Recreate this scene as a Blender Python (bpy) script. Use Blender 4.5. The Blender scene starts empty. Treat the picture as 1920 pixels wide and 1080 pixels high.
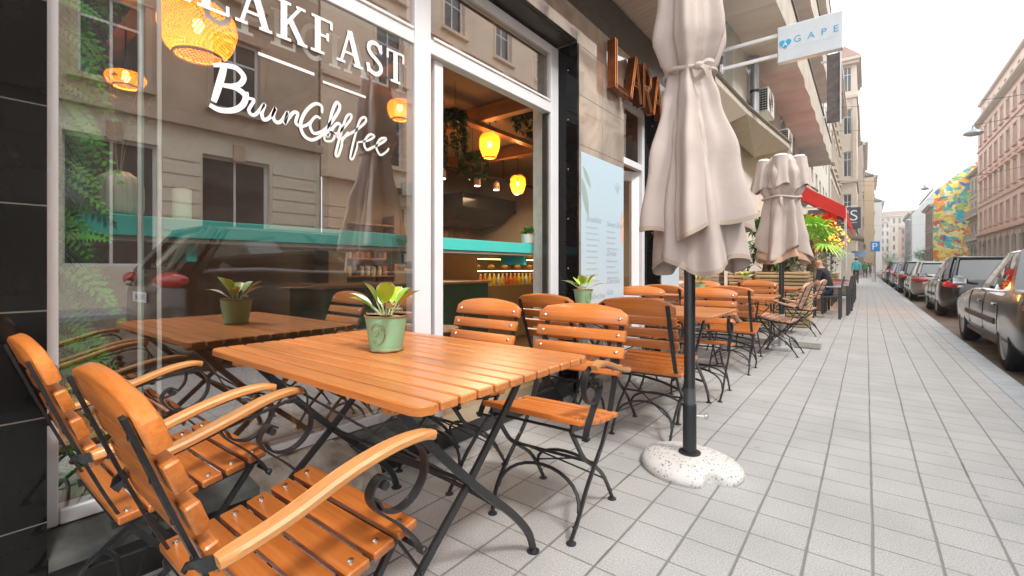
import bpy, math, random
from mathutils import Vector, Matrix
R = math.radians
random.seed(7)
S = bpy.context.scene
COL = S.collection

# ------------------------------------------------------------------ camera
TH, FPX, CX, HY, H = R(37.9), 853.0, 960.0, 503.0, 1.05
cam = bpy.data.cameras.new('camera'); camo = bpy.data.objects.new('camera', cam); COL.objects.link(camo)
camo.location = (0, 0, H); camo.rotation_euler = (R(90), 0, TH)
cam.sensor_width = 36; cam.lens = FPX / 1920 * 36; cam.shift_y = -37 / 1920
cam.clip_start = 0.02; cam.clip_end = 2000
S.camera = camo

# ------------------------------------------------------------------ sky and sun
SUN_EL, SUN_AZ = R(52), R(105)          # azimuth clockwise from +Y
w = bpy.data.worlds.new('World'); S.world = w; w.use_nodes = True
nt = w.node_tree; nt.nodes.clear()
sky = nt.nodes.new('ShaderNodeTexSky'); sky.sky_type = 'NISHITA'; sky.sun_disc = False
sky.sun_elevation = SUN_EL; sky.sun_rotation = SUN_AZ; sky.dust_density = 6; sky.ozone_density = 0.6; sky.air_density = 1
b1 = nt.nodes.new('ShaderNodeBackground'); b1.inputs[1].default_value = 0.12
b2 = nt.nodes.new('ShaderNodeBackground'); b2.inputs[0].default_value = (.975, .99, 1.0, 1); b2.inputs[1].default_value = .98
mx = nt.nodes.new('ShaderNodeMixShader'); mx.inputs[0].default_value = 0.86
wo = nt.nodes.new('ShaderNodeOutputWorld')
nt.links.new(sky.outputs[0], b1.inputs[0]); nt.links.new(b1.outputs[0], mx.inputs[1])
nt.links.new(b2.outputs[0], mx.inputs[2]); nt.links.new(mx.outputs[0], wo.inputs[0])
sd = bpy.data.lights.new('sun', 'SUN'); sd.energy = 1.9; sd.angle = R(12); sd.color = (1, .97, .93)
so = bpy.data.objects.new('sun', sd); COL.objects.link(so)
sv = Vector((math.sin(SUN_AZ) * math.cos(SUN_EL), math.cos(SUN_AZ) * math.cos(SUN_EL), math.sin(SUN_EL)))
so.rotation_euler = sv.to_track_quat('Z', 'Y').to_euler(); so.location = (0, 0, 40)
S.view_settings.view_transform = 'Standard'; S.view_settings.look = 'None'
S.view_settings.gamma = 1; S.view_settings.exposure = 1.38
try:
    S.cycles.max_bounces = 10; S.cycles.transparent_max_bounces = 24; S.cycles.use_denoising = True
    S.cycles.sample_clamp_indirect = 6; S.cycles.caustics_reflective = False; S.cycles.caustics_refractive = False
except Exception: pass

# pixel of the photograph -> a point on a known real plane
sn, cs = math.sin(TH), math.cos(TH)
def rx(px): a = (px - CX) / FPX; return (-sn + a * cs, cs + a * sn)
def onX(px, py, X): r = rx(px); d = X / r[0]; return Vector((X, d * r[1], H + (HY - py) / FPX * d))
def onY(px, py, Y): r = rx(px); d = Y / r[1]; return Vector((d * r[0], Y, H + (HY - py) / FPX * d))
def onD(px, py, d): r = rx(px); return Vector((d * r[0], d * r[1], H + (HY - py) / FPX * d))

# ------------------------------------------------------------------ materials
MATS = {}
def N(t, k, x=0): return t.nodes.new(k)
def mat(name, col, rough=.6, metal=0, var=0, vscale=8, stretch=(1, 1, 1), bump=0, bscale=60, col2=None, spec=.5, coat=0, coords='Object', trans=0, detail=5):
    if name in MATS: return MATS[name]
    m = bpy.data.materials.new(name); m.use_nodes = True; t = m.node_tree; p = t.nodes['Principled BSDF']
    p.inputs['Base Color'].default_value = (*col, 1); p.inputs['Roughness'].default_value = rough
    p.inputs['Metallic'].default_value = metal; p.inputs['Specular IOR Level'].default_value = spec
    p.inputs['Coat Weight'].default_value = coat; p.inputs['Coat Roughness'].default_value = .05
    p.inputs['Transmission Weight'].default_value = trans
    if var or bump or col2:
        tc = N(t, 'ShaderNodeTexCoord'); mp = N(t, 'ShaderNodeMapping'); mp.inputs['Scale'].default_value = stretch
        t.links.new(tc.outputs[coords], mp.inputs[0])
        if var or col2:
            n = N(t, 'ShaderNodeTexNoise'); n.inputs['Scale'].default_value = vscale; n.inputs['Detail'].default_value = detail
            t.links.new(mp.outputs[0], n.inputs['Vector'])
            cr = N(t, 'ShaderNodeValToRGB')
            c2 = col2 or tuple(min(1, c * (1 + var)) for c in col); c1 = col if col2 else tuple(c * (1 - var) for c in col)
            cr.color_ramp.elements[0].position = .32; cr.color_ramp.elements[1].position = .68
            cr.color_ramp.elements[0].color = (*c1, 1); cr.color_ramp.elements[1].color = (*c2, 1)
            t.links.new(n.outputs[0], cr.inputs[0]); t.links.new(cr.outputs[0], p.inputs['Base Color'])
        if bump:
            n2 = N(t, 'ShaderNodeTexNoise'); n2.inputs['Scale'].default_value = bscale; n2.inputs['Detail'].default_value = 4
            bp = N(t, 'ShaderNodeBump'); bp.inputs['Strength'].default_value = bump; bp.inputs['Distance'].default_value = .01
            t.links.new(mp.outputs[0], n2.inputs['Vector']); t.links.new(n2.outputs[0], bp.inputs['Height'])
            t.links.new(bp.outputs[0], p.inputs['Normal'])
    MATS[name] = m; return m
def emis(name, col, st):
    if name in MATS: return MATS[name]
    m = bpy.data.materials.new(name); m.use_nodes = True; p = m.node_tree.nodes['Principled BSDF']
    p.inputs['Base Color'].default_value = (*col, 1)
    p.inputs['Emission Color'].default_value = (*col, 1); p.inputs['Emission Strength'].default_value = st
    MATS[name] = m; return m
def glass(name, tint=(1, 1, 1), f0=.10, rough=0.0, body=(0,0,0), opaque=0.0):
    """thin pane: mirror reflection growing at grazing angles, the rest passes straight through"""
    m = bpy.data.materials.new(name); m.use_nodes = True; t = m.node_tree; t.nodes.clear()
    tr = N(t, 'ShaderNodeBsdfTransparent'); tr.inputs[0].default_value = (*tint, 1)
    g = N(t, 'ShaderNodeBsdfGlossy'); g.inputs['Roughness'].default_value = rough
    lw = N(t, 'ShaderNodeLayerWeight'); lw.inputs[0].default_value = .5
    pw = N(t, 'ShaderNodeMath'); pw.operation = 'POWER'; pw.inputs[1].default_value = 3.0
    mr = N(t, 'ShaderNodeMapRange'); mr.inputs['To Min'].default_value = f0; mr.inputs['To Max'].default_value = .95
    t.links.new(lw.outputs['Facing'], pw.inputs[0]); t.links.new(pw.outputs[0], mr.inputs[0])
    base = tr
    if opaque:
        d = N(t, 'ShaderNodeBsdfDiffuse'); d.inputs[0].default_value = (*body, 1)
        m1 = N(t, 'ShaderNodeMixShader'); m1.inputs[0].default_value = opaque
        t.links.new(tr.outputs[0], m1.inputs[1]); t.links.new(d.outputs[0], m1.inputs[2]); base = m1
    ms = N(t, 'ShaderNodeMixShader'); o = N(t, 'ShaderNodeOutputMaterial')
    t.links.new(mr.outputs[0], ms.inputs[0]); t.links.new(base.outputs[0], ms.inputs[1]); t.links.new(g.outputs[0], ms.inputs[2])
    t.links.new(ms.outputs[0], o.inputs[0]); MATS[name] = m; return m

def wood(name, c1, c2, axis='x', rough=.34, sc=1.0, coat=.25):
    """varnished wood with grain running along one object axis"""
    m = bpy.data.materials.new(name); m.use_nodes = True; t = m.node_tree; p = t.nodes['Principled BSDF']
    tc = N(t, 'ShaderNodeTexCoord'); mp = N(t, 'ShaderNodeMapping')
    s = {'x': (1.3, 42, 42), 'y': (42, 1.3, 42), 'z': (42, 42, 1.3)}[axis]
    mp.inputs['Scale'].default_value = tuple(v * sc for v in s)
    t.links.new(tc.outputs['Object'], mp.inputs[0])
    n = N(t, 'ShaderNodeTexNoise'); n.inputs['Scale'].default_value = 2.2; n.inputs['Detail'].default_value = 8; n.inputs['Roughness'].default_value = .7; n.inputs['Distortion'].default_value = .15
    t.links.new(mp.outputs[0], n.inputs['Vector'])
    cr = N(t, 'ShaderNodeValToRGB'); e = cr.color_ramp.elements
    e[0].position = .28; e[1].position = .66; e[0].color = (*c1, 1); e[1].color = (*c2, 1)
    t.links.new(n.outputs[0], cr.inputs[0])
    # slow tone change from board to board
    n3 = N(t, 'ShaderNodeTexNoise'); n3.inputs['Scale'].default_value = 1.0; n3.inputs['Detail'].default_value = 1
    mp3 = N(t, 'ShaderNodeMapping'); mp3.inputs['Scale'].default_value = {'x': (.8, 9, 9), 'y': (9, .8, 9), 'z': (9, 9, .8)}[axis]
    t.links.new(tc.outputs['Object'], mp3.inputs[0]); t.links.new(mp3.outputs[0], n3.inputs['Vector'])
    oi = N(t, 'ShaderNodeObjectInfo')
    ad = N(t, 'ShaderNodeMath'); ad.operation = 'MULTIPLY_ADD'; ad.inputs[1].default_value = .14; ad.inputs[2].default_value = 0
    t.links.new(oi.outputs['Random'], ad.inputs[0])
    ad2 = N(t, 'ShaderNodeMath'); ad2.operation = 'ADD'; t.links.new(ad.outputs[0], ad2.inputs[0]); t.links.new(n3.outputs[0], ad2.inputs[1])
    mr = N(t, 'ShaderNodeMapRange'); mr.inputs['From Min'].default_value = .35; mr.inputs['From Max'].default_value = .75
    mr.inputs['To Min'].default_value = .74; mr.inputs['To Max'].default_value = 1.18
    t.links.new(ad2.outputs[0], mr.inputs[0])
    hs = N(t, 'ShaderNodeHueSaturation'); t.links.new(mr.outputs[0], hs.inputs['Value']); t.links.new(cr.outputs[0], hs.inputs['Color'])
    t.links.new(hs.outputs[0], p.inputs['Base Color'])
    p.inputs['Roughness'].default_value = rough; p.inputs['Coat Weight'].default_value = coat; p.inputs['Coat Roughness'].default_value = .18
    bp = N(t, 'ShaderNodeBump'); bp.inputs['Strength'].default_value = .3; bp.inputs['Distance'].default_value = .004
    t.links.new(n.outputs[0], bp.inputs['Height']); t.links.new(bp.outputs[0], p.inputs['Normal'])
    MATS[name] = m; return m

WOODX = wood('honey_wood', (.47, .120, .018), (.68, .225, .046), 'x', .34)
WOODT = wood('table_wood', (.43, .135, .030), (.64, .235, .065), 'x', .32)
WOODY = wood('honey_wood_arm', (.50, .20, .058), (.66, .31, .105), 'y', .38)
PALEX = wood('faded_wood', (.50, .24, .14), (.66, .38, .26), 'x', .5)
PALEY = wood('faded_wood_arm', (.50, .24, .14), (.66, .38, .26), 'y', .5)
IRON = mat('black_iron', (.017, .018, .02), .38, .0, bump=.25, bscale=180, coat=.15)
STEEL = mat('screw_steel', (.62, .6, .57), .25, 1)
WHITE = mat('white_frame', (.74, .75, .78), .35, var=.04, vscale=3)
OLDWHITE = mat('old_white_paint', (.68, .67, .62), .55, var=.12, vscale=14, bump=.1)
GLASS = glass('window_glass', (.97, .985, .975), f0=.46)
GLASS3 = glass('outer_glass', (.98, .99, .985), f0=.10)
GLASS2 = glass('inner_glass', (.98, .99, .985), f0=.04)
CLEAR = glass('clear_glass', (.97, .98, .97), f0=.04)
VINYL = mat('white_vinyl', (.85, .85, .87), .5)
VINYL2 = mat('pale_vinyl', (.85, .87, .85), .5)

# ------------------------------------------------------------------ mesh builder
def frame_of(t, up):
    t = t.normalized(); u = Vector(up)
    if abs(t.dot(u)) > .98: u = Vector((1, 0, 0)) if abs(t.x) < .9 else Vector((0, 1, 0))
    a = t.cross(u).normalized(); b = a.cross(t).normalized(); return a, b
def smooth_path(pts, n=6, closed=False):
    P = [Vector(p) for p in pts]; out = []; L = len(P)
    if L < 3: return P
    rng = L if closed else L - 1
    for i in range(rng):
        p0 = P[(i - 1) % L] if (i > 0 or closed) else P[0] * 2 - P[1]
        p1 = P[i]; p2 = P[(i + 1) % L]
        p3 = P[(i + 2) % L] if (i + 2 < L or closed) else P[-1] * 2 - P[-2]
        for k in range(n):
            t = k / n
            out.append(.5 * ((2 * p1) + (p2 - p0) * t + (2 * p0 - 5 * p1 + 4 * p2 - p3) * t * t + (3 * p1 - p0 - 3 * p2 + p3) * t ** 3))
    if not closed: out.append(P[-1])
    return out
class MB:
    def __init__(s): s.v = []; s.f = []; s.m = []; s.mats = []; s.cur = 0
    def use(s, m):
        if m not in s.mats: s.mats.append(m)
        s.cur = s.mats.index(m); return s
    def face(s, idx): s.f.append(tuple(idx)); s.m.append(s.cur)
    def add(s, vs, fs):
        o = len(s.v); s.v += [tuple(v) for v in vs]
        for f in fs: s.face([i + o for i in f])
    def quad(s, a, b, c, d): s.add([a, b, c, d], [(0, 1, 2, 3)])
    def box(s, c, d, M=None, bev=0):
        x, y, z = [k / 2 for k in d]; c = Vector(c)
        if bev:
            b = min(bev, x * .9, y * .9, z * .9); vs = []
            for sx in (-1, 1):
                for sy in (-1, 1):
                    for sz in (-1, 1):
                        vs += [Vector((sx * (x - b), sy * (y - b), sz * z)), Vector((sx * (x - b), sy * y, sz * (z - b))), Vector((sx * x, sy * (y - b), sz * (z - b)))]
            def I(sx, sy, sz, k): return (((sx > 0) * 4 + (sy > 0) * 2 + (sz > 0)) * 3) + k
            F = []
            for q in (-1, 1):
                F.append([I(-1, -1, q, 0), I(1, -1, q, 0), I(1, 1, q, 0), I(-1, 1, q, 0)][::q])
                F.append([I(-1, q, -1, 1), I(1, q, -1, 1), I(1, q, 1, 1), I(-1, q, 1, 1)][::-q])
                F.append([I(q, -1, -1, 2), I(q, 1, -1, 2), I(q, 1, 1, 2), I(q, -1, 1, 2)][::q])
            for a in (-1, 1):
                for b2 in (-1, 1):
                    F.append([I(-1, a, b2, 0), I(1, a, b2, 0), I(1, a, b2, 1), I(-1, a, b2, 1)])
                    F.append([I(a, -1, b2, 0), I(a, 1, b2, 0), I(a, 1, b2, 2), I(a, -1, b2, 2)])
                    F.append([I(a, b2, -1, 1), I(a, b2, 1, 1), I(a, b2, 1, 2), I(a, b2, -1, 2)])
                    for c2 in (-1, 1): F.append([I(a, b2, c2, 0), I(a, b2, c2, 1), I(a, b2, c2, 2)])
        else:
            vs = [Vector((sx * x, sy * y, sz * z)) for sx in (-1, 1) for sy in (-1, 1) for sz in (-1, 1)]
            F = [(0, 1, 3, 2), (4, 6, 7, 5), (0, 4, 5, 1), (2, 3, 7, 6), (0, 2, 6, 4), (1, 5, 7, 3)]
        if M is not None: vs = [M @ v for v in vs]
        s.add([v + c for v in vs], F); return s
    def span(s, x0, x1, y0, y1, z0, z1, bev=0):
        return s.box(((x0 + x1) / 2, (y0 + y1) / 2, (z0 + z1) / 2), (abs(x1 - x0), abs(y1 - y0), abs(z1 - z0)), bev=bev)
    def tube(s, path, r, n=8, closed=False, cap=True):
        P = [Vector(p) for p in path]; L = len(P); o = len(s.v); up = Vector((0, 0, 1)); a = None
        for i, p in enumerate(P):
            t = (P[(i + 1) % L] - P[i - 1]) if (closed or 0 < i < L - 1) else (P[1] - P[0] if i == 0 else P[-1] - P[-2])
            if t.length < 1e-9: t = Vector((0, 0, 1))
            t.normalize()
            if a is None: a, b = frame_of(t, up)
            else:
                a = (a - t * a.dot(t))
                a = a.normalized() if a.length > 1e-6 else frame_of(t, up)[0]; b = a.cross(t)
            rr = r[i] if isinstance(r, (list, tuple)) else r
            for k in range(n):
                an = 2 * math.pi * k / n; s.v.append(tuple(p + a * (math.cos(an) * rr) + b * (math.sin(an) * rr)))
        for i in range(L if closed else L - 1):
            j = (i + 1) % L
            for k in range(n):
                k2 = (k + 1) % n; s.face((o + i * n + k, o + i * n + k2, o + j * n + k2, o + j * n + k))
        if cap and not closed:
            s.face([o + k for k in range(n)][::-1]); s.face([o + (L - 1) * n + k for k in range(n)])
        return s
    def strap(s, path, w, t, side=(1, 0, 0)):
        """flat bar: w along 'side', t in the bending plane"""
        P = [Vector(p) for p in path]; L = len(P); o = len(s.v); sd_ = Vector(side).normalized()
        for i, p in enumerate(P):
            d = (P[min(i + 1, L - 1)] - P[max(i - 1, 0)]).normalized(); nn = d.cross(sd_).normalized()
            ww = w[i] if isinstance(w, (list, tuple)) else w
            tt = t[i] if isinstance(t, (list, tuple)) else t
            for (a, b) in ((-1, -1), (1, -1), (1, 1), (-1, 1)): s.v.append(tuple(p + sd_ * (a * ww / 2) + nn * (b * tt / 2)))
        for i in range(L - 1):
            for k in range(4):
                k2 = (k + 1) % 4; s.face((o + i * 4 + k, o + i * 4 + k2, o + i * 4 + 4 + k2, o + i * 4 + 4 + k))
        s.face((o + 3, o + 2, o + 1, o)); q = o + (L - 1) * 4; s.face((q, q + 1, q + 2, q + 3)); return s
    def lathe(s, prof, c=(0, 0, 0), n=24, sc=(1, 1), M=None):
        o = len(s.v); c = Vector(c)
        for (r, z) in prof:
            for k in range(n):
                a = 2 * math.pi * k / n; v = Vector((r * math.cos(a) * sc[0], r * math.sin(a) * sc[1], z))
                if M is not None: v = M @ v
                s.v.append(tuple(v + c))
        for i in range(len(prof) - 1):
            for k in range(n):
                k2 = (k + 1) % n; s.face((o + i * n + k, o + i * n + k2, o + (i + 1) * n + k2, o + (i + 1) * n + k))
        if prof[0][0] > 1e-4: s.face([o + k for k in range(n)][::-1])
        if prof[-1][0] > 1e-4: s.face([o + (len(prof) - 1) * n + k for k in range(n)])
        return s
    def prism(s, poly, ext):
        """closed 3D polygon pushed along ext"""
        n = len(poly); o = len(s.v); e = Vector(ext)
        s.v += [tuple(Vector(p)) for p in poly] + [tuple(Vector(p) + e) for p in poly]
        s.face([o + i for i in range(n)]); s.face([o + n + i for i in range(n)][::-1])
        for i in range(n): j = (i + 1) % n; s.face((o + j, o + i, o + n + i, o + n + j))
        return s
    def ico(s, c, r, M=None, sub=1):
        t = (1 + 5 ** .5) / 2
        v = [(-1, t, 0), (1, t, 0), (-1, -t, 0), (1, -t, 0), (0, -1, t), (0, 1, t), (0, -1, -t), (0, 1, -t), (t, 0, -1), (t, 0, 1), (-t, 0, -1), (-t, 0, 1)]
        f = [(0, 11, 5), (0, 5, 1), (0, 1, 7), (0, 7, 10), (0, 10, 11), (1, 5, 9), (5, 11, 4), (11, 10, 2), (10, 7, 6), (7, 1, 8), (3, 9, 4), (3, 4, 2), (3, 2, 6), (3, 6, 8), (3, 8, 9), (4, 9, 5), (2, 4, 11), (6, 2, 10), (8, 6, 7), (9, 8, 1)]
        v = [Vector(p).normalized() for p in v]
        for _ in range(sub):
            nf = []; cache = {}
            def mid(a, b):
                k = (min(a, b), max(a, b))
                if k not in cache: cache[k] = len(v); v.append((v[a] + v[b]).normalized())
                return cache[k]
            for a, b, c_ in f:
                x, y, z = mid(a, b), mid(b, c_), mid(c_, a); nf += [(a, x, z), (b, y, x), (c_, z, y), (x, y, z)]
            f = nf
        rr = Vector(r) if hasattr(r, '__len__') else Vector((r, r, r))
        vs = [Vector((p.x * rr.x, p.y * rr.y, p.z * rr.z)) for p in v]
        if M is not None: vs = [M @ p for p in vs]
        s.add([p + Vector(c) for p in vs], f); return s
    def leaf(s, p, d, up, L, W, droop=.3, n=5, fold=.15):
        """a blade: p base, d direction, up normal"""
        d = Vector(d).normalized(); up = Vector(up); side = d.cross(up)
        side = side.normalized() if side.length > 1e-5 else Vector((1, 0, 0)); nn = side.cross(d).normalized()
        o = len(s.v); P = Vector(p)
        for i in range(n + 1):
            t = i / n; c = P + d * (L * t * (1 - .25 * droop * t)) - Vector((0, 0, 1)) * (droop * L * t * t)
            ww = W * .5 * (math.sin(math.pi * min(1, (t * .92 + .04)) ** .8)) if i < n else .0008
            s.v += [tuple(c - side * ww + nn * (fold * ww)), tuple(c), tuple(c + side * ww + nn * (fold * ww))]
        for i in range(n):
            a = o + i * 3; s.face((a, a + 1, a + 4, a + 3)); s.face((a + 1, a + 2, a + 5, a + 4))
        return s
    def build(s, name, m=None, parent=None, smooth=True, world=True, angle=35):
        me = bpy.data.meshes.new(name)
        loc = Vector((0, 0, 0))
        if parent is not None and world:
            q = parent
            while q is not None: loc += q.location; q = q.parent
        me.from_pydata([(a[0] - loc.x, a[1] - loc.y, a[2] - loc.z) for a in s.v], [], s.f)
        if s.mats:
            for k in s.mats: me.materials.append(k)
            me.polygons.foreach_set('material_index', s.m)
        elif m: me.materials.append(m)
        me.validate(); me.update()
        if smooth:
            me.polygons.foreach_set('use_smooth', [True] * len(me.polygons))
            try: me.set_sharp_from_angle(angle=R(angle))
            except Exception: pass
        o = bpy.data.objects.new(name, me); COL.objects.link(o)
        if parent is not None: o.parent = parent
        return o
def tag(o, label, cat, group=None, kind=None):
    if label: o['label'] = label
    if cat: o['category'] = cat
    if group: o['group'] = group
    if kind: o['kind'] = kind
    return o
def thing(name, label, cat, loc=(0, 0, 0), rz=0, group=None):
    o = bpy.data.objects.new(name, None); COL.objects.link(o); o.empty_display_size = .1
    o.location = loc; o.rotation_euler = (0, 0, rz); return tag(o, label, cat, group)
def struct(name, mb, m=None, smooth=False): o = mb.build(name, m, smooth=smooth); o['kind'] = 'structure'; return o
def dup(root, loc, rz, label, group=None):
    r = root.copy(); COL.objects.link(r); r.location = loc; r.rotation_euler = (0, 0, rz); r['label'] = label
    if group: r['group'] = group
    def rec(a, b):
        for ch in [c for c in KIDS.get(a.name, [])]:
            c = ch.copy(); COL.objects.link(c); c.parent = b; rec(ch, c)
    rec(root, r); return r
KIDS = {}
def index_kids():
    KIDS.clear()
    for o in bpy.data.objects:
        if o.parent: KIDS.setdefault(o.parent.name, []).append(o)
RotZ = lambda a: Matrix.Rotation(a, 3, 'Z')
#@@SETTING
# ------------------------------------------------------------------ ground
def paving_mat(name, c1, c2, px, py, ox, oy, grout, joint=.0055, dirt=.12):
    m = bpy.data.materials.new(name); m.use_nodes = True; t = m.node_tree; p = t.nodes['Principled BSDF']
    g = N(t, 'ShaderNodeNewGeometry'); sp = N(t, 'ShaderNodeSeparateXYZ')
    wn = N(t, 'ShaderNodeTexNoise'); wn.inputs['Scale'].default_value = .9; wn.inputs['Detail'].default_value = 2
    t.links.new(g.outputs['Position'], wn.inputs['Vector'])
    va = N(t, 'ShaderNodeVectorMath'); va.operation = 'MULTIPLY_ADD'; va.inputs[1].default_value = (.014, .010, 0)
    t.links.new(wn.outputs['Color'], va.inputs[0]); t.links.new(g.outputs['Position'], va.inputs[2]); t.links.new(va.outputs[0], sp.inputs[0])
    def M(op, a, b=None, c=None):
        n = N(t, 'ShaderNodeMath'); n.operation = op
        for i, v in enumerate((a, b, c)):
            if v is None: continue
            if isinstance(v, (int, float)): n.inputs[i].default_value = v
            else: t.links.new(v, n.inputs[i])
        return n.outputs[0]
    u = M('DIVIDE', M('SUBTRACT', sp.outputs[0], ox), px); v = M('DIVIDE', M('SUBTRACT', sp.outputs[1], oy), py)
    fu, fv = M('FLOOR', u), M('FLOOR', v)
    du = M('MULTIPLY', M('SUBTRACT', .5, M('ABSOLUTE', M('SUBTRACT', M('FRACT', u), .5))), px)
    dv = M('MULTIPLY', M('SUBTRACT', .5, M('ABSOLUTE', M('SUBTRACT', M('FRACT', v), .5))), py * 1.5)
    dm = M('MINIMUM', M('MULTIPLY', du, .85), M('MULTIPLY', dv, .85))
    jr = N(t, 'ShaderNodeTexNoise'); jr.inputs['Scale'].default_value = 14; t.links.new(g.outputs['Position'], jr.inputs['Vector'])
    dm = M('ADD', dm, M('MULTIPLY', M('SUBTRACT', jr.outputs[0], .5), .004))
    jm = N(t, 'ShaderNodeMapRange'); jm.inputs['From Min'].default_value = joint * .45; jm.inputs['From Max'].default_value = joint
    t.links.new(dm, jm.inputs[0])
    cb = N(t, 'ShaderNodeCombineXYZ'); t.links.new(fu, cb.inputs[0]); t.links.new(fv, cb.inputs[1])
    wh = N(t, 'ShaderNodeTexWhiteNoise'); wh.noise_dimensions = '2D'; t.links.new(cb.outputs[0], wh.inputs['Vector'])
    mc = N(t, 'ShaderNodeMixRGB'); mc.inputs[1].default_value = (*c1, 1); mc.inputs[2].default_value = (*c2, 1); t.links.new(wh.outputs[0], mc.inputs[0])
    # blotches and grit
    n1 = N(t, 'ShaderNodeTexNoise'); n1.inputs['Scale'].default_value = 2.3; n1.inputs['Detail'].default_value = 6; t.links.new(g.outputs['Position'], n1.inputs['Vector'])
    r1 = N(t, 'ShaderNodeMapRange'); r1.inputs['From Min'].default_value = .3; r1.inputs['From Max'].default_value = .7; r1.inputs['To Min'].default_value = 1 - dirt; r1.inputs['To Max'].default_value = 1.06
    t.links.new(n1.outputs[0], r1.inputs[0])
    n2 = N(t, 'ShaderNodeTexNoise'); n2.inputs['Scale'].default_value = 190; n2.inputs['Detail'].default_value = 3; t.links.new(g.outputs['Position'], n2.inputs['Vector'])
    r2 = N(t, 'ShaderNodeMapRange'); r2.inputs['From Min'].default_value = .35; r2.inputs['From Max'].default_value = .65; r2.inputs['To Min'].default_value = .72; r2.inputs['To Max'].default_value = 1.2
    t.links.new(n2.outputs[0], r2.inputs[0])
    vo = N(t, 'ShaderNodeTexVoronoi'); vo.inputs['Scale'].default_value = 3.1; t.links.new(g.outputs['Position'], vo.inputs['Vector'])
    r3 = N(t, 'ShaderNodeMapRange'); r3.inputs['From Min'].default_value = .03; r3.inputs['From Max'].default_value = .06; r3.inputs['To Min'].default_value = .8; r3.inputs['To Max'].default_value = 1
    t.links.new(vo.outputs[0], r3.inputs[0])
    hv = N(t, 'ShaderNodeHueSaturation'); t.links.new(mc.outputs[0], hv.inputs['Color'])
    t.links.new(M('MULTIPLY', M('MULTIPLY', r1.outputs[0], r2.outputs[0]), r3.outputs[0]), hv.inputs['Value'])
    gn = N(t, 'ShaderNodeTexNoise'); gn.inputs['Scale'].default_value = 1.7; gn.inputs['Detail'].default_value = 5; t.links.new(g.outputs['Position'], gn.inputs['Vector'])
    gr = N(t, 'ShaderNodeMapRange'); gr.inputs['From Min'].default_value = .58; gr.inputs['From Max'].default_value = .68; t.links.new(gn.outputs[0], gr.inputs[0])
    gm = N(t, 'ShaderNodeMixRGB'); gm.inputs[1].default_value = (*grout, 1); gm.inputs[2].default_value = (.14, .13, .12, 1); t.links.new(gr.outputs[0], gm.inputs[0])
    mg = N(t, 'ShaderNodeMixRGB'); t.links.new(gm.outputs[0], mg.inputs[1]); t.links.new(jm.outputs[0], mg.inputs[0]); t.links.new(hv.outputs[0], mg.inputs[2])
    t.links.new(mg.outputs[0], p.inputs['Base Color']); p.inputs['Roughness'].default_value = .7
    hh = M('ADD', jm.outputs[0], M('MULTIPLY', n2.outputs[0], .25))
    hh = M('ADD', hh, M('MULTIPLY', wh.outputs[0], .25))
    bp = N(t, 'ShaderNodeBump'); bp.inputs['Strength'].default_value = .45; bp.inputs['Distance'].default_value = .004
    t.links.new(hh, bp.inputs['Height']); t.links.new(bp.outputs[0], p.inputs['Normal'])
    MATS[name] = m; return m
PAVE = paving_mat('grey_paving', (.455, .452, .442), (.48, .477, .467), .194, .187, .026, 2.756, (.225, .22, .21))
ROADM = mat('asphalt_warm', (.16, .13, .10), .8, var=.25, vscale=3, bump=.5, bscale=120, coords='Object')
KERBM = mat('kerb_stone', (.40, .42, .44), .6, var=.12, vscale=5, bump=.25, bscale=90)
EARTH = mat('far_ground', (.22, .21, .19), .9)

struct('ground', MB().span(-58, 78, -58, 455, -.6, -.3), EARTH)
struct('road', MB().span(1.12, 9.4, -30, 420, -.29, -.12), ROADM)
mb = MB(); mb.span(-2.06, .92, -12, 420, -.29, 0); struct('pavement', mb, PAVE)
mb = MB()
y = -12
while y < 420:
    L = 1.0 if y < 40 else 12; mb.span(.924, 1.116, y, y + L - .006, -.29, -.003, bev=.008); y += L
struct('kerb', mb, KERBM)
struct('far_kerb', MB().span(9.404, 9.6, -30, 420, -.29, .0, bev=.01), KERBM)
struct('far_pavement', MB().span(9.604, 14.0, -30, 420, -.29, -.004), mat('far_paving', (.38, .375, .36), .8, var=.1, vscale=2))

# ------------------------------------------------------------------ facade helpers
def wall_x(mb, X, y0, y1, z0, z1, ops, depth, s):
    """wall in plane x=X facing s*X with real openings and reveals"""
    ys = sorted({y0, y1, *[v for o in ops for v in o[:2]]}); zs = sorted({z0, z1, *[v for o in ops for v in o[2:4]]})
    for i in range(len(ys) - 1):
        for j in range(len(zs) - 1):
            cy, cz = (ys[i] + ys[i + 1]) / 2, (zs[j] + zs[j + 1]) / 2
            if any(o[0] < cy < o[1] and o[2] < cz < o[3] for o in ops): continue
            a, b, c, d = (X, ys[i], zs[j]), (X, ys[i + 1], zs[j]), (X, ys[i + 1], zs[j + 1]), (X, ys[i], zs[j + 1])
            mb.quad(a, b, c, d) if s > 0 else mb.quad(d, c, b, a)
    q = X - s * depth
    for (a, b, c, d) in [o[:4] for o in ops]:
        mb.quad((X, a, c), (q, a, c), (q, b, c), (X, b, c)); mb.quad((X, a, d), (X, b, d), (q, b, d), (q, a, d))
        mb.quad((X, a, c), (X, a, d), (q, a, d), (q, a, c)); mb.quad((X, b, c), (q, b, c), (q, b, d), (X, b, d))
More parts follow.
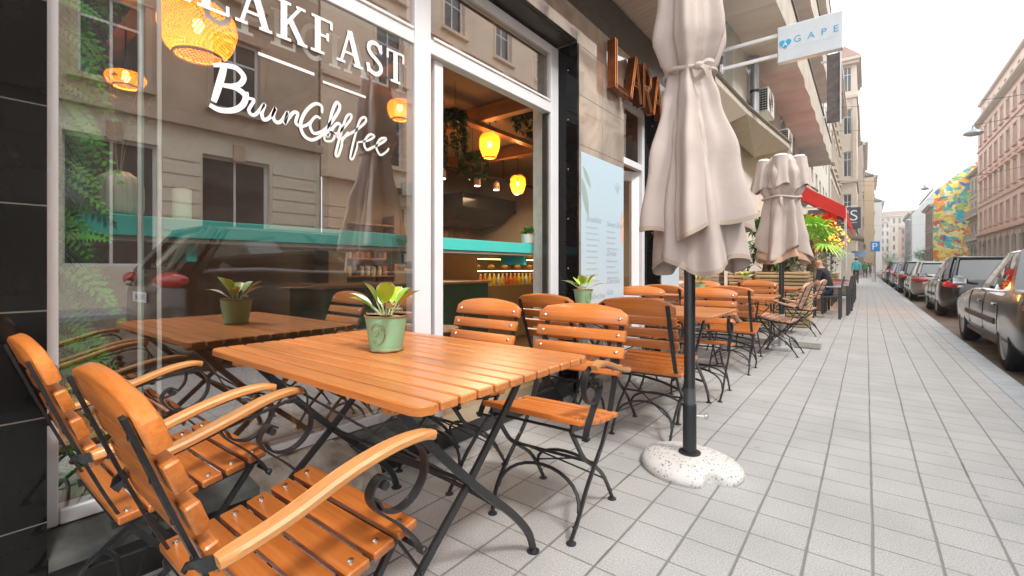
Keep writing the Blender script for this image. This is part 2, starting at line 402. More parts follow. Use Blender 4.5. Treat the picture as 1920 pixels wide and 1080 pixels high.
def wall_y(mb, Y, x0, x1, z0, z1, ops, depth):
    xs = sorted({x0, x1, *[v for o in ops for v in o[:2]]}); zs = sorted({z0, z1, *[v for o in ops for v in o[2:4]]})
    for i in range(len(xs) - 1):
        for j in range(len(zs) - 1):
            cx, cz = (xs[i] + xs[i + 1]) / 2, (zs[j] + zs[j + 1]) / 2
            if any(o[0] < cx < o[1] and o[2] < cz < o[3] for o in ops): continue
            mb.quad((xs[i], Y, zs[j]), (xs[i + 1], Y, zs[j]), (xs[i + 1], Y, zs[j + 1]), (xs[i], Y, zs[j + 1]))
    q = Y + depth
    for (a, b, c, d) in [o[:4] for o in ops]:
        mb.quad((a, Y, c), (a, q, c), (b, q, c), (b, Y, c)); mb.quad((a, Y, d), (b, Y, d), (b, q, d), (a, q, d))
        mb.quad((a, Y, c), (a, Y, d), (a, q, d), (a, q, c)); mb.quad((b, Y, c), (b, q, c), (b, q, d), (b, Y, d))
WINDARK = mat('far_window_glass', (.05, .055, .06), .06, coat=.4)
BLIND = mat('window_blind', (.62, .62, .6), .7)
CURT = mat('curtain', (.45, .43, .4), .8)
def window(parent, X, a, b, c, d, s, fm, sill=None, blind=0, bars=2, pm=None, frame=.06, axis='x'):
    """one window: frame part with a pane under it"""
    q = X; m = MB(); t = frame
    def B(mb, u0, u1, z0, z1, o0, o1):
        if axis == 'x': mb.span(q + s * o0, q + s * o1, u0, u1, z0, z1)
        else: mb.span(u0, u1, q + s * o0, q + s * o1, z0, z1)
    B(m, a, a + t, c, d, 0, .06); B(m, b - t, b, c, d, 0, .06); B(m, a + t, b - t, d - t, d, 0, .06); B(m, a + t, b - t, c, c + t, 0, .06)
    if bars > 1: B(m, (a + b) / 2 - t * .4, (a + b) / 2 + t * .4, c + t, d - t, 0, .05)
    if bars > 2: B(m, a + t, (a + b) / 2 - t * .4, c + (d - c) * .68, c + (d - c) * .68 + t * .8, 0, .05); B(m, (a + b) / 2 + t * .4, b - t, c + (d - c) * .68, c + (d - c) * .68 + t * .8, 0, .05)
    if sill: m.use(fm); B(m, a - .1, b + .1, c - .07, c - .005, 0, sill)
    f = m.build('window', fm, parent, smooth=False)
    g = MB().use(pm or WINDARK); B(g, a + t * .5, b - t * .5, c + t * .5, d - t * .5, -.02, .02)
    if blind: g.use(BLIND); B(g, a + t, b - t, d - t - (d - c) * blind, d - t, .021, .03)
    g.build('pane', None, f, smooth=False)
    return f

#@@CAFE
# ------------------------------------------------------------------ cafe front
GX, CXF, IP = -2.1, -1.91, -2.25                                   # glass plane and cladding plane
BTILE = mat('black_granite', (.006, .0055, .0055), .04, var=.3, vscale=5, spec=.22)
DARKF = mat('dark_fascia', (.05, .045, .04), .22, var=.2, vscale=4)
SEAM = mat('pale_joint', (.30, .28, .25), .7)
STUD = mat('steel_stud', (.75, .73, .7), .2, 1)
MARB = bpy.data.materials.new('polished_beige_stone'); MARB.use_nodes = True
t = MARB.node_tree; p = t.nodes['Principled BSDF']
tc = N(t, 'ShaderNodeTexCoord'); n = N(t, 'ShaderNodeTexNoise'); n.inputs['Scale'].default_value = 2.2; n.inputs['Detail'].default_value = 9; n.inputs['Distortion'].default_value = 1.4
t.links.new(tc.outputs['Object'], n.inputs['Vector']); cr = N(t, 'ShaderNodeValToRGB'); e = cr.color_ramp.elements
e[0].position = .3; e[0].color = (.24, .19, .155, 1); e[1].position = .7; e[1].color = (.46, .38, .31, 1)
t.links.new(n.outputs[0], cr.inputs[0]); t.links.new(cr.outputs[0], p.inputs['Base Color'])
p.inputs['Roughness'].default_value = .05; p.inputs['Coat Weight'].default_value = 1; p.inputs['Coat IOR'].default_value = 2.6; p.inputs['Coat Roughness'].default_value = .03
CREAM = mat('cream_render', (.56, .53, .48), .85, var=.08, vscale=2, bump=.2, bscale=30)
SOFF = mat('board_marked_concrete', (.52, .44, .36), .85, var=.14, vscale=3, stretch=(.5, 14, 1), bump=.5, bscale=5)
CONC = mat('pale_concrete', (.46, .42, .36), .8, var=.12, vscale=3, bump=.2)

cafe = thing('cafe_building', 'cafe building at left with white framed shop windows, black and beige stone cladding', 'building', (-2.1, 3, 0))
# cladding tiles with real gaps and studs
def cladding(name, mt, plane, u0, u1, z0, z1, nu, nz, axis='x', studs=True, out=1, th=.03, back=None, z_list=None):
    mb = MB().use(mt); st = []
    zs = z_list or [z0 + (z1 - z0) * k / nz for k in range(nz + 1)]
    for i in range(nu):
        for j in range(len(zs) - 1):
            a, b = u0 + (u1 - u0) * i / nu + .0022, u0 + (u1 - u0) * (i + 1) / nu - .0022; c, d = zs[j] + .0022, zs[j + 1] - .0022
            mb.use(mt)
            if axis == 'x': mb.span(plane - out * th, plane, a, b, c, d)
            else: mb.span(a, b, plane - out * th, plane, c, d)
            if studs:
                mb.use(STUD)
                for uu in ((a + b) / 2,) if (b - a) < .25 else (a + .09, b - .09):
                    for zz in ((c + d) / 2,):
                        M = Matrix.Rotation(R(90), 3, 'Y') if axis == 'x' else Matrix.Rotation(R(90), 3, 'X')
                        ctr = (plane, uu, zz) if axis == 'x' else (uu, plane, zz)
                        mb.lathe([(.006, -.002), (.006, .003), (.003, .005)], ctr, n=8, M=M)
    mb.use(back or (DARKF if mt is MARB else SEAM))
    if axis == 'x': mb.span(plane - out * (th + .04), plane - out * .0025, u0 + .002, u1 - .002, zs[0], zs[-1])
    else: mb.span(u0 + .002, u1 - .002, plane - out * (th + .04), plane - out * .0025, zs[0], zs[-1])
    return mb.build(name, None, cafe, smooth=False)
cladding('black_pier', BTILE, CXF, -2.4, .219, 0, 3.25, 3, 5, z_list=[0, .30, .61, .925, 1.235, 1.53, 1.84, 2.15, 2.6, 3.25], studs=False, th=.16)
# beige stone between window and door, over the door and beyond
PZ = [0, .42, .84, 1.26, 1.68, 2.10, 2.52, 2.94, 3.22]
YA, YB, YC, YD = 3.34, 4.27, 5.27, 8.0
cladding('stone_cladding', MARB, CXF, YA, YB, 0, 3.22, 2, 0, z_list=PZ)
cladding('stone_cladding', MARB, CXF, YB, YC, 2.94, 3.22, 2, 1)
cladding('stone_cladding', MARB, CXF, YC, YD, 0, 3.22, 6, 0, z_list=PZ)
cladding('stone_cladding', MARB, CXF, .219, YA, 2.96, 3.22, 7, 1)
# black reveals (facing the camera)
def reveal(Y, s, z1=2.95):
    mb = MB()
    for j in range(7):
        mb.use(BTILE).span(GX - .05, CXF + .002, Y, Y + s * .03, .42 * j + .001, min(z1, .42 * (j + 1) - .001))
        mb.use(STUD).lathe([(.006, -.002), (.006, .003), (.003, .005)], ((GX + CXF) / 2 + .01, Y - s * .0, .42 * j + .21), n=8, M=Matrix.Rotation(R(90), 3, 'X'))
    mb.build('black_reveal', None, cafe, smooth=False)
reveal(YA, 1); reveal(YC, 1)
cladding('black_pier', BTILE, CXF + .002, YD, YD + .34, 0, 3.3, 1, 8)
MB().span(GX - .05, CXF - .035, .2, YA, 2.952, 2.99).build('window_soffit', DARKF, cafe, smooth=False)
MB().span(GX - .05, CXF - .035, YB, YC, 2.925, 2.939).build('door_soffit', DARKF, cafe, smooth=False)
MB().span(-2.3, CXF - .012, -3, 8.34, 3.222, 3.62).build('fascia', DARKF, cafe, smooth=False)
# windows: frames
fr = MB().use(WHITE)
fz0, fz1, tz0, tz1 = .205, 2.93, 2.365, 2.445
def F(y0, y1, z0, z1, t=.06, o=0): fr.span(GX - t + o, GX + .012 + o, y0, y1, z0, z1, bev=.004)
F(.224, .264, fz0, fz1); F(1.754, 1.879, fz0, fz1, .07, .004)
F(.266, 1.752, fz0, .255); F(.266, 1.752, tz0, tz1); F(.266, 1.752, 2.87, fz1)
F(1.881, 3.215, tz0 - .01, tz1, .06); F(1.881, 3.215, 2.86, fz1); F(3.217, 3.335, .02, fz1)
F(1.881, 3.215, .02, .06)
F(1.94, 2.012, .062, tz0 - .012, .05, -.03)            # leading stile of the sliding sash
fr.use(DARKF).span(GX - .06, GX - .012, 3.19, 3.215, .06, tz0 - .012)
# slim beads round the transom lights
fr.use(WHITE)
for (a, b) in ((.28, 1.74), (1.90, 3.20)):
    fr.span(GX + .013, GX + .02, a, b, 2.447, 2.462); fr.span(GX + .013, GX + .02, a, b, 2.845, 2.858)
fr.build('window_frame', None, cafe, smooth=False)
gl = MB(); gl.quad((GX, .264, .255), (GX, 1.754, .255), (GX, 1.754, tz0), (GX, .264, tz0)); gl.build('shop_window_pane', GLASS, cafe)
gl = MB(); gl.quad((GX - .01, .264, tz1), (GX - .01, 1.754, tz1), (GX - .01, 1.754, 2.87), (GX - .01, .264, 2.87)); gl.build('transom_pane', GLASS, cafe)
gl = MB(); gl.quad((GX - .01, 1.879, tz1), (GX - .01, 3.217, tz1), (GX - .01, 3.217, 2.86), (GX - .01, 1.879, 2.86)); gl.build('transom_pane', GLASS, cafe)
gl = MB(); gl.quad((GX - .045, 1.879, .06), (GX - .045, 1.94, .06), (GX - .045, 1.94, tz0), (GX - .045, 1.879, tz0)); gl.build('sliding_pane', GLASS2, cafe)
gl = MB(); gl.quad((IP, .23, .24), (IP, 1.90, .24), (IP, 1.90, 2.5), (IP, .23, 2.5)); gl.build('inner_pane', GLASS2, cafe)
# silicone edged joint of the two inner sashes
mb = MB().use(OLDWHITE)
mb.strap(smooth_path([(GX - .006, .478 + random.uniform(-.0006, .0006), z) for z in [k * .12 + .256 for k in range(18)]], 2), .011, .008, side=(0, 1, 0))
mb.strap(smooth_path([(GX - .006, .537 + random.uniform(-.0012, .0012), z) for z in [k * .12 + .256 for k in range(18)]], 2), .013, .008, side=(0, 1, 0))
mb.use(mat('green_glass_edge', (.25, .4, .34), .1)); mb.span(GX - .03, GX - .012, .486, .492, .256, tz0)
mb.build('pane_joint', None, cafe)
# sill and plinth
SILL = mat('worn_grey_sill', (.10, .105, .10), .75, var=.45, vscale=9, bump=.4, bscale=50)
mb = MB(); mb.prism([(GX - .02, .221, .204), (-1.925, .221, .172), (-1.925, .221, .14), (GX - .02, .221, .14)], (0, .60, 0)); mb.build('sill', SILL, cafe, smooth=False); mb = MB(); mb.prism([(GX - .02, 1.30, .204), (-1.925, 1.30, .172), (-1.925, 1.30, .14), (GX - .02, 1.30, .14)], (0, .47, 0)); mb.build('sill', SILL, cafe, smooth=False)
mb = MB(); mb.prism([(GX + .0, 1.781, .12), (-1.93, 1.781, .105), (-1.93, 1.781, .0), (GX, 1.781, .0)], (0, 1.55, 0)); mb.build('threshold', mat('black_metal_step', (.03, .03, .032), .4), cafe, smooth=False)
MB().span(GX - .05, -1.95, .222, .80, .0, .138).build('plinth', mat('black_plinth', (.02, .02, .02), .4, var=.4), cafe, smooth=False)
# crumbling rubble plinth
mb = MB(); random.seed(11)
nu, nv = 44, 12; o = 0; g = []
from mathutils import noise
for i in range(nu + 1):
    for j in range(nv + 1):
        yy = .78 + .62 * i / nu; v = j / nv
        zz = .20 - .20 * v; xx = -2.07 + .22 * math.sin(min(1, v * 1.05) * 1.5)
        if j == 0: xx = -2.10
        k = noise.noise(Vector((yy * 6, zz * 8, 3))) * .05 + noise.noise(Vector((yy * 19, zz * 22, 1))) * .022
        edge = min(1, 6 * min(i, nu - i) / nu); g.append((xx + k * edge - (1 - edge) * .06, yy, max(-.004, zz + .5 * k * edge)))
mb.add(g, [(a * (nv + 1) + b, (a + 1) * (nv + 1) + b, (a + 1) * (nv + 1) + b + 1, a * (nv + 1) + b + 1) for a in range(nu) for b in range(nv)])
mb.build('rubble_plinth', mat('crumbled_plaster', (.30, .25, .19), .9, col2=(.62, .58, .52), vscale=9, bump=.9, bscale=40), cafe, angle=80)
MB().span(GX - .05, -1.955, 1.38, 1.78, .0, .138).build('plinth', MATS['black_plinth'], cafe, smooth=False)

# lettering -------------------------------------------------------------
TK, TN = .17, .075
def arc(cx, cz, rx_, rz_, a0, a1, n=10): return [(cx + rx_ * math.cos(R(a0 + (a1 - a0) * k / n)), cz + rz_ * math.sin(R(a0 + (a1 - a0) * k / n))) for k in range(n + 1)]
def sf(x, z, w=.3): return ([(x - w / 2, z), (x + w / 2, z)], TN)
SLAB = {
 'B': (.74, [([(.2, 0), (.2, 1)], TK), ([(.02, .037), (.4, .037)], TN), ([(.02, .963), (.4, .963)], TN), ([(.2, .96)] + arc(.38, .74, .25, .22, 90, -90) + [(.2, .52)], .1), ([(.2, .52)] + arc(.4, .28, .28, .24, 90, -90) + [(.2, .04)], .1)]),
 'R': (.82, [([(.2, 0), (.2, 1)], TK), sf(.2, .037, .38), ([(.02, .963), (.4, .963)], TN), ([(.2, .96)] + arc(.4, .73, .25, .23, 90, -90) + [(.2, .5)], .1), ([(.42, .5), (.68, .04)], .15), sf(.71, .037, .2)]),
 'E': (.72, [([(.2, 0), (.2, 1)], TK), ([(.02, .037), (.68, .037)], TN), ([(.02, .963), (.66, .963)], TN), ([(.2, .52), (.5, .52)], TN), ([(.655, .03), (.655, .24)], TN), ([(.63, .97), (.63, .78)], TN), ([(.5, .63), (.5, .41)], TN)]),
 'F': (.68, [([(.2, 0), (.2, 1)], TK), sf(.2, .037, .4), ([(.02, .963), (.64, .963)], TN), ([(.2, .52), (.5, .52)], TN), ([(.615, .97), (.615, .76)], TN), ([(.5, .63), (.5, .41)], TN)]),
 'A': (.88, [([(.14, .03), (.42, .98)], .085), ([(.42, .98), (.72, .03)], .17), ([(.22, .33), (.62, .33)], TN), sf(.14, .037, .28), sf(.72, .037, .32)]),
 'K': (.84, [([(.2, 0), (.2, 1)], TK), sf(.2, .037, .38), sf(.2, .963, .38), ([(.24, .4), (.64, .96)], .08), ([(.36, .56), (.68, .04)], .16), sf(.66, .963, .26), sf(.7, .037, .28)]),
 'S': (.64, [(smooth_path([(.56, .74, 0), (.46, .92, 0), (.3, .96, 0), (.14, .88, 0), (.1, .72, 0), (.2, .58, 0), (.4, .46, 0), (.54, .33, 0), (.54, .17, 0), (.42, .05, 0), (.26, .04, 0), (.12, .12, 0), (.07, .28, 0)], 4), .13), ([(.56, .98), (.56, .7)], .06), ([(.07, .02), (.07, .3)], .06)]),
 'T': (.76, [([(.38, 0), (.38, 1)], TK), sf(.38, .037, .38), ([(.04, .963), (.72, .963)], TN), ([(.065, .97), (.065, .7)], TN), ([(.695, .97), (.695, .7)], TN)]),
 'P': (.72, [([(.2, 0), (.2, 1)], TK), sf(.2, .037, .4), ([(.02, .963), (.4, .963)], TN), ([(.2, .96)] + arc(.4, .71, .26, .25, 90, -90) + [(.2, .46)], .1)]),
 'C': (.76, [(arc(.4, .5, .33, .46, 50, 310, 20), .13), ([(.63, .97), (.63, .7)], .06)]),
 'I': (.40, [([(.2, 0), (.2, 1)], TK), sf(.2, .037, .36), sf(.2, .963, .36)]),
 'L': (.68, [([(.2, 0), (.2, 1)], TK), ([(.02, .037), (.64, .037)], TN), sf(.2, .963, .38), ([(.615, .03), (.615, .28)], TN)]),
 'Y': (.84, [([(.42, 0), (.42, .48)], TK), sf(.42, .037, .36), ([(.42, .46), (.14, .96)], .15), ([(.42, .46), (.7, .96)], .09), sf(.14, .963, .3), sf(.7, .963, .26)]),
}
def ribbon2d(mb, pts, w, X, cnt):
    """flat stroke in the plane x = X; pts are (y, z)"""
    P = [Vector((p[0], p[1])) for p in pts]; L = len(P); o = len(mb.v); e = X + cnt[0] * .00006; cnt[0] += 1
    for i, p in enumerate(P):
        d = (P[min(i + 1, L - 1)] - P[max(i - 1, 0)]).normalized(); nn = Vector((-d.y, d.x)); ww = (w[i] if isinstance(w, list) else w) / 2
        mb.v += [(e, p.x - nn.x * ww, p.y - nn.y * ww), (e, p.x + nn.x * ww, p.y + nn.y * ww)]
    for i in range(L - 1): a = o + 2 * i; mb.face((a, a + 2, a + 3, a + 1))
def slab_word(word, X, y0, z0, h, uw, gap=.1, only_width=False):
    mb = MB(); y = y0; c = [0]
    for ch in word:
        wd, st = SLAB[ch]
        for pts, th in st: ribbon2d(mb, [(y + q[0] * uw, z0 + q[1] * h) for q in pts], th * (uw * .5 + h * .5), X, c)
        y += (wd + gap) * uw
    return mb, y
uw = .172
yA = .795; lead = sum(SLAB[c][0] + .1 for c in 'BRE') * uw
mb, _ = slab_word('BREAKFAST', GX + .004, yA - lead, 2.095, .178, uw); mb.build('lettering', VINYL, cafe, smooth=False)
lead = sum(SLAB[c][0] + .1 for c in 'SPE') * uw * 1.04
mb, _ = slab_word('SPECIALTY', IP + .004, 1.15 - lead, 2.125, .178, uw * 1.04); mb.build('lettering', VINYL2, cafe, smooth=False)
def script(strokes, X, mt, th, name, sc=3.485, off=(380, 0)):
    mb = MB(); c = [0]
    for pts, w in strokes:
        P = smooth_path([(a, b, 0) for a, b in pts], 7)
        Q = [onX(off[0] + p.x / sc, off[1] + p.y / sc, X) for p in P]
        n_ = len(Q); ww = [w * (.5 + .5 * math.sin(math.pi * min(1, max(0, (k + 1) / (n_ + 1)))) ** .4) for k in range(n_)]
        ribbon2d(mb, [(q.y, q.z) for q in Q], ww, X, c)
    mb.build(name, mt, cafe, smooth=False)
script([([(142, 428), (118, 520), (72, 665)], .027), ([(68, 425), (140, 426), (220, 445), (268, 500), (250, 545), (200, 562), (130, 556)], .022),
        ([(130, 556), (215, 575), (278, 625), (262, 685), (200, 720), (110, 718), (45, 685)], .024),
        ([(290, 600), (300, 640), (335, 655), (302, 718), (322, 750), (352, 742), (405, 680), (386, 742), (402, 782), (440, 764), (476, 705), (460, 762), (482, 798), (515, 790), (556, 732), (536, 806), (556, 780), (592, 736), (622, 742), (608, 800), (642, 826), (690, 810), (735, 765), (770, 772)], .016),
        ([(770, 775), (738, 762), (702, 812), (722, 868), (768, 864), (815, 830), (880, 740), (896, 692), (872, 672), (842, 745), (815, 888), (840, 850), (876, 808), (902, 824), (880, 890), (912, 904), (952, 862)], .016)],
       GX + .004, VINYL, .02, 'lettering')
script([([(780, 740), (776, 692), (730, 680), (672, 730), (640, 810), (660, 882), (712, 914), (770, 890), (802, 852)], .017),
        ([(832, 858), (800, 880), (800, 918), (842, 920), (862, 884), (832, 858), (880, 872), (960, 790), (970, 750), (940, 762), (910, 850), (870, 1000), (886, 1016), (906, 960), (922, 900), (1000, 852), (1062, 800), (1062, 768), (1030, 782), (1000, 870), (965, 1020), (982, 1036), (1006, 970), (1012, 930)], .014),
        ([(1012, 930), (1082, 918), (1122, 890), (1090, 880), (1055, 930), (1072, 978), (1112, 962), (1142, 950), (1190, 920), (1196, 903), (1160, 910), (1135, 960), (1160, 1012), (1200, 992), (1217, 968)], .014)],
       GX + .007, mat('offwhite_vinyl', (.72, .75, .72), .5), .02, 'lettering')
mb = MB(); c = [0]
def rule(p0, p1, X, w, mt):
    mb = MB(); q = [onX(380 + p[0] / 3.485, p[1] / 3.485, X) for p in (p0, p1)]; ribbon2d(mb, [(v.y, v.z) for v in q], w, X, [0]); mb.build('lettering', mt, cafe, smooth=False)
rule((363, 348), (730, 486), GX + .004, .014, VINYL); rule((785, 533), (1066, 636), GX + .007, .013, MATS['offwhite_vinyl'])

# interior room --------------------------------------------------------
ROOMW = mat('room_wall', (.30, .23, .165), .85, var=.06, vscale=2)
ROOMC = mat('room_ceiling', (.34, .27, .2), .9)
OAK = wood('room_oak', (.26, .11, .03), (.42, .2, .07), 'y', .5)
MB().span(-7.2, -2.13, .05, 8.0, -.03, .015).build('room_floor', wood('room_floorboards', (.08, .04, .018), (.16, .08, .035), 'y', .35), cafe, smooth=False)
mb = MB().use(ROOMW); mb.span(-7.3, -7.1, .0, 8.1, 0, 3.3); mb.span(-7.1, -2.17, 7.9, 8.1, 0, 3.3); mb.span(-7.1, -2.17, .0, .2, 0, 3.3)
mb.span(-2.25, -2.17, 3.36, 4.26, 0, 2.95); mb.span(-2.25, -2.17, 5.28, 7.9, 0, 2.95)
mb.use(OLDWHITE).span(-2.31, -2.165, 3.27, 3.355, 0, 2.9)
mb.build('room_wall', None, cafe, smooth=False)
MB().span(-7.1, -2.17, .2, 7.9, 3.12, 3.2).build('room_ceiling', ROOMC, cafe, smooth=False)
mb = MB()
for yy in (.9, 2.6, 4.3, 6.0): mb.span(-6.9, -2.2, yy, yy + .12, 2.92, 3.1)
mb.span(-4.0, -3.88, .21, 7.8, 2.86, 2.915); mb.build('ceiling_beam', wood('beam_wood', (.34, .16, .05), (.5, .26, .1), 'x', .5), cafe, smooth=False)
MB().span(-6.6, -6.2, 3.6, 3.9, .02, 3.1).build('room_column', ROOMW, cafe, smooth=False)

# door -----------------------------------------------------------------
mb = MB().use(WHITE)
mb.span(GX - .05, GX + .01, YB + .002, YB + .07, .02, 2.92, bev=.004); mb.span(GX - .05, GX + .01, YC - .07, YC - .002, .02, 2.92, bev=.004)
mb.span(GX - .05, GX + .01, YB + .072, YC - .072, 2.20, 2.27); mb.span(GX - .05, GX + .01, YB + .072, YC - .072, 2.85, 2.92)
mb.build('door_frame', None, cafe, smooth=False)
mb = MB(); mb.quad((GX - .02, YB + .07, 2.27), (GX - .02, YC - .07, 2.27), (GX - .02, YC - .07, 2.85), (GX - .02, YB + .07, 2.85)); mb.build('transom_pane', GLASS, cafe)
dl = MB().use(WHITE); y0, y1 = YC - .08, YC - .07
# leaf swung inwards
M = Matrix.Rotation(R(-28), 3, 'Z'); hp = Vector((GX - .03, YC - .075, 0))
def D(x0, x1, ya, yb, z0, z1, m=WHITE):
    dl.use(m); c_ = M @ Vector(((x0 + x1) / 2, (ya + yb) / 2, 0)); dl.box((hp.x + c_.x, hp.y + c_.y, (z0 + z1) / 2), (x1 - x0, yb - ya, z1 - z0), M=M)
D(-.045, 0, -.82, -.71, .04, 2.19); D(-.045, 0, -.11, 0, .04, 2.19); D(-.045, 0, -.708, -.112, .04, .26); D(-.045, 0, -.708, -.112, 2.08, 2.19); D(-.045, 0, -.708, -.112, .66, .74)
D(.001, .04, -.775, -.755, .95, 1.3, mat('door_metal', (.3, .3, .32), .3, 1))
leafd = dl.build('door', None, cafe, smooth=False)
dl = MB(); D(-.025, -.02, -.708, -.112, .74, 2.08, CLEAR); dl.build('pane', None, leafd, smooth=False)

# canopy above the shops ------------------------------------------------
mb = MB().use(SOFF)
edge = [(-1.25, -4), (-1.25, 5.0), (-1.72, 7.0), (-1.64, 8.8), (-1.36, 11.9), (-1.62, 13.2), (-1.38, 16.0), (-1.6, 17), (-1.4, 20), (-1.8, 21)]
for i in range(len(edge) - 1):
    (xa, ya), (xb, yb) = edge[i], edge[i + 1]
    lo = 3.63; hi = 3.86
    mb.use(SOFF).quad((-2.1, ya, lo), (xa, ya, lo + .12), (xb, yb, lo + .12), (-2.1, yb, lo))
    mb.use(CONC).quad((xa, ya, lo + .12), (xa, ya, hi), (xb, yb, hi), (xb, yb, lo + .12))
    mb.quad((xa, ya, hi), (-2.1, ya, hi + .05), (-2.1, yb, hi + .05), (xb, yb, hi))
    mb.use(mat('zinc_flashing', (.20, .17, .14), .5)); mb.tube([(xa, ya, hi + .02), (xb, yb, hi + .02)], .035, 6)
    # folded soffit rib
    if ya > 6:
        mb.use(SOFF); x3, y3 = (xa + xb) / 2, (ya + yb) / 2
        mb.add([(-2.1, ya, lo - .002), (xa, ya, lo + .118), ((-2.1 + x3) / 2, y3, lo - .3), (-2.1, yb, lo - .002)], [(0, 1, 2), (0, 2, 3)])
        mb.add([(xa, ya, lo + .118), (xb, yb, lo + .118), ((-2.1 + x3) / 2, y3, lo - .3), (-2.1, yb, lo - .002)], [(0, 1, 2), (1, 3, 2)])
mb.use(CONC)
mb.span(-2.06, -1.93, -3, 6.3, 3.56, 3.622)
mb.build('canopy', None, cafe, smooth=False)
# wall over the canopy with windows
ops = []; rng = random.Random(3)
for st, (za, zb) in enumerate(((4.5, 6.1), (7.3, 9.0), (9.9, 11.6), (12.4, 13.8))):
    for k in range(15): ya = 1.2 + k * 2.5; ops.append((ya, ya + 1.2, za, zb))
ops2 = [(12.9 + k * 3.3, 12.9 + k * 3.3 + 2.6, .5, 2.8) for k in range(4)]
mb = MB().use(CREAM); wall_x(mb, -2.1, -4, 39, 3.86, 14.6, ops, .2, 1)
mb.use(CREAM); wall_x(mb, -2.0, 8.345, 39, 0, 3.86, ops2, .3, 1)
mb.span(-9, -2.12, -4.2, -4.0, 0, 14.6); mb.span(-9, -2.12, 38.9, 39.1, 0, 14.6); mb.span(-9, -2.0, -4, 39, 14.6, 14.8)
mb.build('wall', None, cafe, smooth=False)
for o in ops:
    if o[1] > 6: window(cafe, -2.3, o[0], o[1], o[2], o[3], 1, WHITE, bars=2, blind=rng.choice((0, .3, .6, 0)))
for o in ops2: window(cafe, -2.3, o[0], o[1], o[2], o[3], 1, mat('brown_shop_frame', (.08, .05, .035), .4), bars=2)
# long balconies with folded soffits
PINKC = mat('pinkish_balcony_soffit', (.68, .60, .54), .85, var=.1, vscale=1.5)
EAVE = mat('dark_eave', (.10, .085, .08), .7, var=.4, vscale=6)
def balcony(za, xo, ya, yb, step, dark=False):
    mb = MB(); m1 = EAVE if dark else PINKC; n = int((yb - ya) / step)
    for k in range(n):
        a = ya + k * step; b = a + step
        mb.use(m1); d = .15 if not dark else 0
        mb.quad((-2.1, a, za), (xo, a, za), (xo, b - .25, za + d), (-2.1, b - .25, za + d))
        mb.quad((-2.1, b - .25, za + d), (xo, b - .25, za + d), (xo, b, za), (-2.1, b, za))
        mb.use(CONC if not dark else EAVE); mb.add([(xo, a, za), (xo, b - .25, za + d), (xo, b, za), (xo, b, za + .95), (xo, a, za + .95)], [(0, 1, 2, 3, 4)])
    if not dark:
        mb.use(mat('balcony_coping', (.10, .07, .06), .6)); mb.span(xo - .06, xo + .03, ya, ya + n * step, za + .955, za + 1.02)
    mb.use(CONC if not dark else EAVE); mb.quad((-2.1, ya, za), (-2.1, ya, za + .95), (xo, ya, za + .95), (xo, ya, za))
    mb.use(m1); mb.quad((-2.1, ya, za + .3), (xo, ya, za + .3), (xo, ya + n * step, za + .3), (-2.1, ya + n * step, za + .3))
    mb.build('eave' if dark else 'balcony', None, cafe, smooth=False)
balcony(5.75, -1.25, 7.6, 26.0, 1.6); balcony(8.6, -1.25, 7.6, 26.4, 1.6); balcony(11.5, -1.25, 7.6, 26.4, 1.6)
t_ = thing('blade_sign', 'tall dark blank blade sign fixed to the balcony fronts beyond the white projecting sign', 'sign', (-.9, 20, 6.3))
MB().span(-1.12, -.74, 19.94, 20.06, 6.3, 8.75, bev=.01).build('board', EAVE, t_, smooth=False); mb = MB(); mb.span(-.735, -.70, 19.92, 20.08, 6.2, 8.85); mb.span(-1.3, -1.125, 19.97, 20.03, 6.5, 6.56); mb.span(-1.3, -1.125, 19.97, 20.03, 8.5, 8.56); mb.build('edge_strip', WHITE, t_, smooth=False)
# ------------------------------------------------------------------ things on the facade
PIPE = mat('galvanised_pipe', (.52, .55, .60), .35, .7)
tp = thing('downpipe', 'galvanised rain pipe running down the cream wall beside the white projecting sign', 'pipe', (-1.98, 11.45, 3.9))
mb = MB(); mb.tube([(-1.98, 11.45, 3.92), (-1.98, 11.45, 14.5)], .09, 12); mb.build('pipe', PIPE, tp)
for z in (5, 7.5, 10, 12.5): mb = MB(); mb.lathe([(.1, z), (.1, z + .06)], (-1.98, 11.45, 0), 12); mb.build('bracket', IRON, tp, smooth=False)
PLAST = mat('off_white_casing', (.62, .6, .56), .5)
def ac_unit(y, z, label, x=-2.09, s=1, g='air conditioner boxes on the cream wall'):
    t_ = thing('air_conditioner', label, 'air conditioner', (x, y, z), group=g)
    q = x + s * .04; MB().span(q, q + s * .3, y, y + .8, z, z + .58, bev=.015).build('casing', PLAST, t_, smooth=False)
    m2 = MB(); ex = q + s * .302
    M_ = Matrix.Rotation(R(90), 3, 'Y')
    for r_ in (.07, .13, .19, .24): m2.tube([(ex, y + .3 + r_ * math.cos(a * .35), z + .29 + r_ * math.sin(a * .35)) for a in range(18)], .006, 4, closed=True)
    for k in range(9): m2.span(q + .03, q + .27, y - .012, y - .002, z + .06 + k * .055, z + .085 + k * .055)
    for k in range(5): m2.span(q + .04 + k * .055, q + .055 + k * .055, y - .018, y - .013, z + .05, z + .53)
    m2.build('grille', IRON, t_, smooth=False); return t_
ac_unit(11.75, 4.62, 'grilled air conditioner box on the cream wall beside the rain pipe, below the projecting sign'); ac_unit(15.2, 4.5, 'second air conditioner box farther along the cream wall above the canopy')

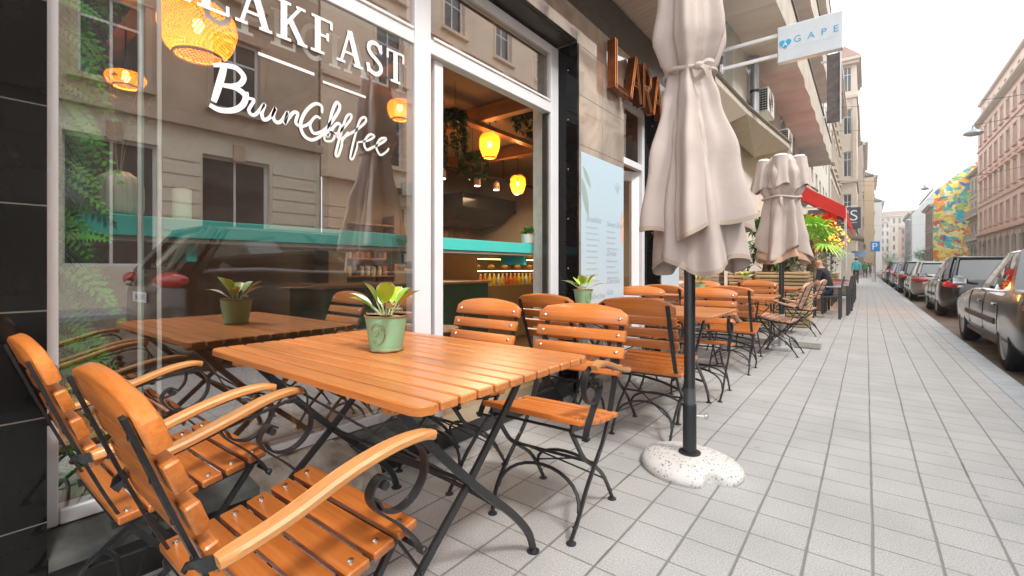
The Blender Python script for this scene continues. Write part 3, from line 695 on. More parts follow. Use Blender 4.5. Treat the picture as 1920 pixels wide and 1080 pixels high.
# copper letters over the door -----------------------------------------
COP = mat('copper_letters', (.20, .055, .018), .3, .85, var=.35, vscale=9)
COPE = mat('copper_rim', (.62, .26, .10), .25, .9)
def letter3d(ch, y0, z0, wd, h, label):
    T = {'L': [[(0, 1), (.0, 0), (1, 0)]], 'A': [[(0, 0), (.5, 1), (1, 0)], [(.2, .36), (.8, .36)]], 'R': [[(.08, 0), (.08, 1), (.6, .98), (.88, .84), (.88, .64), (.6, .48), (.08, .46)], [(.45, .46), (.95, 0)]]}[ch]
    t_ = thing('sign_letter', label, 'sign', (-1.80, y0 + wd / 2, z0), group='copper letters over the cafe door')
    x0, x1 = CXF + .012, -1.82; m1, m2 = MB(), MB(); n_ = 0
    for st in T:
        P = [Vector((0, y0 + q[0] * wd, z0 + q[1] * h)) for q in st]; th = .036
        if ch == 'L' : pass
        for k in range(len(P) - 1):
            a, b = P[k], P[k + 1]; d = (b - a).normalized(); nn = Vector((0, -d.z, d.y)) * th / 2; n_ += 1; e = n_ * .0012
            a2, b2 = a - d * th * .35, b + d * th * .35
            m1.prism([(x0, *(a2 - nn).yz), (x0, *(b2 - nn).yz), (x0, *(b2 + nn).yz), (x0, *(a2 + nn).yz)], (x1 - x0 - e, 0, 0))
            for s_ in (-1, 1): m2.tube([(x1 + .004, *(a2 + nn * s_).yz), (x1 + .004, *(b2 + nn * s_).yz)], .0055, 5)
    m1.build('letter_body', COP, t_, smooth=False); m2.build('rim', COPE, t_)
zl = 2.735
letter3d('L', 3.90, zl, .26, .42, 'copper letter L, first of the four over the cafe door')
letter3d('A', 4.24, zl, .24, .42, 'copper letter A between the L and the R over the cafe door')
letter3d('R', 4.54, zl, .24, .42, 'copper letter R, third of the four over the cafe door')
letter3d('A', 4.84, zl, .24, .42, 'copper letter A, last of the four over the cafe door')

# poster ---------------------------------------------------------------
def text_obj(txt, size, M4, mt, name, parent, extrude=0, shear=0, spacing=1, align='LEFT'):
    c_ = bpy.data.curves.new(name, 'FONT'); c_.body = txt; c_.size = size; c_.extrude = extrude; c_.shear = shear; c_.space_character = spacing; c_.align_x = align
    o = bpy.data.objects.new('tmp_text', c_); COL.objects.link(o); bpy.context.view_layer.update()
    dg = bpy.context.evaluated_depsgraph_get(); me = bpy.data.meshes.new_from_object(o.evaluated_get(dg)); bpy.data.objects.remove(o)
    pl = Vector((0, 0, 0)); q = parent
    while q is not None: pl += q.location; q = q.parent
    me.transform(Matrix.Translation(-pl) @ M4); me.materials.clear(); me.materials.append(mt)
    ob = bpy.data.objects.new(name, me); COL.objects.link(ob); ob.parent = parent; return ob
def face_x(x, y, z):   # text reading along +Y, seen from +X
    return Matrix.Translation((x, y, z)) @ Matrix(((0, 0, 1, 0), (1, 0, 0, 0), (0, 1, 0, 0), (0, 0, 0, 1)))
def face_y(x, y, z):   # text reading along +X, seen from -Y
    return Matrix.Translation((x, y, z)) @ Matrix(((1, 0, 0, 0), (0, 0, -1, 0), (0, 1, 0, 0), (0, 0, 0, 1)))
POST = mat('pale_blue_poster', (.45, .60, .70), .4)
INK = mat('grey_ink', (.27, .36, .42), .6); INK2 = mat('soft_ink', (.38, .47, .52), .6)
SAGE = mat('sage_print', (.30, .40, .36), .6); BLUSH = mat('blush_print', (.70, .42, .35), .6); CREAMP = mat('cream_print', (.66, .62, .56), .6)
def poster(y0, y1, z0, z1, label, full=True):
    t_ = thing('menu_poster', label, 'poster', (CXF, (y0 + y1) / 2, z0)); X = CXF + .006
    MB().span(CXF + .002, X, y0, y1, z0, z1).build('board', POST, t_, smooth=False)
    mb = MB(); W_ = y1 - y0
    def blade(y, z, ang, L, w_, m): 
        mb.use(m); d = Vector((0, math.cos(ang), math.sin(ang))); nn = Vector((0, -d.z, d.y)); n_ = 8; o_ = len(mb.v)
        ks = [.05 + .95 * math.sin(math.pi * k / n_) ** .8 for k in range(n_ + 1)]
        x_ = X + .0008 + .0002 * (len(mb.v) % 17)
        mb.v += [tuple(Vector((x_, y, z)) + d * L * k / n_ + nn * w_ * ks[k]) for k in range(n_ + 1)] + [tuple(Vector((x_, y, z)) + d * L * k / n_ - nn * w_ * ks[k]) for k in range(n_ + 1)]
        for k in range(n_): mb.face((o_ + k, o_ + n_ + 1 + k, o_ + n_ + 2 + k, o_ + k + 1))
    if full:
        blade(y0 + .03, z1 - .12, R(-50), .22, .03, SAGE); blade(y0 + .01, z1 - .22, R(-70), .34, .045, SAGE)
        mb.build('leaf_print', None, t_, smooth=False); mb = MB(); blade(y1 - .04, z1 - .42, R(-88), .36, .035, BLUSH); mb.build('leaf_print', None, t_, smooth=False); mb = MB()
        for a in (60, 85, 110, 135): blade(y1 - .13, z1 - .27, R(a), .12, .012, INK2)
        mb.build('leaf_print', None, t_, smooth=False); mb = MB()
    for a in range(20, 170, 14): blade(y0 + W_ * .36, z0 + .01, R(a), .19, .017, CREAMP)
    mb.build('leaf_print', None, t_, smooth=False); mb = MB()
    for a in range(40, 150, 18): blade(y0 + W_ * .82, z0 + .01, R(a), .13, .014, BLUSH)
    mb.build('leaf_print', None, t_, smooth=False)
    heads = [(0.1, .64, 'Breakfast', 10), (.56, .63, 'Sweet Bowl', 4), (.56, .46, 'Drinks', 4), (.1, .22, 'Sandwiches', 3), (.56, .30, 'Delicious', 0), (.56, .235, 'Kids', 3)] if full else [(.1, .2, 'Kids', 2)]
    mb = MB(); c = [0]
    for (u, v, tx, n_) in heads:
        yy = y0 + u * W_; zz = z0 + v * (z1 - z0)
        text_obj(tx, .075, face_x(X + .001, yy, zz), INK, 'heading', t_, shear=.35)
        for k in range(n_):
            z_ = zz - .05 - k * .052; L = random.uniform(.2, .3) * min(1, W_)
            ribbon2d(mb, [(yy + L * q / 12, z_ + .006 * math.sin(q * 2.4 + k)) for q in range(13)], .011, X + .001, c)
    mb.build('small_print', INK2, t_, smooth=False)
poster(3.40, 4.25, .42, 2.04, 'tall pale blue menu poster with leaf drawings left of the cafe door')
poster(5.32, 5.95, .42, 1.12, 'small pale menu poster low on the wall right of the cafe door', False)

# projecting sign ------------------------------------------------------
t_ = thing('projecting_sign', 'white light box sign with blue heart and letters on two arms high over the pavement', 'sign', (-.75, 9, 4.55))
SY = 9.0
MB().span(-1.2, -.295, SY - .05, SY + .07, 4.56, 5.17, bev=.012).build('box', mat('light_box_white', (.58, .63, .68), .3, var=.03), t_, smooth=False)
mb = MB(); 
for z in (4.70, 5.04): mb.span(-2.1, -1.202, SY - .01, SY + .04, z, z + .05); mb.span(-2.12, -2.08, SY - .06, SY + .09, z - .04, z + .09)
mb.build('arm', WHITE, t_, smooth=False)
BLUE = mat('sign_blue', (.03, .35, .62), .5)
text_obj('G A P E', .155, face_y(-.965, SY - .053, 4.845), BLUE, 'lettering', t_, spacing=1.25)
mb = MB(); hz = 4.865; hx = -1.085; P = []
for k in range(40):
    a = 2 * math.pi * k / 40; P.append((hx + .0056 * 16 * math.sin(a) ** 3, SY - .053, hz + .0056 * (13 * math.cos(a) - 5 * math.cos(2 * a) - 2 * math.cos(3 * a) - math.cos(4 * a))))
mb.prism(P, (0, -.002, 0)); mb.build('heart', BLUE, t_, smooth=False)
text_obj('A', .11, face_y(hx - .038, SY - .0575, hz - .045), VINYL, 'lettering', t_)
mb = MB()
for k in range(12): mb.span(-.95 + k * .05, -.935 + k * .05, SY - .0535, SY - .051, 4.775, 4.783)
mb.build('small_print', mat('faint_blue', (.42, .55, .65), .5), t_, smooth=False)
#@@INTERIOR
# ------------------------------------------------------------------ inside the cafe
TEAL = mat('teal_paint', (.07, .55, .49), .4, var=.06, vscale=3)
t_ = thing('window_bar', 'long teal bar shelf running behind the shop window and across the open hatch', 'shelf', (-2.45, 1.9, 1.16))
mb = MB().use(TEAL); mb.span(-2.72, -2.30, .34, 3.262, 1.178, 1.262, bev=.004); mb.build('top', None, t_, smooth=False)
MB().span(-2.70, -2.315, .36, 3.24, 1.16, 1.176).build('underside', mat('pale_underside', (.55, .5, .42), .6), t_, smooth=False)
for yy in (.7, 1.95, 3.2): mb = MB(); mb.span(-2.62, -2.36, yy, yy + .04, 1.08, 1.158); mb.build('bracket', TEAL, t_, smooth=False)

WARM = (1.0, .42, .07)
def weave(name, st):
    m = bpy.data.materials.new(name); m.use_nodes = True; t = m.node_tree; t.nodes.clear()
    tc = N(t, 'ShaderNodeTexCoord'); 
    w1 = N(t, 'ShaderNodeTexWave'); w2 = N(t, 'ShaderNodeTexWave'); w1.wave_type = w2.wave_type = 'BANDS'; w1.bands_direction = 'DIAGONAL'; w2.bands_direction = 'DIAGONAL'
    mp = N(t, 'ShaderNodeMapping'); mp.inputs['Scale'].default_value = (-1, -1, 1)
    t.links.new(tc.outputs['Object'], w1.inputs['Vector']); t.links.new(tc.outputs['Object'], mp.inputs[0]); t.links.new(mp.outputs[0], w2.inputs['Vector'])
    for w_ in (w1, w2): w_.inputs['Scale'].default_value = 26
    mx_ = N(t, 'ShaderNodeMath'); mx_.operation = 'MAXIMUM'; t.links.new(w1.outputs['Fac'], mx_.inputs[0]); t.links.new(w2.outputs['Fac'], mx_.inputs[1])
    gt = N(t, 'ShaderNodeMath'); gt.operation = 'GREATER_THAN'; gt.inputs[1].default_value = .55; t.links.new(mx_.outputs[0], gt.inputs[0])
    tr = N(t, 'ShaderNodeBsdfTransparent'); df = N(t, 'ShaderNodeBsdfDiffuse'); df.inputs[0].default_value = (.45, .17, .03, 1)
    tl = N(t, 'ShaderNodeBsdfTranslucent'); tl.inputs[0].default_value = (.75, .28, .03, 1)
    em = N(t, 'ShaderNodeEmission'); em.inputs[0].default_value = (1, .22, .015, 1); em.inputs[1].default_value = st
    a1 = N(t, 'ShaderNodeMixShader'); t.links.new(df.outputs[0], a1.inputs[1]); t.links.new(tl.outputs[0], a1.inputs[2])
    a2 = N(t, 'ShaderNodeAddShader'); t.links.new(a1.outputs[0], a2.inputs[0]); t.links.new(em.outputs[0], a2.inputs[1])
    ms = N(t, 'ShaderNodeMixShader'); t.links.new(gt.outputs[0], ms.inputs[0]); t.links.new(tr.outputs[0], ms.inputs[1]); t.links.new(a2.outputs[0], ms.inputs[2])
    o = N(t, 'ShaderNodeOutputMaterial'); t.links.new(ms.outputs[0], o.inputs[0]); MATS[name] = m; return m
WEAVE = weave('wicker_weave', .07); BULB = emis('bulb_glow', (1, .62, .22), 7); CORD = mat('black_cord', (.02, .02, .02), .6)
def lampshade(name, label, x, y, z, r, hgt, cap=3.12, bell=False, power=25):
    t_ = thing('pendant_lamp', label, 'lamp', (x, y, z), group='woven pendant lamps in the cafe')
    prof = [(r * .55, z - hgt / 2), (r * .8, z - hgt * .38), (r * .98, z - hgt * .1), (r, z + hgt * .1), (r * .85, z + hgt * .33), (r * .4, z + hgt * .46), (r * .2, z + hgt / 2)]
    if bell: prof = [(r * .62, z - hgt / 2), (r * .75, z - hgt * .35), (r * .95, z - hgt * .1), (r, z + hgt * .12), (r * .92, z + hgt * .35), (r * .6, z + hgt * .5)]
    P = smooth_path([(a, b, 0) for a, b in prof], 4); mb = MB(); mb.lathe([(p.x, p.y) for p in P], (x, y, 0), 36)
    mb.f = [f for f in mb.f if len(f) == 4]; mb.m = mb.m[:len(mb.f)]
    mb.build('lamp_shade', WEAVE, t_)
    mb = MB(); mb.tube([(x + (r * .62) * math.cos(a * .2618), y + r * .62 * math.sin(a * .2618), z - hgt / 2) for a in range(24)], .008, 6, closed=True)
    mb.build('lamp_rim', mat('lamp_rim', (.4, .2, .06), .6), t_)
    mb = MB(); mb.tube([(x, y, z + hgt * .2), (x, y, cap)], .006, 6); mb.lathe([(.025, z + hgt * .16), (.03, z + hgt * .3), (.01, z + hgt * .36)], (x, y, 0), 10); mb.build('cord', CORD, t_)
    mb = MB(); mb.ico((x, y, z + .02), (.028, .028, .045), sub=2); mb.build('bulb', BULB, t_)
    l = bpy.data.lights.new('lamp_light', 'POINT'); l.energy = power; l.color = (1, .48, .16); l.shadow_soft_size = .05
    lo = bpy.data.objects.new('lamp_light', l); COL.objects.link(lo); lo.parent = t_; lo.location = (0, 0, -.03)
P_ = onX(372, 55, -2.92); lampshade('pendant_lamp', 'big round woven pendant lamp glowing behind the left of the shop window', *P_, .185, .30, power=11)
P_ = onX(918, 273, -4.0); lampshade('pendant_lamp', 'woven pendant lamp with dried flowers on its cord seen through the open hatch', *P_, .138, .33, bell=True, power=12)
P_ = onX(971, 346, -4.7); lampshade('pendant_lamp', 'small woven pendant lamp lowest and rightmost in the open hatch', *P_, .132, .30, bell=True, power=12)
P_ = onX(750, 205, -3.6); lampshade('pendant_lamp', 'woven pendant lamp behind the last letter of the window writing', *P_, .12, .2, power=5)
P_ = onX(815, 288, -4.2); lampshade('pendant_lamp', 'woven pendant lamp behind the narrow sliding pane', *P_, .1, .24, power=5)
P_ = onX(236, 148, -4.6); lampshade('pendant_lamp', 'distant yellow pendant lamp high behind the fern wall', *P_, .13, .12, power=5)
# spotlights on a track
t_ = thing('spot_track', 'black ceiling track with white spotlights inside the hatch', 'light', (-4.6, 4.6, 3.0))
mb = MB().use(CORD); mb.span(-5.2, -5.16, 3.2, 7.4, 2.62, 2.66)
for yy in (3.6, 5, 6.4): mb.tube([(-5.18, yy, 2.65), (-5.18, yy, 3.12)], .008, 5)
mb.build('track', None, t_, smooth=False)
for yy in (4.9, 5.7, 6.2, 6.8):
    mb = MB().use(mat('spot_white', (.7, .68, .64), .4)); mb.lathe([(.02, 2.60), (.055, 2.56), (.06, 2.44), (.05, 2.44)], (-5.18, yy, 0), 14); mb.use(emis('spot_glow', (1, .85, .6), 9)).lathe([(.045, 2.437), (.0, 2.436)], (-5.18, yy, 0), 14)
    mb.build('spot', None, t_)
l = bpy.data.lights.new('spot_light', 'AREA'); l.energy = 45; l.color = (1, .78, .5); l.size = 1.6
lo = bpy.data.objects.new('spot_light', l); COL.objects.link(lo); lo.parent = t_; lo.location = (-.55, 1.2, -.6)

# hood and kitchen
HOOD = mat('dark_steel', (.07, .055, .045), .25, .8, var=.2)
t_ = thing('extractor_hood', 'dark steel extractor hood over the kitchen range seen above the teal bar', 'hood', (-6.3, 6.4, 1.6))
mb = MB(); a, b, c_, d_ = 6.2, 7.85, -6.95, -6.0; HZ = .38
mb.add([(c_, a, 2.23), (d_, a, 2.23), (d_, b, 2.23), (c_, b, 2.23), (c_, a, 2.5), (d_ - .0, a, 2.5), (d_ - .0, b, 2.5), (c_, b, 2.5)], [(0, 1, 2, 3), (0, 4, 5, 1), (1, 5, 6, 2), (4, 7, 6, 5), (2, 6, 7, 3)])
mb.add([(c_, a + .1, 1.9), (d_ - .35, a + .1, 2.0), (d_ - .35, b - .1, 2.0), (c_, b - .1, 1.9), (c_, a + .02, 2.228), (d_ - .05, a + .02, 2.228), (d_ - .05, b - .02, 2.228), (c_, b - .02, 2.228)], [(0, 1, 2, 3), (0, 4, 5, 1), (1, 5, 6, 2), (2, 6, 7, 3)])
mb.build('canopy', HOOD, t_, smooth=False)
MB().span(-6.9, -6.1, 6.2, 7.8, .02, 1.2, bev=.01).build('range', mat('range_steel', (.25, .22, .18), .3, .9), t_, smooth=False)
mb = MB()
for k in range(3): mb.lathe([(.09, 1.205), (.1, 1.36), (.085, 1.38), (.02, 1.42)], (-6.3, 6.5 + k * .4, 0), 14)
mb.build('pot', mat('pan_steel', (.4, .36, .3), .25, .9), t_)
mb = MB().use(mat('wall_tiles_brown', (.30, .16, .08), .3, var=.3, vscale=6))
for i in range(14):
    for j in range(5): mb.span(-7.098, -7.085, 5.6 + i * .16, 5.75 + i * .16, 1.2 + j * .16, 1.35 + j * .16)
mb.build('tile_splashback', None, cafe, smooth=False)

GREENP = mat('green_counter', (.06, .16, .095), .5, var=.1)
t_ = thing('service_counter', 'dark green service counter with pale worktop under the teal bar', 'counter', (-4.1, 3.4, .015))
MB().span(-4.5, -3.9, 2.2, 4.5, .02, .858).build('front', GREENP, t_, smooth=False)
MB().span(-4.55, -3.85, 2.15, 4.5, .86, .89, bev=.005).build('worktop', mat('worktop', (.42, .30, .18), .4), t_, smooth=False)
t_ = thing('display_case', 'glowing glass display case of juice bottles and pastries behind the bar', 'display case', (-4.6, 5.2, .015))
CASEW = mat('case_interior', (.5, .34, .14), .5)
mb = MB(); mb.span(-4.95, -4.9, 4.6, 6.3, .02, 1.36); mb.span(-4.9, -4.2, 4.6, 6.3, .02, .80); mb.span(-4.9, -4.2, 4.6, 4.63, .80, 1.36); mb.span(-4.9, -4.2, 6.27, 6.3, .80, 1.36); mb.span(-4.9, -4.2, 4.6, 6.3, 1.36, 1.40)
for z in (1.02, 1.19): mb.span(-4.88, -4.25, 4.65, 6.25, z, z + .012)
mb.build('cabinet', CASEW, t_, smooth=False)
mb = MB(); mb.quad((-4.2, 4.63, .80), (-4.2, 6.27, .80), (-4.2, 6.27, 1.36), (-4.2, 4.63, 1.36)); mb.build('pane', CLEAR, t_)
mb = MB().use(emis('case_strip_light', (1, .75, .35), 3.5))
for z in (1.005, 1.175, 1.345): mb.span(-4.28, -4.26, 4.66, 6.24, z, z + .01)
mb.build('strip_light', None, t_, smooth=False)
JU = [mat('juice_' + n_, c_, .15) for n_, c_ in (('orange', (.85, .25, .02)), ('yellow', (.85, .6, .05)), ('pink', (.75, .12, .08)), ('white', (.8, .75, .6)))]
rng = random.Random(5)
base = None
for k in range(15):
    b_ = MB().use(JU[[2, 0, 0, 1, 1, 3, 1][k % 7]]); y = 4.72 + k * .1
    b_.lathe([(.03, .0), (.032, .01), (.032, .10), (.014, .13), (.013, .155)], (0, 0, 0), 10); b_.use(JU[3]).lathe([(.015, .156), (.015, .17)], (0, 0, 0), 10)
    o = b_.build('juice_bottle', None); o.location = (-4.32, y, .802)
    tag(o, 'juice bottle in the front row at the bottom of the display case', 'bottle', 'juice bottles in the display case')
for k in range(10):
    b_ = MB().use(mat('pastry_crust', (.55, .28, .08), .5, var=.3, vscale=20)); b_.ico((0, 0, .035), (.055, .065, .04), sub=2)
    o = b_.build('pastry', None); o.location = (-4.36, 4.78 + (k % 5) * .32, 1.033 if k < 5 else 1.203)
    tag(o, 'baked bun on the upper shelf of the display case' if k > 4 else 'baked bun on the middle shelf of the display case', 'pastry', 'buns on the %s shelf' % ('upper' if k > 4 else 'middle'))
t_ = thing('back_shelf', 'tall back shelf with rows of small jars behind the counter', 'shelf', (-6.9, 4.3, .015))
mb = MB(); mb.span(-7.08, -6.75, 4.0, 4.03, .02, 2.0); mb.span(-7.08, -6.75, 5.2, 5.23, .02, 2.0)
for z in (.9, 1.2, 1.5, 1.8): mb.span(-7.08, -6.76, 4.03, 5.2, z, z + .025)
mb.build('rack', OAK, t_, smooth=False)
mb = MB()
for z in (.925, 1.225, 1.525):
    for k in range(9): mb.use(rng.choice([mat('jar_amber', (.5, .2, .05), .2), mat('jar_dark', (.1, .06, .04), .2), mat('jar_pale', (.6, .52, .4), .3)])); mb.lathe([(.045, z), (.045, z + .14), (.03, z + .16)], (-6.88, 4.12 + k * .12, 0), 10)
mb.build('jars', None, t_)
# table and stools indoors (seen dimly through the glass)
def stool(x, y, label):
    t_ = thing('wooden_stool', label, 'stool', (x, y, .015), group='round wooden stools indoors')
    mb = MB(); mb.lathe([(.001, .5), (.17, .5), (.18, .515), (.17, .535), (.001, .535)], (x, y, 0), 24); mb.build('seat', OAK, t_)
    for a in range(4):
        dx, dy = math.cos(a * 1.571 + .78), math.sin(a * 1.571 + .78); mb = MB(); mb.tube([(x + dx * .1, y + dy * .1, .5), (x + dx * .19, y + dy * .19, .016)], .014, 8); mb.build('leg', OAK, t_)
stool(-3.0, 1.3, 'round wooden stool indoors nearest the fern wall'); stool(-3.0, 2.1, 'round wooden stool indoors behind the wide mullion'); stool(-2.95, 2.75, 'round wooden stool indoors below the open hatch')

# greenery indoors -----------------------------------------------------
def leafmat(name, c1, c2, rough=.45):
    m = mat(name, c1, rough, col2=c2, vscale=7, detail=3); return m
FERN = leafmat('fern_green', (.05, .38, .028), (.20, .70, .07)); FERN2 = leafmat('light_fern', (.10, .38, .03), (.28, .66, .10)); DKLEAF = leafmat('dark_leaf', (.012, .04, .015), (.04, .11, .03))
def frond(mb, p, d, L, w_, droop, n=14):
    d = Vector(d).normalized(); P = [Vector(p) + d * L * t - Vector((0, 0, 1)) * droop * L * t * t for t in [k / n for k in range(n + 1)]]
    mb.tube(P, [.0022 * (1 - .7 * k / n) for k in range(n + 1)], 3, cap=False)
    for k in range(1, n):
        dd = (P[k + 1] - P[k]).normalized(); up = Vector((.9, .1, .4)).normalized(); sd_ = dd.cross(up).normalized(); t = k / n
        LL = w_ * math.sin(math.pi * (t * .85 + .12))
        for s_ in (-1, 1):
            q = (sd_ * s_ + dd * .45).normalized(); a = P[k]; b = P[k] + q * LL; m_ = P[k] + q * LL * .45; e = dd * (L / n) * .5
            mb.add([a, m_ - e, b, m_ + e], [(0, 1, 2, 3)])
fw = thing('fern_wall', 'green wall of artificial ferns and leaves just inside the left edge of the window', 'plant wall', (-2.5, .25, .3))
MB().span(-3.0, -2.17, .205, .225, .25, 2.9).build('backing', mat('moss_backing', (.02, .06, .015), .9, var=.5, vscale=30, bump=1), fw, smooth=False)
rng = random.Random(21); mbs = [MB().use(FERN), MB().use(FERN2), MB().use(DKLEAF)]
for k in range(560):
    x = -2.28 - .7 * rng.random() ** 1.6; z = rng.uniform(.3, 2.85); y = .225
    mb = mbs[rng.choices((0, 1, 2), (5, 3, 2))[0]]
    if rng.random() < .62: frond(mb, (x, y, z), (rng.uniform(-.5, .12), rng.uniform(.7, 1.1), rng.uniform(-.3, .6)), rng.uniform(.15, .28) * (1.25 if z > 2.2 else 1), rng.uniform(.035, .060), rng.uniform(.4, 1.2))
    else: 
        for q in range(4): mb.leaf((x, y, z), (rng.uniform(-.7, .2), rng.uniform(.6, 1.2), rng.uniform(-.5, .5)), (0, .3, 1), rng.uniform(.08, .16), rng.uniform(.03, .055), .5)
for k in range(26):   # spiky grass-like tufts
    z = rng.choice([.95, 1.0, 1.1, .6, 1.7]); mbs[1].leaf((rng.uniform(-2.6, -2.3), .24, z), (rng.uniform(-.3, .1), 1, rng.uniform(-.1, .6)), (0, 0, 1), rng.uniform(.16, .28), .007, .4)
for m_, n_ in zip(mbs, ('fern_leaves', 'pale_fern_leaves', 'dark_leaves')): m_.build(n_, None, fw, smooth=False)

def hanging_plant(x, y, z, label, n, L, spread=.16, m=DKLEAF):
    t_ = thing('hanging_plant', label, 'plant', (x, y, z)); r_ = random.Random(int(z * 100)); mb = MB()
    mb.lathe([(.02, z - .12), (.1, z - .1), (.12, z), (.11, z)], (x, y, 0), 14); mb.tube([(x, y, z), (x, y, 3.12)], .004, 4); mb.build('pot', CORD, t_)
    mb = MB().use(m)
    for k in range(n):
        a = r_.uniform(0, 6.28); l_ = L * r_.uniform(.5, 1); p = Vector((x + math.cos(a) * .1, y + math.sin(a) * .1, z + .02)); q = smooth_path([p, p + Vector((math.cos(a) * spread * .7, math.sin(a) * spread * .7, -.02)), p + Vector((math.cos(a) * spread, math.sin(a) * spread, -l_ * .5)), p + Vector((math.cos(a) * spread * .9, math.sin(a) * spread * .9, -l_))], 5)
        mb.tube(q, .003, 3, cap=False)
        for v in q[::1]:
            for _ in range(3): mb.leaf(v, (r_.uniform(-1, 1), r_.uniform(-1, 1), r_.uniform(-.8, .4)), (0, 0, 1), r_.uniform(.05, .085), .05, .3, 3)
    mb.build('foliage', None, t_, smooth=False)
hanging_plant(*onX(886, 290, -4.6), 'dark ivy in a black hanging pot left of the woven lamp in the hatch', 9, .38, .11)
hanging_plant(*onX(853, 215, -3.6), 'long dark trailing plant hanging at the left edge of the hatch', 7, .62, .06, DKLEAF)
hanging_plant(*onX(1000, 205, -3.4), 'leafy vine hanging from the ceiling at the right edge of the hatch', 10, .35, .14)
t_ = thing('dried_flowers', 'bunch of dried pinkish flowers hanging on the cord of the woven lamp', 'dried flowers', (-4.0, onX(918, 205, -4.0).y, 2.95)); mb = MB().use(mat('dried_flower', (.36, .2, .13), .8, var=.4, vscale=30))
c_ = onX(918, 205, -4.0)
for k in range(70): mb.leaf(c_ + Vector((random.gauss(0, .03), random.gauss(0, .03), random.uniform(-.12, .16))), (random.uniform(-1, 1), random.uniform(-1, 1), random.uniform(-.6, .9)), (0, 0, 1), random.uniform(.06, .13), .035, .2, 3)
mb.build('petals', None, t_, smooth=False)
# things on the teal bar
ZB = 1.263
POTW = mat('white_ceramic', (.66, .62, .58), .4)
c_ = onX(991, 456, -2.36); c_.z = ZB; t_ = thing('small_potted_plant', 'small bushy green plant in a white pot on the right end of the teal bar', 'potted plant', c_)
mb = MB(); mb.lathe([(.05, 0), (.062, .01), (.07, .085), (.064, .085), (.06, .07)], c_, 20); mb.build('pot', POTW, t_)
mb = MB().use(leafmat('basil_green', (.06, .2, .02), (.2, .48, .08)))
for k in range(170):
    d = Vector((random.gauss(0, 1), random.gauss(0, 1), random.uniform(.0, 1.3))).normalized(); p = c_ + Vector((0, 0, .08)) + Vector((d.x * .065, d.y * .065, d.z * .075)) * random.uniform(.4, 1)
    mb.leaf(p, d + Vector((random.uniform(-.5, .5), random.uniform(-.5, .5), 0)), (0, 0, 1), .03, .024, .2, 3)
mb.build('foliage', None, t_, smooth=False)
c_ = onX(341, 410, -2.47); c_.z = ZB; t_ = thing('pillar_candle', 'cream pillar candle standing on the teal bar behind the shop window', 'candle', c_)
mb = MB(); mb.lathe([(.036, 0), (.037, .004), (.037, .145), (.030, .149), (.02, .143), (.0, .142)], c_, 24); mb.build('wax', mat('cream_wax', (.72, .68, .52), .5), t_)
mb = MB(); mb.tube([c_ + Vector((0, 0, .142)), c_ + Vector((.002, 0, .165))], .002, 5); mb.build('wick', CORD, t_)
c_ = onX(224, 400, -2.5); c_.z = ZB; t_ = thing('ribbed_vase', 'cream ribbed ceramic vase on the teal bar beside the fern wall', 'vase', c_)
mb = MB(); n_ = 72; prof = smooth_path([(.055, 0, 0), (.078, .03, 0), (.08, .12, 0), (.07, .165, 0), (.045, .185, 0), (.035, .195, 0)], 5); o_ = 0
for p in prof:
    for k in range(n_): a = 2 * math.pi * k / n_; r_ = p.x * (1 + .05 * math.cos(a * 18)); mb.v.append((c_.x + r_ * math.cos(a), c_.y + r_ * math.sin(a), c_.z + p.y))
for i in range(len(prof) - 1):
    for k in range(n_): mb.face((i * n_ + k, i * n_ + (k + 1) % n_, (i + 1) * n_ + (k + 1) % n_, (i + 1) * n_ + k))
mb.build('body', mat('cream_ceramic', (.62, .56, .44), .5), t_, angle=80)
t_ = thing('dried_grass', 'spray of dried beige pampas grass standing in the ribbed vase', 'dried grass', c_ + Vector((0, 0, .19))); mb = MB().use(mat('pampas', (.5, .38, .22), .9))
for k in range(14):
    a = random.uniform(0, 6.28); tip = c_ + Vector((math.cos(a) * .1, math.sin(a) * .1 + .02, random.uniform(.42, .62))); q = smooth_path([c_ + Vector((0, 0, .15)), c_ + Vector((math.cos(a) * .03, math.sin(a) * .03, .33)), tip], 5); mb.tube(q, .0016, 3, cap=False)
    for j in range(26): t = random.uniform(.55, 1); v = q[int(t * (len(q) - 1))]; mb.leaf(v, (random.uniform(-1, 1), random.uniform(-1, 1), .7), (0, 1, 0), .05, .004, .3, 2)
mb.build('stems', None, t_, smooth=False)
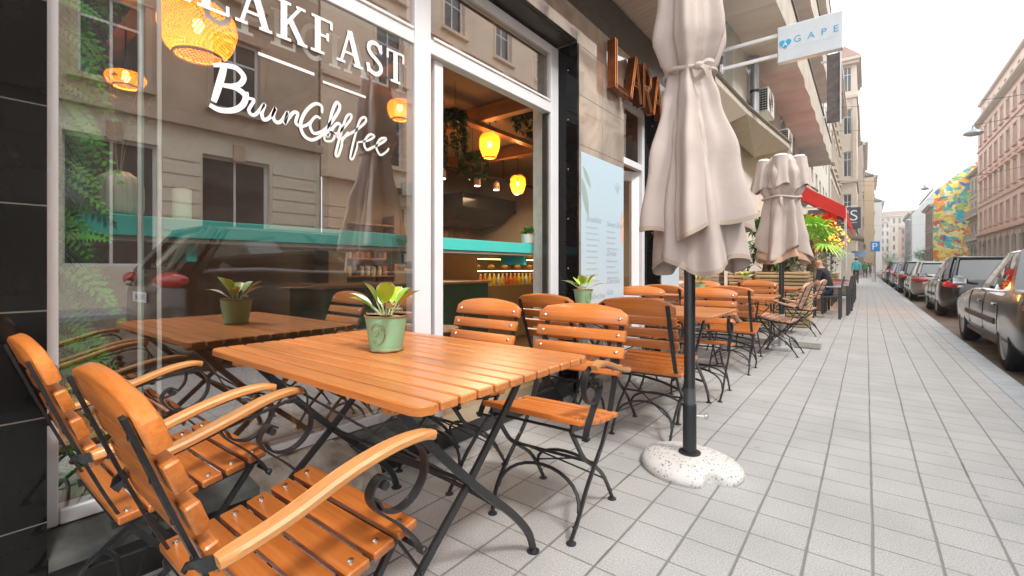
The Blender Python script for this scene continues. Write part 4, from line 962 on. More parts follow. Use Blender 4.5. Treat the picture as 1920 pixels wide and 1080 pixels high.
#@@FURN
# ------------------------------------------------------------------ chairs
def chair(name, label, arms=True, pale=False):
    wx, wy = (PALEX, PALEY) if pale else (WOODX, WOODY)
    r = thing(name, label, 'chair')
    HW = .235
    # seat: six slats rising to the front
    mb = MB(); n = 6; th = math.atan2(.055, .34)
    for k in range(n):
        y = -.145 + .062 * k + .025; z = .400 + (y + .145) * .165 + .008 * ((k - 2.5) / 2.5) ** 2
        Mx = Matrix.Rotation(th + .05 * (k - 2.5) / 2.5, 3, 'X'); mb.use(wx).box((0, y, z), (HW * 2, .052, .021), M=Mx, bev=.003)
        mb.use(STEEL)
        for s in (-1, 1): mb.lathe([(.008, 0), (.007, .003), (.0, .0042)], Vector((s * .205, y, z)) + Mx @ Vector((0, 0, .0103)), 10, M=Mx)
    mb.build('seat', None, r, angle=50)
    # backrest: three straight slats and one crowned top slat
    by = lambda z: -.155 - (z - .46) * .36
    mb = MB(); tilt = math.atan(.36)
    for k in range(4):
        z = .588 + .0725 * k; Mx = Matrix.Rotation(tilt, 3, 'X')
        off = Mx @ Vector((0, .012, 0))
        mb.use(wx)
        if k < 3: mb.box(Vector((0, by(z), z)) + off, (HW * 2, .023, .052), M=Mx, bev=.0035)
        else:
            P = []; m_ = 12
            top = [(-HW + 2 * HW * q / m_, .034 + .036 * math.sin(math.pi * q / m_) ** .7 + (0 if 0 < q < m_ else -.012)) for q in range(m_ + 1)]
            poly = [(-HW, -.027)] + top + [(HW, -.027)]
            P = [Mx @ Vector((a, .010, b)) + Vector((0, by(z), z)) + off for a, b in poly]; e = Mx @ Vector((0, -.021, 0))
            # bevelled crown: inner face inset
            n_ = len(P); ins = [Mx @ Vector((a * .985, .014, b - .004 if b > 0 else b + .004)) + Vector((0, by(z), z)) + off for a, b in poly]; back = [p + e for p in P]; bins = [q + e - Mx @ Vector((0, .008, 0)) for q in ins]
            mb.add(ins + P + back + bins, [tuple(range(n_))[::-1]] + [(i, (i + 1) % n_, n_ + (i + 1) % n_, n_ + i) for i in range(n_)] + [(n_ + i, n_ + (i + 1) % n_, 2 * n_ + (i + 1) % n_, 2 * n_ + i) for i in range(n_)] + [(2 * n_ + i, 2 * n_ + (i + 1) % n_, 3 * n_ + (i + 1) % n_, 3 * n_ + i) for i in range(n_)] + [tuple(range(3 * n_, 4 * n_))])
        mb.use(STEEL)
        for s in (-1, 1): mb.lathe([(.009, 0), (.007, .003), (.0, .0045)], Vector((s * .200, by(z), z)) + off + Mx @ Vector((0,   .0112 if k < 3 else .0145, 0)), 10, M=Matrix.Rotation(tilt - R(90), 3, 'X'))
    mb.build('backrest', None, r, angle=50)
    for s in (-1, 1):   # uprights of the back, running into the front legs
        x = s * .200
        mb = MB(); P = smooth_path([(x, by(.835) - .010, .835), (x, by(.66) - .010, .66), (x, -.175, .50), (x, -.138, .415)], 5)
        mb.strap(P, .024, .007)
        for z in (.588, .66, .733, .805): mb.lathe([(.008, 0), (.006, .005), (.0, .006)], (x, by(z) - .010, z), 8, M=Matrix.Rotation(R(90), 3, 'X'))
        mb.build('back_frame', IRON, r, angle=50)
        mb = MB(); P = smooth_path([(x, -.138, .413), (x, -.07, .315), (x, .01, .245), (x, .10, .165), (x, .165, .085), (x * .94, .205, .012)], 5)
        mb.strap(P, [.013] * len(P), [.017 - .006 * k / len(P) for k in range(len(P))])
        mb.lathe([(.020, .0), (.020, .004), (.008, .009), (.007, .02)], (x * .94, .205, 0), 12); mb.lathe([(.002, -.008), (.013, 0), (.002, .008)], (x * .97, .183, .055), 8)
        mb.build('leg', IRON, r, angle=50)
        x2 = s * .182
        mb = MB(); P = smooth_path([(x2, .195, .425), (x2, .15, .365), (x2, .085, .285), (x2, .01, .232), (x2, -.085, .165), (x2, -.155, .085), (x2, -.205, .012)], 5)
        mb.strap(P, .012, [.017 - .006 * k / len(P) for k in range(len(P))])
        mb.lathe([(.020, .0), (.020, .004), (.008, .009), (.007, .02)], (x2, -.205, 0), 12); mb.lathe([(.002, -.008), (.013, 0), (.002, .008)], (x2, -.180, .052), 8)
        mb.build('leg', IRON, r, angle=50)
    mb = MB()
    for s in (-1, 1):
        mb.strap([(s * .19, -.15, .388), (s * .19, .0, .405), (s * .19, .21, .438)], .008, .022); 
    mb.tube([(-.19, .19, .425), (.19, .19, .425)], .006, 8); mb.tube([(-.2, -.14, .395), (.2, -.14, .395)], .006, 8)
    mb.build('seat_frame', IRON, r, angle=50)
    for (yf, x_, zz) in ((.155, .195, .095), (-.155, .18, .085)):
        mb = MB(); P = [(x_ * math.cos(math.pi * q / 14) , yf * (1 - .35 * math.sin(math.pi * q / 14)), zz + .125 * math.sin(math.pi * q / 14) ** .9) for q in range(15)]
        mb.tube(P, .0075, 6); mb.build('stretcher', IRON, r)
    mb = MB()
    mb.tube([(-.182, -.13, .12), (.182, .08, .285)], .004, 6); mb.tube([(.182, -.13, .12), (-.182, .08, .285)], .004, 6); mb.tube([(-.205, .008, .24), (.205, .008, .24)], .007, 8)
    mb.build('brace', IRON, r)
    if arms:
        for s in (-1, 1):
            x = s * .262
            P = smooth_path([(x, -.20, .600), (x, -.10, .622), (x, .02, .660), (x + s * .012, .11, .684), (x + s * .022, .18, .690), (x + s * .026, .215, .683)], 6)
            W_ = [.027 + .017 * math.sin(math.pi * min(1, .12 + k / len(P) * .95)) for k in range(len(P))]; W_[-1] = .026; W_[0] = .028
            mb = MB().use(wy); L_ = len(P); o_ = len(mb.v)
            for i, p in enumerate(P):
                d = (P[min(i + 1, L_ - 1)] - P[max(i - 1, 0)]).normalized(); sx = Vector((1, 0, 0)); nn = sx.cross(d).normalized(); w_ = W_[i] / 2; h_ = .010
                for (a, b) in ((-1, -.55), (-.75, -1), (.75, -1), (1, -.55), (1, .45), (.72, 1), (-.72, 1), (-1, .45)): mb.v.append(tuple(p + sx * (a * w_) + nn * (b * h_)))
            for i in range(L_ - 1):
                for k in range(8): k2 = (k + 1) % 8; mb.face((o_ + i * 8 + k, o_ + i * 8 + k2, o_ + i * 8 + 8 + k2, o_ + i * 8 + 8 + k))
            mb.face([o_ + k for k in range(8)][::-1]); mb.face([o_ + (L_ - 1) * 8 + k for k in range(8)])
            ar = mb.build('armrest', None, r, angle=40)
            mb = MB()
            # strap from the seat frame, curling into a scroll, and the hoop up to the arm tip
            x1 = s * .250
            cy, cz = .120, .585
            sp = [(x1, .215, .405), (x1, .196, .445), (x1, .150, .500), (x1, .098, .548), (x1, .078, .580)]
            sp += [(x1, .084, .604), (x1, .104, .618), (x1, .124, .608)]
            mb.strap(smooth_path(sp, 3), .025, .0055)
            hoop = [(x1, .150, .672), (x1, .196, .662), (x1, .222, .625), (x1, .220, .580), (x1, .190, .545), (x1, .150, .532), (x1, .112, .545), (x1, .094, .575)]
            mb.strap(smooth_path(hoop, 4), .022, .0055)
            mb.tube([(x1 - .015, .108, .602), (x1 + .015, .108, .602)], .010, 10)
            # rear hinge strap from the upright to the arm
            mb.strap(smooth_path([(s * .205, by(.60) - .012, .585), (s * .225, -.222, .590), (s * .250, -.200, .596), (x, -.13, .610)], 4), .006, .024)
            mb.strap([(x1, .18, .678), (x1, .0, .641), (x1, -.15, .600)], .014, .004)
            mb.tube([(s * .19, .212, .418), (s * .258, .212, .418)], .006, 8); mb.ico((s * .262, .212, .418), .009, sub=1)
            mb.build('scroll', IRON, ar, angle=50)
    return r
C0 = chair('folding_armchair', 'slatted wooden armchair nearest the camera, its back turned, at the first table', True)
S0 = chair('folding_chair', 'armless slatted chair facing away beside the big umbrella pole', False)
P0 = chair('folding_armchair', 'faded pink armchair turned sideways by the second closed umbrella pole', True, pale=True)
index_kids()
GR = 'slatted folding chairs along the shop front'
def rnd(a): return random.uniform(-a, a)
C0.location = (-1.045, .472, 0); C0.rotation_euler = (0, 0, R(0)); C0['group'] = GR
S0.location = (-1.10, 2.88, 0); S0.rotation_euler = (0, 0, R(1.5)); S0['group'] = GR
P0.location = (-.83, 6.48, 0); P0.rotation_euler = (0, 0, R(86)); P0['group'] = GR
PI = math.pi
dup(C0, (-1.725, .437, 0), R(1), 'slatted wooden armchair against the black granite pier at the first table', GR)
dup(C0, (-1.085, 1.70, 0), PI + R(3), 'slatted wooden armchair facing the camera at the street end of the first table', GR)
dup(C0, (-1.715, 1.70, 0), PI - R(1), 'slatted armchair facing the camera under the hatch, hidden up to its top slats', GR)
dup(S0, (-1.72, 2.86, 0), R(-3), 'slatted chair facing away against the shop threshold by the menu poster', GR)
dup(C0, (-1.10, 4.02, 0), PI + R(2), 'slatted armchair facing the camera on the far side of the second table', GR)
dup(S0, (-1.74, 4.02, 0), PI, 'slatted chair facing the camera below the cafe door on the second table', GR)
dup(S0, (-1.10, 5.15, 0), R(2), 'armless slatted chair facing away just before the third table', GR)
dup(S0, (-1.74, 5.12, 0), R(0), 'slatted chair facing away near the wall before the third table', GR)
dup(S0, (-1.20, 6.95, 0), PI, 'slatted chair facing the camera behind the third table', GR)
dup(S0, (-1.80, 6.35, 0), PI, 'slatted chair by the wall behind the third table', GR)
dup(S0, (-1.30, 7.75, 0), R(0), 'slatted chair facing away with dark back edge beside the slatted planter', GR)
dup(P0, (-1.75, 7.5, 0), R(-88), 'faded armchair turned to the street by the fourth table', GR)
dup(P0, (-.80, 8.60, 0), R(84), 'faded pink armchair turned sideways in front of the slatted planter corner', GR)

# ------------------------------------------------------------------ tables
def table(name, label):
    r = thing(name, label, 'table'); mb = MB().use(WOODT); n = 12; W_, D_ = 1.22, .79; pitch = D_ / n
    for k in range(n):
        y = -D_ / 2 + pitch * (k + .5)
        if k in (0, n - 1):
            s = -1 if k == 0 else 1; hw = pitch / 2 - .0045; c_ = .035; poly = [(-W_ / 2, -s * hw), (W_ / 2, -s * hw), (W_ / 2, s * (hw - c_)), (W_ / 2 - c_ * .3, s * (hw - c_ * .3)), (W_ / 2 - c_, s * hw), (-W_ / 2 + c_, s * hw), (-W_ / 2 + c_ * .3, s * (hw - c_ * .3)), (-W_ / 2, s * (hw - c_))]
            if s > 0: poly = poly[::-1]
            poly = [(a, b + y) for a, b in poly]; b1_, b2_ = [(a * .996, y + (b - y) * .9) for a, b in poly], poly; m_ = len(poly); o_ = len(mb.v)
            for pl, z in ((b2_, .718), (b2_, .737), (b1_, .741)): mb.v += [(a, b, z) for a, b in pl]
            mb.face([o_ + i for i in range(m_)]); mb.face([o_ + 2 * m_ + i for i in range(m_)][::-1])
            for q in (0, 1):
                for i in range(m_): j = (i + 1) % m_; mb.face((o_ + q * m_ + i, o_ + (q + 1) * m_ + i, o_ + (q + 1) * m_ + j, o_ + q * m_ + j))
        else: mb.box((0, y, .7295), (W_ + rnd(.0015), pitch - .0095, .023), bev=.0035)
    mb.build('tabletop', None, r, angle=30)
    for x in (-.45, .45): mb = MB().use(WOODY); mb.box((x, 0, .702), (.05, .72, .028), bev=.004); mb.build('batten', None, r, smooth=False)
    for s in (-1, 1):
        x = s * .40
        for q in (-1, 1):
            mb = MB(); xx = x + q * .010
            mb.strap(smooth_path([(xx, -q * .30, .685), (xx, -q * .19, .56), (xx, q * .0, .37), (xx, q * .19, .20), (xx, q * .29, .09), (xx, q * .325, .012)], 4), .012, .026)
            mb.lathe([(.024, 0), (.024, .004), (.009, .010), (.008, .022)], (xx, q * .325, 0), 14); mb.build('leg', IRON, r, angle=50)
    mb = MB()
    for q in (-1, 1): mb.tube([(-.40, q * .295, .682), (.40, q * .295, .682)], .008, 8)
    mb.tube([(-.40, 0, .37), (.40, 0, .37)], .007, 8)
    for q in (-1, 1): mb.strap(smooth_path([(-.40, q * .20, .19), (-.2, q * .17, .235), (0, q * .16, .25), (.2, q * .17, .235), (.40, q * .20, .19)], 4), .007, .018, side=(0, 1, .4))
    mb.tube([(-.39, -.28, .66), (.39, .12, .27)], .0045, 6); mb.tube([(.39, -.28, .66), (-.39, .12, .27)], .0045, 6)
    mb.build('brace', IRON, r, angle=50); return r
T0 = table('slatted_table', 'honey coloured slatted table nearest the camera with a green bucket plant on it')
index_kids(); T0.location = (-1.385, 1.055, 0); T0['group'] = 'slatted folding tables along the shop front'
dup(T0, (-1.385, 3.43, 0), R(-1), 'second slatted table along the shop front, beyond the big umbrella pole')
dup(T0, (-1.39, 5.75, 0), R(1), 'third slatted table along the shop front, in front of the second umbrella')
dup(T0, (-1.45, 8.55, 0), R(0), 'farthest slatted table, beside the slatted planter boxes')

# ------------------------------------------------------------------ bucket plants
TIN = mat('mint_tin', (.26, .50, .31), .5, var=.12, vscale=8); TINR = mat('worn_bronze_rim', (.28, .2, .1), .5, var=.4, vscale=30); SOIL = mat('soil', (.03, .02, .012), .95)
HOSTA = leafmat('hosta_yellow', (.28, .50, .02), (.62, .68, .04), .35); HOSTAE = leafmat('hosta_pale', (.60, .70, .50), (.78, .82, .66), .4); HSTEM = mat('hosta_stem', (.45, .6, .3), .5)
def bucket(label, seed=1):
    r = thing('bucket_plant', label, 'potted plant'); mb = MB().use(TIN); prof = [(.058, .006), (.060, .018)]
    nr = 15
    for k in range(nr + 1):
        z = .02 + k * (.104 / nr); rr = .0605 + (z - .02) * .145; prof += [(rr, z), (rr + .0016, z + .0034)]
    prof += [(.0775, .131)]
    mb.lathe([(.052, .0045), (.058, .0045)] + prof, (0, 0, 0), 40); mb.use(TINR)
    mb.tube([(.079 * math.cos(a * .157), .079 * math.sin(a * .157), .132) for a in range(40)], .0028, 6, closed=True)
    mb.tube([(.0605 * math.cos(a * .157), .0605 * math.sin(a * .157), .006) for a in range(40)], .004, 6, closed=True)
    mb.use(TIN).lathe([(.0765, .131), (.073, .11)], (0, 0, 0), 40)
    mb.build('bucket', None, r, angle=60)
    mb = MB().use(mat('emblem_bronze', (.30, .36, .20), .5, var=.4, vscale=60)); a0 = R(-62)
    for j, rr in enumerate((.036, .031)):
        mb.tube([((.0705 + z_ * .145) * math.cos(a0 + u_), (.0705 + z_ * .145) * math.sin(a0 + u_), .07 + z_) for u_, z_ in [(rr / .07 * .8 * math.cos(k * .2618), rr * 1.1 * math.sin(k * .2618)) for k in range(24)]], .0014, 5, closed=True)
    for k in range(40):
        u_, z_ = random.uniform(-.26, .26), random.uniform(-.024, .024)
        if (u_ / .28) ** 2 + (z_ / .026) ** 2 < 1: mb.ico(((.070 + z_ * .145) * math.cos(a0 + u_), (.070 + z_ * .145) * math.sin(a0 + u_), .07 + z_), .0022, sub=0)
    mb.build('emblem', None, r)
    mb = MB(); mb.lathe([(.073, .115), (.0, .12)], (0, 0, 0), 20); mb.build('soil', SOIL, r)
    mb = MB(); hx = -.079
    for s in (-1, 1): mb.tube([(s * .079, 0, .128), (s * .086, 0, .134)], .002, 5)
    mb.tube([(-.082, 0, .134), (-.06, -.045, .142), (0, -.082, .143), (.06, -.045, .142), (.082, 0, .134)], .0016, 5)
    mb.use(mat('wood_grip', (.55, .36, .16), .6)).tube([(-.035, .045, .150), (.03, .05, .152)], .006, 8); mb.build('handle', TINR, r)
    rg = random.Random(seed); ml = MB()
    L_ = [(-150, .55, .17, .055), (-120, 1.2, .15, .06), (-75, 1.4, .13, .06), (-40, .95, .17, .058), (-20, .55, .19, .055), (20, .8, .16, .05), (70, 1.1, .14, .055), (120, .8, .16, .05), (165, .45, .19, .05), (200, .7, .15, .045)]
    for k, (a, el, L, w_) in enumerate(L_):
        a = R(a + rg.uniform(-12, 12)); el += rg.uniform(-.12, .12); d = Vector((math.cos(a) * math.cos(el), math.sin(a) * math.cos(el), math.sin(el))); p = Vector((math.cos(a) * .012, math.sin(a) * .012, .118)); q = p + d * L * .38 + Vector((0, 0, .012))
        ml.use(HSTEM).tube([p, p + (q - p) * .5 + Vector((0, 0, .006)), q], .0022, 5)
        up = Vector((-math.cos(a) * math.sin(el), -math.sin(a) * math.sin(el), math.cos(el)))
        pale = k in (0, 4, 8); ml.use(HOSTAE if pale else HOSTA).leaf(q, d, up, L * .75, w_ * (.62 if pale else 1), .22, 9, .35)
        if not pale: 
            sd_ = d.cross(up).normalized(); ml.use(HOSTAE)
            for s in (-1, 1):
                o_ = len(ml.v); nn = 9
                for i in range(nn + 1):
                    t = i / nn; ctr = q + d * (L * .75 * t * (1 - .055 * t)) - Vector((0, 0, 1)) * (.22 * L * .75 * t * t); ww = w_ * .5 * (math.sin(math.pi * min(1, t * .92 + .04)) ** .8) if i < nn else .0008
                    ml.v += [tuple(ctr + sd_ * s * ww * .82 + up * (.3 * ww) + up * .0008), tuple(ctr + sd_ * s * ww * 1.06 + up * (.37 * ww) + up * .0008)]
                for i in range(nn): b_ = o_ + 2 * i; ml.face((b_, b_ + 1, b_ + 3, b_ + 2))
    ml.build('leaves', None, r, angle=80); return r
B0 = bucket('mint green ribbed bucket with a yellow-green hosta on the nearest table'); index_kids()
B0.location = (-1.425, 1.06, .7415); GB = 'mint buckets of hosta on the tables'; B0['group'] = GB
dup(B0, (-1.83, 3.30, .7415), R(40), 'mint green bucket of hosta at the wall end of the second table', GB)
dup(B0, (-1.62, 5.8, .7415), R(110), 'mint green bucket of hosta on the third table', GB)
dup(B0, (-1.60, 8.45, .7415), R(200), 'mint green bucket of hosta on the farthest table', GB)
#@@UMB
# ------------------------------------------------------------------ closed umbrellas
FAB = mat('taupe_canvas', (.53, .45, .41), .85, var=.06, vscale=5, bump=.3, bscale=16)
FABIN = mat('peach_canvas_inside', (.60, .38, .25), .85)
HEM = mat('canvas_hem', (.46, .36, .29), .85)
POLE = mat('charcoal_pole', (.055, .058, .065), .32, .6, coat=.3)
def pleated(mb, prof, nf, amp, hem, phase=0, n=220, nz=46, tw=0.0, seed=1, inner=None, squash=1.0, skew=0.0):
    """closed canopy: prof is [(z, radius)], amp(z) fold depth, hem(theta) raises the lower edge"""
    zs = [p[0] for p in prof]; rs = [p[1] for p in prof]
    def rad(z):
        for i in range(len(zs) - 1):
            if zs[i] <= z <= zs[i + 1]:
                t = (z - zs[i]) / (zs[i + 1] - zs[i]); t = t * t * (3 - 2 * t); return rs[i] * (1 - t) + rs[i + 1] * t
        return rs[0] if z < zs[0] else rs[-1]
    o = len(mb.v); z0, z1 = zs[0], zs[-1]
    for j in range(nz + 1):
        v = j / nz
        for k in range(n):
            a = 2 * math.pi * k / n; zl = z0 + hem(a); z = zl + (z1 - zl) * v; r_ = rad(z)
            ww = a + phase + tw * v + .10 * noise.noise(Vector((math.cos(a) * 2, math.sin(a) * 2, z * 1.3 + seed)))
            sw = nf * ww / 2; f = 2 * abs(math.cos(sw + .45 * math.sin(sw * 2))) ** .7 - 1.15
            f2 = math.cos((nf * 2.3) * ww + 1.7 + 2.2 * noise.noise(Vector((math.cos(a) * 1.5, math.sin(a) * 1.5, z * 2 + seed + 9))))
            r2 = r_ * (1 + amp(v) * (.78 * f + .16 * f2)) + .006 * noise.noise(Vector((math.cos(a) * 3, math.sin(a) * 3, z * 5 + seed)))
            mb.v.append((r2 * math.cos(a) + skew * max(0, (2.0 - z)), r2 * math.sin(a) * squash, z))
    for j in range(nz):
        for k in range(n): k2 = (k + 1) % n; mb.face((o + j * n + k, o + j * n + k2, o + (j + 1) * n + k2, o + (j + 1) * n + k))
    # turned hem
    c_ = mb.cur; mb.use(HEM); oo = len(mb.v)
    for k in range(n):
        x, y, z = mb.v[o + k]; mb.v.append((x * 1.012, y * 1.012, z + .001)); x2, y2, z2 = mb.v[o + n + k]; q = .022 / max(.02, z2 - z); mb.v.append(((x + (x2 - x) * q) * 1.012, (y + (y2 - y) * q) * 1.012, z + .022))
    for k in range(n): k2 = (k + 1) % n; mb.face((oo + 2 * k, oo + 2 * k2, oo + 2 * k2 + 1, oo + 2 * k + 1))
    mb.cur = c_
UX, UY = -.735, 2.47
um = thing('closed_umbrella', 'large closed taupe canvas umbrella on a charcoal pole in a white terrazzo foot', 'umbrella', (0, 0, 0))
mb = MB().use(FAB)
hemf = lambda a: .20 + .05 * math.cos(2 * a + .5) + .02 * math.cos(6 * a + 1)
pleated(mb, [(1.05, .288), (1.25, .262), (1.6, .205), (1.9, .138), (2.055, .104), (2.08, .108), (2.13, .140), (2.24, .172), (2.45, .155), (2.7, .12), (2.85, .05)], 6, lambda v: .22 * (1 - v) ** .5 + .10, hemf, seed=3, phase=.5, skew=.05)
mb.build('canopy', None, um, angle=80, world=False)
mb = MB().use(FAB)
pleated(mb, [(1.035, .215), (1.3, .2), (1.7, .13), (2.0, .06)], 6, lambda v: .2, lambda a: .02 + .045 * math.cos(3 * a + 1), seed=8, phase=1.1, n=140, nz=20, skew=.05)
mb.build('inner_flap', None, um, angle=80, world=False)
mb = MB().use(FABIN)
pleated(mb, [(1.075, .262), (1.3, .222), (1.6, .150), (1.9, .05)], 6, lambda v: .2 * (1 - v) + .08, lambda a: hemf(a) - .006, seed=3, phase=.5, n=140, nz=18, skew=.05)
mb.build('lining', None, um, angle=80, world=False)
# tie strap with knot
mb = MB().use(FAB)
P = [((.120 + .005 * math.cos(6 * a)) * math.cos(a), (.120 + .005 * math.cos(6 * a)) * math.sin(a), 2.066 + .006 * math.sin(2 * a)) for a in [k * .1309 for k in range(48)]]
mb.tube(P, .0125, 8, closed=True)
k0 = Vector((.06, -.115, 2.062)); mb.ico(k0, (.026, .02, .02), sub=2); mb.strap(smooth_path([k0, k0 + Vector((.03, -.018, -.02)), k0 + Vector((.05, -.01, -.07))], 4), .022, .003, side=(.8, .2, .5)); mb.strap(smooth_path([k0, k0 + Vector((.04, .0, .02)), k0 + Vector((.07, .01, .01))], 4), .02, .003, side=(0, .3, .9))
mb.build('tie_strap', None, um, angle=80, world=False)
mb = MB().use(POLE); mb.tube([(0, 0, .33), (0, 0, 2.95)], .0285, 20); mb.use(mat('clear_sleeve', (.10, .105, .11), .2, .3)).tube([(0, 0, .27), (0, 0, .42)], .0305, 20)
mb.build('pole', None, um, world=False)
mb = MB().use(mat('black_foot_tube', (.03, .032, .036), .45, .3)); mb.tube([(0, 0, .07), (0, 0, .335)], .034, 22); mb.lathe([(.055, .078), (.056, .084), (.036, .088)], (0, 0, 0), 24)
M_ = Matrix.Rotation(R(90), 3, 'Y')
mb.use(STEEL).tube([(.03, .01, .275), (.075, .02, .275)], .005, 8); mb.lathe([(.006, -.01), (.016, -.006), (.016, .006), (.006, .01)], (.08, .021, .275), 10, M=M_)
mb.build('foot_tube', None, um, world=False)
TERR = bpy.data.materials.new('terrazzo'); TERR.use_nodes = True; t = TERR.node_tree; p = t.nodes['Principled BSDF']
tc = N(t, 'ShaderNodeTexCoord'); v1 = N(t, 'ShaderNodeTexVoronoi'); v1.inputs['Scale'].default_value = 62; n1 = N(t, 'ShaderNodeTexNoise'); n1.inputs['Scale'].default_value = 30
wp = N(t, 'ShaderNodeVectorMath'); wp.operation = 'MULTIPLY_ADD'; wp.inputs[1].default_value = (.03, .03, .03); t.links.new(n1.outputs['Color'], wp.inputs[0]); t.links.new(tc.outputs['Object'], wp.inputs[2]); t.links.new(wp.outputs[0], v1.inputs['Vector'])
lt = N(t, 'ShaderNodeMath'); lt.operation = 'LESS_THAN'; lt.inputs[1].default_value = .29; t.links.new(v1.outputs['Distance'], lt.inputs[0])
sx = N(t, 'ShaderNodeSeparateXYZ'); t.links.new(v1.outputs['Color'], sx.inputs[0]); gt = N(t, 'ShaderNodeMath'); gt.operation = 'GREATER_THAN'; gt.inputs[1].default_value = .42; t.links.new(sx.outputs[0], gt.inputs[0])
ml_ = N(t, 'ShaderNodeMath'); ml_.operation = 'MULTIPLY'; t.links.new(lt.outputs[0], ml_.inputs[0]); t.links.new(gt.outputs[0], ml_.inputs[1])
mc = N(t, 'ShaderNodeMixRGB'); mc.inputs[1].default_value = (.72, .70, .67, 1); mc.inputs[2].default_value = (.14, .13, .12, 1); t.links.new(ml_.outputs[0], mc.inputs[0]); t.links.new(mc.outputs[0], p.inputs['Base Color'])
p.inputs['Roughness'].default_value = .6; bp = N(t, 'ShaderNodeBump'); bp.inputs['Strength'].default_value = .5; bp.inputs['Distance'].default_value = .004; n5 = N(t, 'ShaderNodeTexNoise'); n5.inputs['Scale'].default_value = 90
t.links.new(n5.outputs[0], bp.inputs['Height']); t.links.new(bp.outputs[0], p.inputs['Normal']); MATS['terrazzo'] = TERR
def foot(mb, R0, hgt, bite_a):
    n = 96; prof = [(1.0, .0), (1.03, .012), (1.02, .03), (.96, .048), (.82, .062), (.55, .074), (.25, .080), (.04, .082)]; o = len(mb.v)
    for (q, z) in prof:
        for k in range(n):
            a = 2 * math.pi * k / n; da = (a - bite_a + math.pi) % (2 * math.pi) - math.pi
            r_ = R0 * (1 + .05 * math.cos(2 * a + 1.2) + .02 * math.cos(3 * a)); g_ = math.exp(-(da / .21) ** 2) * .30 * q ** 3
            rr = r_ * q * (1 - g_) + .004 * noise.noise(Vector((q * 4, a * 3, 2))); mb.v.append((rr * math.cos(a), rr * math.sin(a), z * hgt / .08))
    for i in range(len(prof) - 1):
        for k in range(n): mb.face((o + i * n + k, o + i * n + (k + 1) % n, o + (i + 1) * n + (k + 1) % n, o + (i + 1) * n + k))
    mb.face([o + (len(prof) - 1) * n + k for k in range(n)])
mb = MB().use(TERR); foot(mb, .243, .076, R(-52)); mb.build('terrazzo_foot', None, um, angle=70, world=False)
um.location = (UX, UY, 0); um.scale = (1, 1, 1); um.rotation_euler = (0, 0, R(8))

u2 = thing('closed_umbrella', 'farther closed taupe umbrella with three capped rib ends above the third and fourth tables', 'umbrella', (0, 0, 0))
mb = MB().use(FAB)
pleated(mb, [(1.08, .31), (1.4, .26), (1.75, .21), (1.95, .185), (2.05, .23), (2.25, .25), (2.4, .2), (2.5, .10)], 7, lambda v: .24 * (1 - v) + .10, lambda a: .16 + .10 * math.cos(3 * a + 2.4), seed=13, squash=.7)
mb.build('canopy', None, u2, angle=80, world=False)
mb = MB().use(FABIN); pleated(mb, [(1.06, .29), (1.4, .2), (1.9, .09)], 7, lambda v: .25, lambda a: .09 + .05 * math.cos(3 * a + 2.4), seed=14, squash=.7, n=96, nz=14); mb.build('lining', None, u2, angle=80, world=False)
mb = MB().use(FAB); P = [(.215 * math.cos(k * .13), .16 * math.sin(k * .13), 1.95 + .012 * math.sin(k * .4)) for k in range(48)]; mb.tube(P, .016, 6, closed=True); mb.strap(smooth_path([(.02, -.17, 1.95), (.03, -.2, 1.86), (.06, -.19, 1.74)], 4), .03, .004); mb.build('tie_strap', None, u2, angle=80, world=False)
for (x, y, zt, r_) in ((-.20, -.03, 2.44, .085), (.0, -.09, 2.47, .095), (.19, .02, 2.45, .085)):
    mb = MB().use(FAB); o = len(mb.v); n = 36
    for j in range(9):
        v = j / 8; 
        for k in range(n):
            a = 2 * math.pi * k / n; rr = r_ * (1 + .45 * (1 - v) ** 1.5) * (1 + .11 * math.cos(7 * a + x * 9) * (1.1 - v)); mb.v.append((x * (1 + .15 * (1 - v)) + rr * math.cos(a), y + rr * math.sin(a) * .8, zt - .38 * (1 - v) - (.03 * math.cos(3 * a) * (1 - v))))
    for j in range(8):
        for k in range(n): mb.face((j * n + k, j * n + (k + 1) % n, (j + 1) * n + (k + 1) % n, (j + 1) * n + k))
    vf = mb.build('vent_flap', None, u2, angle=80, world=False)
    mb = MB().use(IRON).lathe([(r_ * .9, zt - .012), (r_ * .95, zt), (r_ * .9, zt + .006)], (x, y, 0), 18, sc=(1, .8)); mb.use(VINYL).lathe([(r_ * .85, zt + .007), (r_ * .7, zt + .03), (.0, zt + .036)], (x, y, 0), 18, sc=(1, .8)); mb.build('cap', None, vf, world=False)
mb = MB().use(POLE); mb.tube([(0, 0, .45), (0, 0, 2.5)], .030, 14); mb.build('pole', None, u2, world=False)
mb = MB().use(mat('white_foot_tube', (.6, .6, .6), .5)); mb.tube([(0, 0, .05), (0, 0, .46)], .038, 14); mb.span(-.10, .10, -.1, .1, .002, .05, bev=.01)
for s in (-1, 1): mb.strap([(s * .16, 0, .012), (s * .04, 0, .14)], .03, .008, side=(0, 1, 0))
mb.build('foot', None, u2, smooth=False, world=False)
u2.location = (-.86, 6.75, 0)
BEAMM = mat('weathered_grey_beam', (.46, .44, .40), .85, var=.15, vscale=4, stretch=(1, 12, 12), bump=.4)
mb = MB().span(-2.0, -.46, 7.05, 7.25, .004, .085, bev=.008); tag(mb.build('ground_beam', BEAMM, smooth=False), 'weathered grey beam lying across the pavement under the second umbrella', 'beam')

